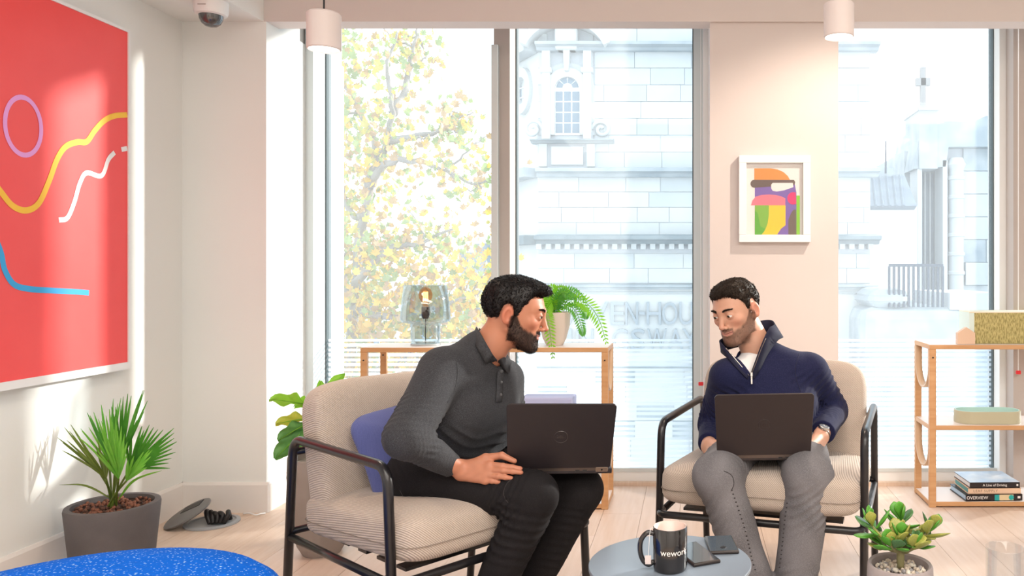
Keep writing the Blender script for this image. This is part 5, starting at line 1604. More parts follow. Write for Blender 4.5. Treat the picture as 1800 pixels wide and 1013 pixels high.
def np_mesh(name, v, q_, col=None):
    me = bpy.data.meshes.new(name)
    me.vertices.add(len(v)); me.vertices.foreach_set('co', np.asarray(v, dtype=np.float32).ravel())
    me.loops.add(q_.size); me.loops.foreach_set('vertex_index', q_.astype(np.int32).ravel())
    me.polygons.add(len(q_)); me.polygons.foreach_set('loop_start', np.arange(0, q_.size, 4, dtype=np.int32))
    me.update(calc_edges=True); me.validate()
    if col is not None:
        at = me.color_attributes.new('Col', 'FLOAT_COLOR', 'POINT')
        at.data.foreach_set('color', np.concatenate([col, np.ones((len(v), 1))], 1).astype(np.float32).ravel())
    return me

def join_np(parts):
    V, Q, C = [], [], []
    b = 0
    for v, q_, c in parts:
        V.append(v); Q.append(q_ + b); C.append(c); b += len(v)
    return np.concatenate(V), np.concatenate(Q), np.concatenate(C)

def bvh_of(o):
    me = o.data
    return BVHTree.FromPolygons([v.co.copy() for v in me.vertices], [tuple(p.vertices) for p in me.polygons])

def hit(bvh, px, py, off=0.002):
    """where the line of sight through a pixel meets a built surface"""
    d = RAY(px, py)
    loc, nrm, i, dist = bvh.ray_cast(Vector((0, 0, EYE)), d)
    if loc is None: return None
    if nrm.dot(d) > 0: nrm = -nrm
    return loc + nrm * off

def sstep(a, b, x):
    t = np.clip((x - a) / (b - a), 0, 1); return t * t * (3 - 2 * t)

def strands(name, roots, nrms, dirs, lens, r0, m, parent, curl=0.25):
    """fine tapered hairs, three-sided, two segments"""
    N = len(roots)
    tan = dirs / (np.linalg.norm(dirs, axis=1, keepdims=True) + 1e-9)
    ref = np.where(np.abs(tan[:, 2:3]) < 0.9, np.array([[0, 0, 1.0]]), np.array([[1.0, 0, 0]]))
    s1 = np.cross(tan, ref); s1 /= np.linalg.norm(s1, axis=1, keepdims=True) + 1e-9
    s2 = np.cross(tan, s1)
    L = lens[:, None]
    mid = roots + tan * L * 0.5 + nrms * L * curl * 0.35
    tip = roots + tan * L + nrms * L * curl * 0.1
    ring = []
    for c, r in ((roots, r0), (mid, r0 * 0.8)):
        for k in range(3):
            a = 2 * PI * k / 3
            ring.append(c + (s1 * math.cos(a) + s2 * math.sin(a)) * r)
    V = np.stack(ring + [tip], 1).reshape(-1, 3)
    b = np.arange(N) * 7
    F3, F4 = [], []
    for k in range(3):
        l = (k + 1) % 3
        F4.append(np.stack([b + k, b + l, b + 3 + l, b + 3 + k], 1))
        F3.append(np.stack([b + 3 + k, b + 3 + l, b + 6, b + 6], 1))
    me = bpy.data.meshes.new(name)
    f4 = np.concatenate(F4); f3 = np.concatenate(F3)[:, :3]
    me.vertices.add(len(V)); me.vertices.foreach_set('co', V.astype(np.float32).ravel())
    li = np.concatenate([f4.ravel(), f3.ravel()]).astype(np.int32)
    me.loops.add(len(li)); me.loops.foreach_set('vertex_index', li)
    me.polygons.add(len(f4) + len(f3))
    me.polygons.foreach_set('loop_start', np.concatenate([np.arange(len(f4)) * 4, len(f4) * 4 + np.arange(len(f3)) * 3]).astype(np.int32))
    me.update(calc_edges=True)
    return me

class Head:
    """head in its own axes: x to the person's left, y forward, z up, origin between the ears"""
    def __init__(s, C, fwd, roll, skin, lip, beardc, beard_amt, hair_style, smile, gaze, k=1.0):
        s.k = k; s.C = np.array(tuple(C)); f = Vector(fwd).normalized()
        up = Vector((0, 0, 1)); l = up.cross(f).normalized(); u = f.cross(l)
        Rr = Matrix.Rotation(roll, 3, f)
        l, u = Rr @ l, Rr @ u
        s.A = np.array([tuple(l), tuple(f), tuple(u)])       # rows: axes in the world
        s.skin, s.lip, s.beardc, s.beard_amt, s.style, s.smile, s.gaze = skin, lip, beardc, beard_amt, hair_style, smile, gaze
    def loc(s, p): return s.A @ (np.array(tuple(p)) - s.C) / s.k
    def wor(s, v): return (np.asarray(v) * s.k) @ s.A + s.C
    def wmat(s):
        m = Matrix((s.A.T * s.k).tolist()).to_4x4(); m.translation = Vector(s.C); return m
    def skin_mesh(s, neck_base, neck_r=0.060):
        nb = s.loc(neck_base)
        lo = np.minimum(np.array([-0.095, -0.125, -0.125]), nb - neck_r - 0.02)
        hi = np.maximum(np.array([0.095, 0.13, 0.14]), nb + neck_r + 0.02)
        g = SDF(lo, hi, 0.0022)
        g.ell((0, -0.012, 0.042), (0.0725, 0.094, 0.080), 0.0)
        g.ell((0, 0.028, -0.006), (0.060, 0.057, 0.084), 0.03)
        g.ell((0, 0.034, -0.062), (0.046, 0.044, 0.032), 0.025)
        g.ell((0, 0.057, -0.048), (0.033, 0.0285, 0.034), 0.02)
        for x in (-1, 1):
            g.cone((x * 0.052, -0.004, -0.036), (x * 0.021, 0.066, -0.086), 0.014, 0.016, 0.022)
            g.ell((x * 0.041, 0.055, -0.006), (0.020, 0.018, 0.015), 0.02)
            g.cone((x * 0.036, 0.070, 0.035), (x * 0.008, 0.081, 0.034), 0.009, 0.0095, 0.016)
        g.ell((0, 0.074, -0.086), (0.020, 0.016, 0.016), 0.015)
        for x in (-1, 1):
            g.ell((x * 0.031, 0.092, 0.017), (0.016, 0.014, 0.0115), 0.012, sub=True)
        g.cone((0, 0.083, 0.028), (0, 0.102, -0.016), 0.0068, 0.0088, 0.010)
        g.ell((0, 0.1045, -0.0195), (0.0100, 0.0090, 0.0080), 0.006)
        for x in (-1, 1):
            g.ell((x * 0.0120, 0.0935, -0.0235), (0.0068, 0.0085, 0.0066), 0.006)
            g.ell((x * 0.0055, 0.1005, -0.0290), (0.0028, 0.0038, 0.0028), 0.002, sub=True)
            g.ell((x * 0.0315, 0.0745, 0.017), (0.0152, 0.0150, 0.0146), 0.004)
            g.ell((x * 0.0335, 0.0895, 0.0160), (0.0148, 0.0125, 0.0034), 0.002, sub=True)
        cw_, cz_ = 0.023 + 0.004 * s.smile, -0.0485 + 0.005 * s.smile
        for x in (-1, 1):
            g.cone((x * cw_, 0.0765, cz_), (0, 0.0865, -0.0462), 0.0034, 0.0042, 0.004)
            g.cone((x * cw_, 0.0760, cz_ - 0.001), (0, 0.0842, -0.0560), 0.0034, 0.0046, 0.004)
            g.cone((x * cw_ * 0.92, 0.0815, cz_ - 0.0008), (0, 0.0898, -0.0508), 0.0010, 0.0024 + 0.0012 * s.smile, 0.0015, sub=True)
        ca, sa = math.cos(0.25), math.sin(0.25)
        for x in (-1, 1):
            R = [[ca, x * sa, 0], [-x * sa, ca, 0], [0, 0, 1]]
            g.ell((x * 0.0785, -0.015, 0.004), (0.0080, 0.0185, 0.0295), 0.005, R)
            g.ell((x * 0.0700, -0.006, -0.018), (0.008, 0.010, 0.014), 0.006)
            g.ell((x * 0.0862, -0.012, 0.003), (0.0070, 0.0110, 0.0190), 0.002, R, sub=True)
            g.ell((x * 0.0800, -0.003, -0.001), (0.004, 0.003, 0.006), 0.003)
        g.cone((0, -0.026, -0.030), tuple(nb), 0.052, neck_r, 0.022)
        v, q_ = g.mesh()
        # colours of skin, lips, beard shadow
        x, y, z = np.abs(v[:, 0]), v[:, 1], v[:, 2]
        col = np.tile(np.array(s.skin), (len(v), 1))
        def mixc(w, c):
            nonlocal col
            col = col * (1 - w[:, None]) + np.array(c) * w[:, None]
        sk = np.array(s.skin)
        rosy = np.array([sk[0] * 1.05, sk[1] * 0.72, sk[2] * 0.70])
        mixc(0.55 * np.exp(-(((x - 0.042) / 0.020) ** 2 + ((y - 0.065) / 0.02) ** 2 + ((z + 0.012) / 0.018) ** 2)), rosy)
        mixc(0.5 * np.exp(-((x / 0.012) ** 2 + ((y - 0.105) / 0.012) ** 2 + ((z + 0.02) / 0.012) ** 2)), rosy)
        mixc(0.6 * sstep(0.068, 0.076, x) * sstep(0.04, 0.03, np.abs(z)) * sstep(0.012, 0.006, y), rosy)
        bw = s.beard_w(v)
        mixc(bw * s.beard_amt, s.beardc)
        lz = np.interp(x, [0, cw_], [-0.0508, cz_])
        lw = sstep(cw_ + 0.002, cw_ - 0.004, x) * sstep(0.0072, 0.0046, np.abs(z - lz)) * sstep(0.072, 0.080, y)
        mixc(lw, s.lip)
        s.local = (v, q_)
        return s.wor(v), q_, col
    def beard_w(s, v):
        x, y, z = np.abs(v[:, 0]), v[:, 1], v[:, 2]
        line = np.interp(y, [-0.02, 0.0, 0.012, 0.030, 0.055, 0.078, 0.10], [-0.030, 0.012, 0.012, -0.020, -0.034, -0.040, -0.044])
        nz = 0.0012 * np.sin(310 * v[:, 0] + 170 * z) + 0.0010 * np.sin(430 * y + 120 * z)
        w = sstep(0.005, -0.009, z - line + nz) * sstep(-0.012, 0.0, y) * sstep(-0.118, -0.102, z)
        w *= np.where(z < -0.075, sstep(0.012, 0.035, y + 0.3 * (z + 0.095)), 1)
        mus = sstep(0.032, 0.026, x) * sstep(0.070, 0.078, y) * sstep(-0.0275, -0.0325, z) * sstep(-0.062, -0.052, z)
        w = np.maximum(w, mus)
        lipz = np.interp(x, [0, 0.026], [-0.0508, -0.046])
        w *= 1 - sstep(0.026, 0.020, x) * sstep(0.0085, 0.0060, np.abs(z - lipz)) * sstep(0.070, 0.078, y)
        return np.clip(w, 0, 1)
    def hairline(s, y):
        return np.interp(y, [-0.12, -0.055, -0.046, -0.041, -0.033, -0.020, -0.006, 0.001, 0.004, 0.017, 0.024, 0.045, 0.062, 0.09], [-0.060, -0.050, -0.038, 0.0, 0.026, 0.039, 0.032, 0.010, -0.010, -0.010, 0.030, 0.058, 0.078, 0.086])
    def hair(s, parent, m, n=6500, seed=1):
        rng = np.random.default_rng(seed)
        g = SDF((-0.105, -0.135, -0.085), (0.105, 0.135, 0.165), 0.0026)
        if s.style == 'full':
            g.ell((0, -0.014, 0.045), (0.0785, 0.1005, 0.086), 0.0)
            g.ell((0, 0.028, 0.096), (0.056, 0.058, 0.028), 0.03)
            g.ell((0.002, 0.062, 0.098), (0.048, 0.034, 0.019), 0.02)
        else:
            g.ell((0, -0.013, 0.044), (0.0765, 0.0985, 0.084), 0.0)
            g.ell((0, 0.026, 0.092), (0.055, 0.056, 0.024), 0.03)
        X, Y, Z = g.grid((slice(None),) * 3)
        hl = s.hairline(g.ax[1].astype(np.float64)).astype(np.float32)[None, :, None]
        hl = hl + 0.004 * np.sin(90 * X) * (Y > 0.03) - 0.010 * np.clip(np.abs(X) - 0.02, 0, 1) * 0
        g.d += (0.0075 * np.clip(1 - (Z - hl) / 0.022, 0, 1)).astype(np.float32)
        g.d += (0.0024 * np.sin(120 * X + 60 * Y + 2 * np.sin(40 * Z)) * np.sin(70 * Y + 30 * Z + 2 * np.sin(55 * X))).astype(np.float32)
        c = np.broadcast_to((hl - Z) * 0.8, g.d.shape)
        hh = np.clip(0.5 + 0.5 * (c - g.d) / 0.008, 0, 1)
        g.d = (g.d * (1 - hh) + c * hh + 0.008 * hh * (1 - hh)).astype(np.float32)
        v, q_ = g.mesh()
        me = np_mesh('hair', s.wor(v), q_)
        o = link_mesh('hair', me, m, parent)
        nr = np.zeros((len(v), 3)); me.vertices.foreach_get('normal', (tmp := np.zeros(len(v) * 3, dtype=np.float32))); nr = tmp.reshape(-1, 3) @ s.A.T
        w = ((v[:, 2] > s.hairline(v[:, 1]) - 0.004)).astype(float)
        # keep the outer shell only
        w *= (np.linalg.norm((v - np.array([0, -0.012, 0.042])) / np.array([0.0725, 0.094, 0.080]), axis=1) > 1.0)
        pick = rng.choice(len(v), n, p=w / w.sum())
        r = v[pick] + rng.normal(0, 0.0012, (n, 3)); nn = nr[pick]
        flow = np.zeros((n, 3))
        top = sstep(0.07, 0.11, r[:, 2])
        flow[:, 1] = np.where(s.style == 'full', 1.0 * top - 0.5 * (1 - top), 0.5 * top - 0.2 * (1 - top))
        flow[:, 2] = -0.9 * (1 - top) + 0.15 * top
        flow[:, 0] = (0.35 if s.style == 'full' else 0.0) * top
        flow += rng.normal(0, 0.42 if s.style != 'full' else 0.30, (n, 3))
        flow -= nn * (flow * nn).sum(1, keepdims=True)
        dirs = flow / (np.linalg.norm(flow, axis=1, keepdims=True) + 1e-9) + nn * rng.uniform(0.10, 0.45, (n, 1))
        ln = (0.010 + 0.010 * top) * rng.uniform(0.6, 1.2, n)
        if s.style == 'full': ln *= 1.0 + 0.35 * top
        sm = strands('hair_strands', s.wor(r - nn * 0.001), nn @ s.A, dirs @ s.A, ln, 0.00055, m, parent)
        so_ = link_mesh('hair_strands', sm, m, o, smooth=False)
        n2 = 1500
        pk_ = rng.choice(n, n2, replace=False)
        d2 = dirs[pk_] + nn[pk_] * rng.uniform(0.0, 0.35, (n2, 1))
        sm = strands('hair_locks', s.wor(r[pk_] - nn[pk_] * 0.002), nn[pk_] @ s.A, d2 @ s.A, ln[pk_] * rng.uniform(1.0, 1.45, n2), 0.0016, m, parent)
        link_mesh('hair_locks', sm, m, o, smooth=True)
        return o
    def facial(s, parent, mb_, mh, n=3200, ln0=0.0045, seed=4):
        """short beard and brows as fine hairs"""
        rng = np.random.default_rng(seed)
        v, q_ = s.local
        e1 = v[q_[:, 1]] - v[q_[:, 0]]; e2 = v[q_[:, 3]] - v[q_[:, 0]]
        fn = np.cross(e1, e2); fn /= np.linalg.norm(fn, axis=1, keepdims=True) + 1e-12
        fc_ = v[q_].mean(1)
        w = s.beard_w(fc_)
        pick = rng.choice(len(fc_), n, p=w / w.sum())
        r = fc_[pick] + rng.normal(0, 0.0008, (n, 3)); nn = fn[pick]
        flow = np.tile(np.array([0, 0.15, -1.0]), (n, 1)) + rng.normal(0, 0.3, (n, 3))
        flow -= nn * (flow * nn).sum(1, keepdims=True)
        dirs = flow + nn * rng.uniform(0.25, 0.6, (n, 1))
        sm = strands('beard', s.wor(r - nn * 0.0005), nn @ s.A, dirs @ s.A, ln0 * rng.uniform(0.6, 1.2, n), 0.00032, mb_, parent)
        link_mesh('beard', sm, mb_, parent, smooth=False)
        nb_ = 620
        rows_ = []
        for x in (-1, 1):
            t = rng.uniform(0, 1, nb_)
            px_ = x * (0.013 + 0.034 * t); pz_l = 0.0365 + 0.0035 * np.sin(np.minimum(1, t * 1.15) * PI * 0.75) + rng.normal(0, 0.0017, nb_) * (1.15 - 0.6 * t)
            rows_.append(np.stack([px_, np.zeros(nb_), pz_l], 1))
        br = np.concatenate(rows_)
        bv = BVHTree.FromPolygons([Vector(p_) for p_ in v], [tuple(int(i) for i in f) for f in q_])
        pts, nrm = [], []
        for p_ in br:
            l, n_, i_, d_ = bv.ray_cast(Vector((p_[0], 0.2, p_[2])), Vector((0, -1, 0)))
            if l is None: continue
            pts.append(tuple(l)); nrm.append(tuple(n_ if n_.y > 0 else -n_))
        pts, nrm = np.array(pts), np.array(nrm)
        d = np.stack([np.sign(pts[:, 0]) * 1.0, np.full(len(pts), -0.1), rng.normal(0.12, 0.25, len(pts))], 1) + nrm * 0.3
        sm = strands('eyebrows', s.wor(pts), nrm @ s.A, d @ s.A, 0.0062 * rng.uniform(0.6, 1.1, len(pts)), 0.00040, mh, parent)
        link_mesh('eyebrows', sm, mh, parent, smooth=False)
    def eyes(s, parent, iris):
        me_ = mat('eye_white', (0.72, 0.68, 0.66), 0.15); mi = mat('iris', iris, 0.1); mp_ = mat('pupil', (0.004, 0.004, 0.004), 0.05)
        W = s.wmat()
        g = Vector(s.gaze).normalized()
        for x in (-1, 1):
            c = Vector((x * 0.0315, 0.0745, 0.0165))
            q_ = Vector((0, 0, 1)).rotation_difference(g).to_matrix().to_4x4()
            T = W @ Matrix.Translation(c) @ q_
            R = 0.0137
            prof = [(R * math.sin(a), R * math.cos(a)) for a in [0.55 + (PI - 0.55) * i / 10 for i in range(11)]]
            prof[-1] = (0, -R)
            e = MB().lathe(prof, 20, M=T).build('eyeball', me_, parent, True)
            ip = [(R * math.sin(a), R * math.cos(a) + 0.0003) for a in (0.20, 0.38, 0.56)]
            MB().lathe(ip, 20, M=T).build('iris', mi, e, True)
            MB().lathe([(0, R + 0.0002)] + [(R * math.sin(a), R * math.cos(a) + 0.0003) for a in (0.10, 0.21)], 16, M=T).build('pupil', mp_, e, True)
        bm = bmesh.new(); bmesh.ops.create_uvsphere(bm, u_segments=16, v_segments=8, radius=1)
        MB().from_bm(bm, W @ Matrix.Translation((0, 0.0768, -0.0495)) @ Matrix.Diagonal((0.0195, 0.0088, 0.0040, 1))).build('teeth', mat('teeth', (0.80, 0.76, 0.70), 0.25), parent, True)

def hand_prims(g, wrist, knuck, tips, thumb, wr=0.023, fr=0.0082):
    """palm and five fingers; knuck and tips are lists from index to little finger, thumb a list of 3 joints"""
    wrist = Vector(wrist)
    kn = [Vector(q_) for q_ in knuck]; tp = [Vector(q_) for q_ in tips]
    ac = (kn[0] - kn[3]).normalized()
    for i, k_ in enumerate(kn):
        w0 = wrist + ac * (0.012 - 0.008 * i)
        g.cone(w0, k_, 0.0175, 0.0105, 0.010)
    g.cone(kn[0], kn[3], 0.0092, 0.0085, 0.010)
    for i, (k_, t_) in enumerate(zip(kn, tp)):
        r = fr * (1.0, 1.03, 0.98, 0.86)[i]
        if isinstance(t_, Vector):
            a1, a2 = k_.lerp(t_, 0.45), k_.lerp(t_, 0.75)
            bend = (t_ - k_).cross(ac).normalized() * (t_ - k_).length * 0.10
            a1, a2 = a1 + bend, a2 + bend * 0.9
            g.cone(k_, a1, r * 1.12, r, 0.003); g.cone(a1, a2, r * 1.02, r * 0.9, 0.003); g.cone(a2, t_, r * 0.93, r * 0.74, 0.003)
    th = [Vector(q_) for q_ in thumb]
    g.cone(wrist.lerp(th[0], 0.35), th[0], 0.016, 0.0135, 0.010)
    g.cone(th[0], th[1], 0.0125, 0.0095, 0.005); g.cone(th[1], th[2], 0.0100, 0.0075, 0.004)

def skin_cols(v, skin, tip_pts=()):
    c = np.tile(np.array(skin), (len(v), 1))
    n_ = 0.06 * (np.sin(180 * v[:, 0] + 2 * np.sin(90 * v[:, 2])) * np.sin(150 * v[:, 2]))
    c = c * (1 + n_[:, None])
    for t in tip_pts:
        w = np.exp(-((v - np.array(tuple(t))) ** 2).sum(1) / 0.011 ** 2)[:, None] * 0.45
        c = c * (1 - w) + np.array([skin[0] * 1.12, skin[1] * 0.92, skin[2] * 0.95]) * w
    return c

def bounds(pts, m):
    a = np.array([tuple(q_) for q_ in pts])
    return a.min(0) - m, a.max(0) + m

def cloth(name, g, col, m, parent, smooth_it=0):
    v, q_ = g.mesh()
    c = col(v) if callable(col) else np.tile(np.array(col), (len(v), 1))
    me = np_mesh(name, v, q_, c)
    return link_mesh(name, me, m, parent)

def ribbon_on(name, pairs, m, parent, thick=0.003):
    """a strip of cloth between two rails of points"""
    lo = [a for a, b in pairs]; hi = [b for a, b in pairs]
    o = MB().strip(lo, hi).build(name, m, parent, True, fix=False)
    md = o.modifiers.new('thick', 'SOLIDIFY'); md.thickness = thick; md.offset = 0
    return o
# ---------------------------------------------------------------- materials for the people
M['skin'] = attr_mat('skin', 0.48, 0.10, bump=0.04, bscale=500)
M['hairL'] = mat('hair_black', (0.009, 0.007, 0.007), 0.45, spec=0.35)
M['hairR'] = mat('hair_brown', (0.026, 0.017, 0.012), 0.55, spec=0.25)
M['beardL'] = mat('beard_black', (0.011, 0.008, 0.007), 0.6, spec=0.2)
M['beardR'] = mat('beard_brown', (0.10, 0.055, 0.038), 0.5)
M['polo'] = attr_mat('charcoal_knit', 0.9, 0.0, bump=0.12, bscale=900, sheen=0.06, spec=0.12, fleck=(0.115, 0.116, 0.125), fscale=620, famt=0.6)
M['navy'] = attr_mat('navy_knit', 0.9, 0.0, bump=0.10, bscale=900, sheen=0.06, spec=0.12, fleck=(0.038, 0.038, 0.095), fscale=300, famt=0.4)
M['jeansL'] = attr_mat('black_denim', 0.85, 0.0, bump=0.10, bscale=700, sheen=0.0, spec=0.12, fleck=(0.032, 0.029, 0.031), fscale=500, famt=0.5)
M['jeansR'] = attr_mat('grey_denim', 0.85, 0.0, bump=0.12, bscale=700, sheen=0.0, spec=0.12, fleck=(0.31, 0.31, 0.325), fscale=420, famt=0.5)
M['tee'] = mat('white_cotton', (0.78, 0.77, 0.78), 0.85, bump=0.05, bscale=400)
M['shoe'] = mat('shoe_leather', (0.02, 0.018, 0.018), 0.45)
SKL, SKR = (0.47, 0.195, 0.115), (0.60, 0.325, 0.225)

def person(label, parts):
    v, q_, c = join_np(parts)
    o = link_mesh('person', np_mesh('person_body', v, q_, c), M['skin'], None)
    return tag(o, label, 'person')

def core_body(sh, hips, knees, ankles, elbows, wrists, pel, neck, skin):
    """the body under the clothes: torso, arms and legs in one surface"""
    pts = list(sh) + list(hips) + list(knees) + list(ankles) + list(elbows) + list(wrists) + [pel, neck]
    g = SDF(*bounds(pts, 0.14), 0.012)
    mid = (Vector(sh[0]) + Vector(sh[1])) / 2
    g.cone(pel, mid.lerp(Vector(pel), 0.4), 0.08, 0.08, 0.03); g.cone(mid.lerp(Vector(pel), 0.4), mid, 0.08, 0.04, 0.02)
    g.cone(sh[0], sh[1], 0.034, 0.034, 0.02); g.cone(mid, neck, 0.036, 0.036, 0.02)
    for i in range(2):
        g.cone(pel, hips[i], 0.09, 0.07, 0.03); g.cone(hips[i], knees[i], 0.062, 0.046, 0.02); g.cone(knees[i], ankles[i], 0.044, 0.032, 0.02)
        g.cone(sh[i], elbows[i], 0.042, 0.034, 0.02); g.cone(elbows[i], wrists[i], 0.032, 0.022, 0.01)
    v, q_ = g.mesh()
    return v, q_, np.tile(np.array(skin), (len(v), 1))

def shoe(ankle, d, parent, m):
    a = Vector(ankle); d = Vector(d).normalized()
    heel = Vector((a.x, a.y, 0.042)) - d * 0.035; toe = Vector((a.x, a.y, 0.036)) + d * 0.16
    g = SDF(*bounds([heel, toe, a + Vector((0, 0, 0.06))], 0.07), 0.005)
    g.cone(heel, toe, 0.040, 0.036, 0.0); g.cone(heel + d * 0.035, a + Vector((0, 0, 0.03)), 0.044, 0.046, 0.03)
    g.cut((0, 0, 0.012), (0, 0, -1), (a.x, a.y, 0), 0.4)
    v, q_ = g.mesh()
    o = link_mesh('shoe', np_mesh('shoe', v, q_), m, parent)
    g2 = SDF(*bounds([heel, toe], 0.07), 0.005)
    g2.cone(heel, toe, 0.043, 0.039, 0.0); g2.cut((0, 0, 0.016), (0, 0, 1), (a.x, a.y, 0), 0.4); g2.cut((0, 0, 0.001), (0, 0, -1), (a.x, a.y, 0), 0.4)
    v, q_ = g2.mesh()
    link_mesh('sole', np_mesh('sole', v, q_), M['black'], o)

# ================================================================ the man on the left
LW, LF = Vector((0.638, 0.770, 0)), Vector((0.770, -0.638, 0))
pel = Vector((-0.770, 2.478, 0.545))
hipN, hipF = pel - LW * 0.085 + Vector((0, 0, -0.01)), pel + LW * 0.085 + Vector((0, 0, -0.01))
kneeN, kneeF = P(938, 872, 2.24), P(1020, 862, 2.44)
ankN, ankF = P(818, 1150, 2.27), P(893, 1105, 2.46)
shN, shF = P(776, 652, 2.31), P(886, 668, 2.58)
elN, elF = P(714, 772, 2.135), P(905, 780, 2.66)
wrN, wrF = P(800, 822, 2.262), P(950, 790, 2.50)
nbL = P(855, 622, 2.43)
HL = Head(P(905, 557, 2.445), (0.972, 0.10, -0.21), math.radians(-2), SKL, (0.42, 0.16, 0.13), (0.011, 0.0075, 0.0065), 0.93, 'full', 0.8, (-0.34, 1.0, 0.06), 0.955)
hv_, hq, hc_ = HL.skin_mesh(nbL, 0.060)
kn = [P(861, 817, 2.243), P(863, 826, 2.233), P(861, 836, 2.228), P(854, 845, 2.228)]
tp = [P(915, 824, 2.232), P(916, 831, 2.222), P(899, 841, 2.219), P(880, 848, 2.224)]
tb = [P(853, 806, 2.256), P(882, 801, 2.252), P(904, 811, 2.246)]
g = SDF(*bounds(kn + tp + tb + [wrN, elN.lerp(wrN, 0.6)], 0.04), 0.002)
hand_prims(g, P(812, 827, 2.256), kn, tp, tb)
g.cone(elN.lerp(wrN, 0.6), P(812, 827, 2.256), 0.030, 0.0225, 0.012)
av, aq = g.mesh()
ac_ = skin_cols(av, SKL, tp)
# far hand on the keyboard, hidden by the lid
knF = [P(985, 800, 2.44), P(990, 806, 2.42), P(988, 812, 2.41), P(984, 818, 2.40)]
tpF = [P(1015, 808, 2.42), P(1018, 812, 2.40), P(1014, 818, 2.39), P(1004, 822, 2.38)]
g = SDF(*bounds(knF + tpF + [wrF], 0.05), 0.0035)
hand_prims(g, wrF, knF, tpF, [P(975, 796, 2.46), P(992, 794, 2.46), P(1006, 798, 2.45)])
g.cone(elF.lerp(wrF, 0.6), wrF, 0.030, 0.023, 0.012)
bv_, bq = g.mesh()
cb_ = core_body((shN, shF), (hipN, hipF), (kneeN, kneeF), (ankN, ankF), (elN, elF), (wrN, wrF), pel, nbL, SKL)
manL = person('bearded man in a charcoal polo sweater leaning to the right, hand on laptop', [(hv_, hq, hc_), (av, aq, ac_), (bv_, bq, skin_cols(bv_, SKL)), cb_])
HL.hair(manL, M['hairL'], 9000, 3)
HL.facial(manL, M['beardL'], M['hairL'], 4200, 0.0055, 5)
HL.eyes(manL, (0.06, 0.03, 0.015))

# polo sweater
tf = LF.lerp(Vector((0.92, -0.39, 0)), 0.6).normalized()
chest = (shN + shF) / 2 + Vector((-0.02, 0.01, -0.115)) + tf * 0.005
g = SDF(*bounds([pel, shN, shF, elN, elF, wrN, wrF, nbL], 0.17), 0.0042)
g.cone(pel + Vector((0.0, 0, -0.03)), chest + Vector((-0.03, 0.01, -0.02)), 0.142, 0.142, 0.0, (tf, 1.18))
sdv = (shF - shN).normalized()
g.cone(chest - sdv * 0.065, chest + sdv * 0.065, 0.118, 0.112, 0.05)
g.cone(shN.lerp(shF, 0.06), shN.lerp(shF, 0.94), 0.062, 0.062, 0.06)
g.cone(nbL + Vector((-0.015, 0.005, 0.004)), shN.lerp(shF, 0.12), 0.060, 0.058, 0.05)
g.cone(nbL + Vector((-0.005, 0.005, 0.0)), shF.lerp(shN, 0.12), 0.056, 0.052, 0.05)
g.cone(shN, elN, 0.066, 0.058, 0.022); g.cone(elN, wrN, 0.056, 0.034, 0.018)
g.cone(shF, elF, 0.060, 0.054, 0.022); g.cone(elF, wrF, 0.052, 0.034, 0.018)
g.noise(0.0028, 22, 1.0)
g.wrinkle(shN, elN, 0.45, 1.15, 0.040, 0.0050, (0.5, 0.2, -0.3), 0.10, 0.4)
g.wrinkle(elN, wrN, -0.1, 0.55, 0.034, 0.0045, (0.3, 0.0, 0.4), 0.09, 1.4)
g.wrinkle(elN, wrN, 0.5, 0.95, 0.026, 0.0016, (0.2, 0.0, 0.2), 0.06, 2.4)
g.wrinkle(chest + Vector((0, 0, 0.1)), pel, 0.25, 1.05, 0.080, 0.0150, (-0.45, 0.25, 0.30), 0.21, 0.9)
g.wrinkle(shF, elF, 0.2, 1.0, 0.04, 0.003, (0.4, 0.1, 0.2), 0.09, 2.0)
cd = (wrN - elN).normalized()
g.cut(elN.lerp(wrN, 0.94), cd, wrN + cd * 0.03, 0.075)
cdF = (wrF - elF).normalized()
g.cut(elF.lerp(wrF, 0.95), cdF, wrF + cdF * 0.03, 0.07)
nd = (Vector(HL.C) - nbL).normalized()
g.cone(nbL + nd * 0.005, nbL + nd * 0.09, 0.060, 0.056, 0.006, sub=True)
polo = cloth('polo_sweater', g, (0.032, 0.0325, 0.037), M['polo'], manL)
PB = bvh_of(polo)
# collar leaves, placket, buttons, shoulder seam
M['polo_rib'] = mat('charcoal_rib', (0.026, 0.0265, 0.030), 0.9, var=(0.050, 0.050, 0.056), vscale=200)
def H(px, py, off=0.004, Y=2.4, b=None):
    r = hit(b or PB, px, py, off)
    return r if r is not None else P(px, py, Y)
def neckp(px, py, off):     # a point standing off the neck axis towards the camera
    return H(px, py, off)
near_pairs = [(P(838, 575, 2.49), P(831, 590, 2.495)), (P(840, 579, 2.415), P(830, 598, 2.42)), (P(848, 592, 2.368), H(837, 612, 0.007)), (P(859, 611, 2.352), H(845, 626, 0.007)), (P(866, 623, 2.35), H(853, 638, 0.007)), (P(874, 634, 2.355), H(872, 641, 0.006))]
ribbon_on('collar', list(zip(smooth_path([a for a, b in near_pairs], 4), smooth_path([b for a, b in near_pairs], 4))), M['polo_rib'], manL, 0.0035)
far_pairs = [(P(876, 634, 2.36), H(875, 643, 0.006)), (P(881, 631, 2.38), H(884, 650, 0.007)), (P(886, 628, 2.42), H(891, 655, 0.007)), (P(889, 624, 2.47), H(893, 645, 0.006)), (P(888, 618, 2.50), H(896, 638, 0.006))]
ribbon_on('collar', list(zip(smooth_path([a for a, b in far_pairs], 4), smooth_path([b for a, b in far_pairs], 4))), M['polo_rib'], manL, 0.0035)
ribbon_on('collar_stand', [(P(842, 577, 2.475), P(850, 610, 2.49)), (P(852, 588, 2.50), P(862, 618, 2.51)), (P(870, 604, 2.51), P(876, 628, 2.515)), (P(886, 618, 2.505), P(886, 632, 2.505))], M['polo_rib'], manL, 0.0035)
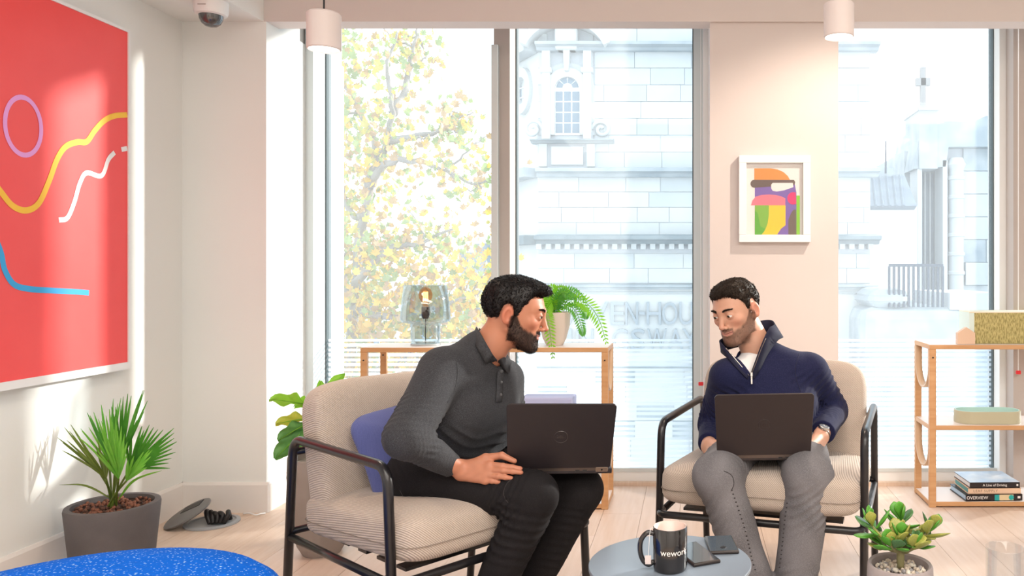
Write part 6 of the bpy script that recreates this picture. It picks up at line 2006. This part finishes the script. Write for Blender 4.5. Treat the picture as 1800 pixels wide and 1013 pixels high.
pk = [(875, 642), (874, 655), (873, 668), (873, 682), (872, 696), (871, 707)]
ribbon_on('placket', [(H(x - 1, y, 0.003), H(x + 10, y, 0.003)) for x, y in pk], M['polo_rib'], manL, 0.002)
bt = mat('button_dark', (0.05, 0.05, 0.055), 0.3)
for (x, y) in ((880, 652), (879, 672), (878, 695)):
    c = hit(PB, x, y, 0.005)
    if c is not None:
        d = (Vector((0, 0, EYE)) - c).normalized()
        MB().lathe([(0, 0), (0.0048, 0), (0.0048, 0.0014), (0.0036, 0.002), (0, 0.0016)], 14, M=Matrix.Translation(c) @ Vector((0, 0, 1)).rotation_difference(d).to_matrix().to_4x4()).build('button', bt, manL, True, 40)
def seam(name, pix, m, parent, b, r=0.0011, off=0.0004):
    pts = [hit(b, x, y, off) for x, y in pix]
    pts = [p_ for p_ in pts if p_ is not None]
    if len(pts) > 2:
        path = []
        for p_ in smooth_path(pts, 5):
            l, n_, i_, d_ = b.find_nearest(p_)
            path.append(l + (p_ - l) * 0.2)
        return MB().tube(path, r, 5).build(name, m, parent, True)
seam('shoulder_seam', [(786, 604), (796, 622), (804, 645), (803, 668), (797, 690), (786, 708)], M['polo_rib'], manL, PB, 0.0014)

# black jeans
g = SDF(*bounds([pel, hipN, hipF, kneeN, kneeF, ankN, ankF], 0.15), 0.005)
g.cone(pel - LW * 0.06, pel + LW * 0.06, 0.112, 0.112, 0.0)
g.cone(hipN, kneeN, 0.092, 0.068, 0.04); g.cone(kneeN, ankN, 0.067, 0.050, 0.018)
g.cone(hipF, kneeF, 0.092, 0.068, 0.04); g.cone(kneeF, ankF, 0.067, 0.050, 0.018)
g.cone(kneeN.lerp(hipN, 0.1), kneeN.lerp(ankN, 0.12), 0.070, 0.066, 0.01)
g.noise(0.0014, 30, 2.0)
g.wrinkle(hipN, kneeN, 0.66, 1.06, 0.040, 0.0055, (0.3, 0.1, -0.5), 0.12, 0.2)
g.wrinkle(kneeN, ankN, -0.02, 0.45, 0.055, 0.0052, (0.5, 0.0, 0.3), 0.10, 1.1)
g.wrinkle(hipN, kneeN, -0.2, 0.40, 0.060, 0.0062, (0.6, 0.2, 0.5), 0.14, 2.2)
g.wrinkle(kneeF, ankF, 0.0, 0.6, 0.05, 0.0035, (0.5, 0.0, 0.3), 0.10, 0.6)
g.wrinkle(hipF, kneeF, 0.6, 1.0, 0.04, 0.003, (0.5, 0.0, 0.3), 0.10, 0.6)
jL = cloth('black_jeans', g, (0.013, 0.0115, 0.0125), M['jeansL'], manL)
JB = bvh_of(jL)
M['stitchL'] = mat('grey_stitch', (0.055, 0.048, 0.048), 0.8)
seam('pocket_stitching', [(703, 862), (712, 878), (728, 889), (748, 896)], M['stitchL'], manL, JB, 0.0008)
seam('knee_stitching', [(899, 842), (888, 856), (886, 872), (893, 884)], M['stitchL'], manL, JB, 0.0008)
for a, k_ in ((ankN, kneeN), (ankF, kneeF)):
    shoe(Vector((a.x, a.y, 0.09)), (0.83, -0.5, 0), manL, M['shoe'])

# ================================================================ laptops
M['lap'] = mat('laptop_shell', (0.020, 0.015, 0.017), 0.42, spec=0.4)
M['lap2'] = mat('laptop_shell_warm', (0.030, 0.021, 0.021), 0.45, spec=0.4)
M['hinge'] = mat('laptop_hinge', (0.42, 0.33, 0.27), 0.35, metal=0.9)
M['keyb'] = mat('laptop_deck', (0.03, 0.03, 0.032), 0.5)
M['screen'] = mat('laptop_screen', (0.02, 0.025, 0.03), 0.2, emis=(0.75, 0.85, 1.0), estr=0.25)
def laptop(label, HLp, HRp, top_mid, shell, base_len=0.215):
    """hinge from HLp to HRp as seen; lid rises to top_mid; base runs from the hinge to the user"""
    ux = (HRp - HLp); W_ = ux.length; ux.normalize()
    mid = (HLp + HRp) / 2
    up = top_mid - mid; up -= ux * up.dot(ux); Hh = up.length; up.normalize()
    nb_ = up.cross(ux)          # out of the lid's outer face
    if nb_.y > 0: nb_ = -nb_
    t = thing('laptop', label, 'laptop', mid, 0, 'open laptops on laps')
    Ml = Matrix((ux, up, nb_)).transposed().to_4x4()
    # lid
    bm = bmesh.new()
    hw = W_ / 2; r = 0.012; th = 0.007
    outl = []
    for cx_, cy_, a0 in ((hw - r, r * 0.5, -90), (hw - r, Hh - r, 0), (-hw + r, Hh - r, 90), (-hw + r, r * 0.5, 180)):
        rr = r if cy_ > r else r * 0.5
        for k_ in range(6):
            a = math.radians(a0 + 18 * k_)
            outl.append((cx_ + rr * math.cos(a), cy_ + rr * math.sin(a)))
    lid = MB().prism(outl, Ml, th).build('lid', shell, t)
    lm_ = lid.modifiers.new('edge', 'BEVEL'); lm_.width = 0.0016; lm_.segments = 2; lm_.limit_method = 'ANGLE'
    MB().prism([(x * 0.93, 0.012 + (y - 0.0) * 0.92) for x, y in outl], Ml @ Matrix.Translation((0, 0, -0.0012)), 0.001).build('screen', M['screen'], lid)
    # round maker's mark
    rp = []
    for k_ in range(41):
        a = 2 * PI * k_ / 40
        rp.append(Ml @ Vector((0.019 * math.cos(a), Hh * 0.5 + 0.019 * math.sin(a), th + 0.0004)))
    lg = MB().tube(rp[:-1], 0.0009, 6, closed=True).build('logo_ring', M['logo'], lid)
    text_mesh('logo_text', 'DELL', 0.0125, 0.0003, M['logo'], lid, Ml @ Matrix.Translation((0, Hh * 0.5, th + 0.0004)))
    # hinge strip with its two barrels
    MB().bevel_box(-hw * 0.92, hw * 0.92, -0.012, 0.002, -0.006, 0.006, 0.002, Ml).build('hinge_strip', M['hinge_dark'], t)
    for s in (-1, 1):
        hb_ = MB().bevel_box(s * hw * 0.80 - 0.018, s * hw * 0.80 + 0.018, -0.016, 0.003, -0.007, 0.0075, 0.002, Ml).build('hinge_barrel', M['hinge'], t)
        MB().lathe([(0, 0), (0.003, 0), (0.003, 0.0008), (0, 0.0008)], 10, M=Ml @ Matrix.Translation((s * hw * 0.80, -0.006, 0.0074))).build('barrel_hole', M['black'], hb_)
    # base, lying away from the lid towards the user
    back = Vector((0, 0, 1)).cross(ux); 
    if back.y < 0: back = -back
    back = (back + Vector((0, 0, -0.03))).normalized()
    nz = ux.cross(back).normalized()
    if nz.z < 0: nz = -nz
    Mb_ = Matrix((ux, back, nz)).transposed().to_4x4()
    ba = MB().bevel_box(-hw, hw, -0.002, base_len, -0.020, -0.004, 0.003, Mb_).build('base', shell, t)
    MB().box(-hw * 0.86, hw * 0.86, 0.03, base_len * 0.58, -0.0042, -0.0025, Mb_).build('keyboard', M['keyb'], ba)
    MB().box(-0.05, 0.05, base_len * 0.64, base_len * 0.94, -0.0042, -0.0034, Mb_).build('touchpad', M['keyb'], ba)
    MB().box(hw * 0.30, hw * 0.38, -0.0032, -0.001, -0.015, -0.008, Mb_).box(hw * 0.44, hw * 0.52, -0.0032, -0.001, -0.015, -0.008, Mb_).build('port', M['black'], ba)
    return t
M['logo'] = mat('laptop_logo', (0.045, 0.036, 0.036), 0.2, spec=0.8)
M['hinge_dark'] = mat('hinge_grey', (0.16, 0.125, 0.11), 0.4, metal=0.7)
laptop('black laptop on the knees of the man in the grey polo', P(888, 823, 2.275), P(1076, 820, 2.335), P(991, 709, 2.235), M['lap'])
laptop('dark brown laptop on the knees of the man in the navy sweater', P(1257, 800, 2.55), P(1428, 797, 2.55), P(1341, 692, 2.49), M['lap2'])

# ================================================================ the man on the right
pR = Vector((0.305, 2.96, 0.545))
hA, hB = pR + Vector((-0.09, 0, -0.01)), pR + Vector((0.09, 0, -0.01))       # his right / his left
kA, kB = P(1262, 838, 2.53), P(1419, 838, 2.55)
aA, aB = P(1352, 1108, 2.50), P(1392, 1100, 2.50)
sA, sB = P(1278, 664, 2.81), P(1424, 652, 2.93)
eA, eB = P(1254, 748, 2.94), P(1464, 722, 3.00)
wA, wB = P(1246, 784, 2.73), P(1444, 766, 2.745)
nbR = P(1334, 622, 2.905)
HR = Head(P(1295, 551, 2.88), (-0.62, -0.74, -0.30), math.radians(7), SKR, (0.55, 0.25, 0.20), (0.11, 0.060, 0.042), 0.72, 'crop', 0.9, (-0.10, 1.0, -0.30), 0.98)
hv_, hq, hc_ = HR.skin_mesh(nbR, 0.063)
knB = [P(1424, 782, 2.655), P(1430, 789, 2.655), P(1434, 796, 2.66), P(1436, 801, 2.67)]
tpB = [P(1400, 786, 2.60), P(1404, 793, 2.595), P(1410, 798, 2.60), P(1416, 801, 2.62)]
g = SDF(*bounds(knB + tpB + [wB, eB.lerp(wB, 0.6)], 0.045), 0.0022)
hand_prims(g, wB, knB, tpB, [P(1428, 777, 2.70), P(1416, 778, 2.665), P(1406, 780, 2.64)])
g.cone(eB.lerp(wB, 0.6), wB, 0.032, 0.026, 0.012)
v1, q1 = g.mesh()
knA = [P(1259, 787, 2.665), P(1255, 793, 2.66), P(1252, 798, 2.665), P(1251, 802, 2.675)]
tpA = [P(1280, 790, 2.61), P(1278, 796, 2.605), P(1274, 800, 2.61), P(1268, 803, 2.625)]
g = SDF(*bounds(knA + tpA + [wA, eA.lerp(wA, 0.6)], 0.045), 0.0022)
hand_prims(g, wA, knA, tpA, [P(1259, 781, 2.70), P(1268, 783, 2.67), P(1277, 786, 2.65)])
g.cone(eA.lerp(wA, 0.6), wA, 0.032, 0.026, 0.012)
v2, q2 = g.mesh()
cb_ = core_body((sA, sB), (hA, hB), (kA, kB), (aA, aB), (eA, eB), (wA, wB), pR, nbR, SKR)
manR = person('man in a navy quarter-zip sweater and grey jeans looking down to the left', [(hv_, hq, hc_), (v1, q1, skin_cols(v1, SKR, tpB)), (v2, q2, skin_cols(v2, SKR, tpA)), cb_])
HR.hair(manR, M['hairR'], 8000, 8)
HR.facial(manR, M['beardR'], M['hairR'], 2600, 0.0032, 9)
HR.eyes(manR, (0.05, 0.035, 0.02))

def torsoR(g, sh, arms=True):
    """sweater volume, shrunk by sh for the shirt beneath"""
    fw = Vector((-0.25, -0.95, 0)).normalized()
    ch = (sA + sB) / 2 + Vector((0.0, 0.015, -0.115))
    g.cone(pR + Vector((0, 0, -0.02)), ch + Vector((0, 0.02, -0.02)), 0.155 - sh, 0.158 - sh, 0.0, (fw, 1.22))
    sv = (sB - sA).normalized()
    g.cone(ch - sv * 0.065, ch + sv * 0.065, 0.122 - sh, 0.122 - sh, 0.05)
    g.cone(sA.lerp(sB, 0.05), sA.lerp(sB, 0.95), 0.060 - sh, 0.060 - sh, 0.06)
    g.cone(nbR + Vector((0.0, 0.01, -0.012)), sA.lerp(sB, 0.12), 0.058 - sh, 0.052 - sh, 0.05)
    g.cone(nbR + Vector((0.0, 0.01, -0.006)), sB.lerp(sA, 0.12), 0.060 - sh, 0.054 - sh, 0.05)
g = SDF(*bounds([pR, sA, sB, eA, eB, wA, wB, nbR], 0.17), 0.0042)
torsoR(g, 0.0)
g.cone(sA, eA, 0.064, 0.056, 0.022); g.cone(eA, wA, 0.056, 0.037, 0.018)
g.cone(sB, eB, 0.066, 0.059, 0.022); g.cone(eB, wB, 0.058, 0.039, 0.018)
g.noise(0.0022, 24, 3.0)
g.wrinkle(sB, eB, 0.35, 1.15, 0.034, 0.0050, (0.5, -0.2, 0.3), 0.10, 0.3)
g.wrinkle(eB, wB, -0.15, 0.75, 0.030, 0.0052, (0.35, 0.0, 0.45), 0.09, 1.3)
g.wrinkle(sA, eA, 0.35, 1.1, 0.036, 0.0042, (-0.4, 0.1, 0.3), 0.10, 2.0)
g.wrinkle(eA, wA, -0.15, 0.85, 0.026, 0.0048, (0.3, 0.0, 0.4), 0.09, 0.8)
g.wrinkle(sB + Vector((0, 0, 0.06)), pR + Vector((0.12, 0, 0)), 0.1, 0.7, 0.06, 0.0045, (0.8, 0.0, 0.2), 0.16, 1.9)
g.wrinkle(sA + Vector((0, 0, 0.06)), pR + Vector((-0.12, 0, 0)), 0.1, 0.8, 0.06, 0.0045, (-0.8, 0.0, 0.2), 0.16, 0.9)
cB, cA = (wB - eB).normalized(), (wA - eA).normalized()
g.cut(eB.lerp(wB, 0.90), cB, wB + cB * 0.03, 0.075)
g.cut(eA.lerp(wA, 0.92), cA, wA + cA * 0.03, 0.075)
# open neck: a wedge from the zip's end up to the collar
ndR = (Vector(HR.C) - nbR).normalized()
g.cone(nbR + ndR * 0.030, nbR + ndR * 0.09, 0.058, 0.062, 0.006, sub=True)
apex = P(1321, 662, 2.78)
topm = P(1310, 600, 2.84)
ax_ = (topm - apex).normalized()
X, Y, Z = g.grid((slice(None),) * 3)
ex, ey, ez = X - apex.x, Y - apex.y, Z - apex.z
tt = ex * ax_.x + ey * ax_.y + ez * ax_.z
lat = np.abs(ex - tt * ax_.x)
wedge = np.maximum(np.maximum(lat - np.clip(tt, 0, 1) * 0.52, -tt), (Y - 2.90)) * 0.85
g.d = np.maximum(g.d, -np.broadcast_to(wedge, g.d.shape).astype(np.float32))
def navy_col(v): return np.tile(np.array((0.012, 0.014, 0.046)), (len(v), 1))
nav = cloth('navy_sweater', g, navy_col, M['navy'], manR)
NB = bvh_of(nav)
g = SDF(*bounds([(sA + sB) / 2, nbR, sA, sB], 0.16), 0.0045)
torsoR(g, 0.011)
g.cone(nbR + ndR * 0.008, nbR + ndR * 0.09, 0.050, 0.056, 0.004, sub=True)
g.cut(P(1340, 720, 2.8), (0, 0, -1), (nbR.x, nbR.y, 0.65), 0.5)
tee = cloth('white_tee', g, (0.78, 0.77, 0.78), M['tee'], manR)
# stand collar, zip
M['navy_rib'] = mat('navy_rib', (0.010, 0.011, 0.034), 0.9)
M['navy_in'] = mat('collar_lining', (0.006, 0.006, 0.012), 0.9)
def Hn(px, py, Y, off=0.004):
    r = hit(NB, px, py, off)
    return r if r is not None and abs(r.y - Y) < 0.12 else P(px, py, Y)
rs = [(P(1318, 661, 2.772), Hn(1325, 666, 2.77)), (P(1326, 640, 2.772), Hn(1336, 648, 2.77)), (P(1335, 616, 2.782), Hn(1346, 628, 2.79)), (P(1344, 594, 2.805), Hn(1357, 611, 2.82)), (P(1353, 576, 2.845), Hn(1368, 598, 2.86)), (P(1361, 571, 2.90), P(1376, 594, 2.91)), (P(1357, 564, 2.96), P(1372, 592, 2.97)), (P(1344, 563, 2.99), P(1350, 600, 3.0)), (P(1322, 568, 2.985), P(1322, 605, 2.99)), (P(1296, 580, 2.955), P(1290, 612, 2.955)), (P(1276, 592, 2.905), P(1271, 618, 2.90)), (P(1265, 599, 2.855), P(1268, 620, 2.85)), (P(1271, 607, 2.815), Hn(1277, 628, 2.80)), (P(1289, 628, 2.785), Hn(1287, 640, 2.78)), (P(1304, 647, 2.772), Hn(1300, 654, 2.77)), (P(1316, 660, 2.768), Hn(1313, 667, 2.768))]
n_ = 4
loP, hiP = smooth_path([a for a, b in rs], n_), smooth_path([b for a, b in rs], n_)
ribbon_on('collar', list(zip(loP, hiP)), M['navy_rib'], manR, 0.004)
zl = [P(1317, 661, 2.765), P(1304, 645, 2.768), P(1288, 626, 2.778), P(1276, 612, 2.80)]
MB().tube(smooth_path(zl, 5), 0.0016, 6).build('zip_tape', M['chrome'], manR, True)
MB().tube(smooth_path([P(1319, 662, 2.765), P(1328, 640, 2.766), P(1337, 616, 2.776), P(1346, 595, 2.80)], 5), 0.0014, 6).build('zip_tape', M['hinge_dark'], manR, True)
zp = P(1321, 664, 2.745)
h1, h2 = Hn(1321, 655, 2.76, 0.006), Hn(1320, 675, 2.76, 0.008)
zd = (h2 - h1).normalized()
zx = Vector((1, 0, 0)) - zd * zd.x; zx.normalize()
Mz = Matrix((zx, zd, zx.cross(zd))).transposed().to_4x4(); Mz.translation = h1
MB().bevel_box(-0.0038, 0.0038, 0.0, 0.014, -0.0025, 0.0025, 0.001, Mz).bevel_box(-0.0030, 0.0030, 0.012, (h2 - h1).length, -0.0015, 0.0015, 0.0008, Mz).build('zip_pull', M['chrome'], manR)
seam('shoulder_seam', [(1418, 604), (1405, 622), (1398, 645), (1400, 668), (1408, 690)], M['navy_rib'], manR, NB, 0.0014)
# watch on his left wrist
wc_ = eB.lerp(wB, 0.99)
Tq = Vector((0, 0, 1)).rotation_difference(cB).to_matrix().to_4x4()
wt = MB().lathe([(0.0275, -0.007), (0.0290, -0.006), (0.0290, 0.006), (0.0275, 0.007), (0.0268, 0.0), (0.0275, -0.007)], 28, M=Matrix.Translation(wc_) @ Tq).build('watch_strap', mat('watch_bracelet', (0.16, 0.11, 0.08), 0.3, metal=0.8), manR, True)
fd = (Vector((0, 0, EYE + 0.5)) - wc_).normalized(); fd = (fd - cB * fd.dot(cB)).normalized()
Tf = Matrix.Translation(wc_ + fd * 0.027) @ Vector((0, 0, 1)).rotation_difference(fd).to_matrix().to_4x4()
MB().lathe([(0, 0), (0.019, 0), (0.0195, 0.004), (0.0185, 0.008), (0.016, 0.009)], 28, M=Tf).build('watch_case', M['chrome'], wt, True, 40)
MB().lathe([(0, 0.0082), (0.0162, 0.0082)], 28, M=Tf).build('watch_dial', mat('watch_dial', (0.12, 0.12, 0.13), 0.3), wt, fix=False)
MB().box(-0.0008, 0.0008, 0, 0.011, 0.0085, 0.0092, Tf).box(0, 0.008, -0.0008, 0.0008, 0.0085, 0.0092, Tf).build('watch_hands', M['white'], wt)

# grey jeans
g = SDF(*bounds([pR, hA, hB, kA, kB, aA, aB], 0.15), 0.005)
g.cone(pR + Vector((-0.07, 0, 0)), pR + Vector((0.07, 0, 0)), 0.118, 0.118, 0.0)
g.cone(hA, kA, 0.096, 0.080, 0.03); g.cone(kA, aA, 0.074, 0.058, 0.02)
g.cone(hB, kB, 0.096, 0.084, 0.03); g.cone(kB, aB, 0.076, 0.066, 0.02)
g.noise(0.0020, 26, 5.0)
for a_, k_, e_, sd_ in ((hA, kA, aA, 0.3), (hB, kB, aB, 1.7)):
    g.wrinkle(k_, e_, 0.0, 0.40, 0.062, 0.0042, (0.7, 0.0, 0.2), 0.11, sd_)
    g.wrinkle(k_, e_, 0.55, 1.0, 0.075, 0.0045, (0.5, 0.0, 0.2), 0.11, sd_ + 1)
    g.wrinkle(a_, k_, 0.35, 1.05, 0.045, 0.0050, (0.7, 0.0, 0.6), 0.13, sd_ + 2)
def denim(v):
    c = np.tile(np.array((0.150, 0.146, 0.152)), (len(v), 1))
    n1 = np.sin(19 * v[:, 0] + 2 * np.sin(13 * v[:, 2])) * np.sin(15 * v[:, 2] + 1.5 * np.sin(21 * v[:, 0]))
    n2 = np.sin(47 * v[:, 2] + 3 * np.sin(33 * v[:, 0])) * 0.5
    w = np.clip(0.5 + 0.35 * n1 + 0.2 * n2, 0, 1)[:, None]
    return c * (0.72 + 0.62 * w) * np.array([1.02, 0.99, 1.0])
jR = cloth('grey_jeans', g, denim, M['jeansR'], manR)
JR = bvh_of(jR)
M['stitchR'] = mat('dark_seam', (0.035, 0.030, 0.030), 0.8)
def stitches(pix):
    pts = []
    for (x0, y0), (x1, y1) in zip(pix[:-1], pix[1:]):
        n = max(1, int(math.hypot(x1 - x0, y1 - y0) / 7))
        pts += [(x0 + (x1 - x0) * i / n, y0 + (y1 - y0) * i / n) for i in range(n)]
    mb = MB()
    for (x, y) in pts:
        c = hit(JR, x, y, 0.0012)
        if c is None: continue
        bm = bmesh.new(); bmesh.ops.create_icosphere(bm, subdivisions=1, radius=0.0026)
        mb.from_bm(bm, Matrix.Translation(c) @ Matrix.Diagonal((1.3, 0.7, 0.8, 1)))
    if mb.v: mb.build('inner_leg_seam', M['stitchR'], manR, True)
stitches([(1286, 862), (1296, 890), (1306, 920), (1314, 950), (1322, 985), (1330, 1010)])
stitches([(1384, 885), (1380, 915), (1377, 945), (1374, 975), (1370, 1005)])
seam('knee_seam', [(1272, 828), (1286, 836), (1290, 850), (1286, 862)], M['stitchR'], manR, JR, 0.0012)
for a, k_ in ((aA, kA), (aB, kB)):
    shoe(Vector((a.x, a.y, 0.09)), (-0.15, -1, 0), manR, M['shoe'])
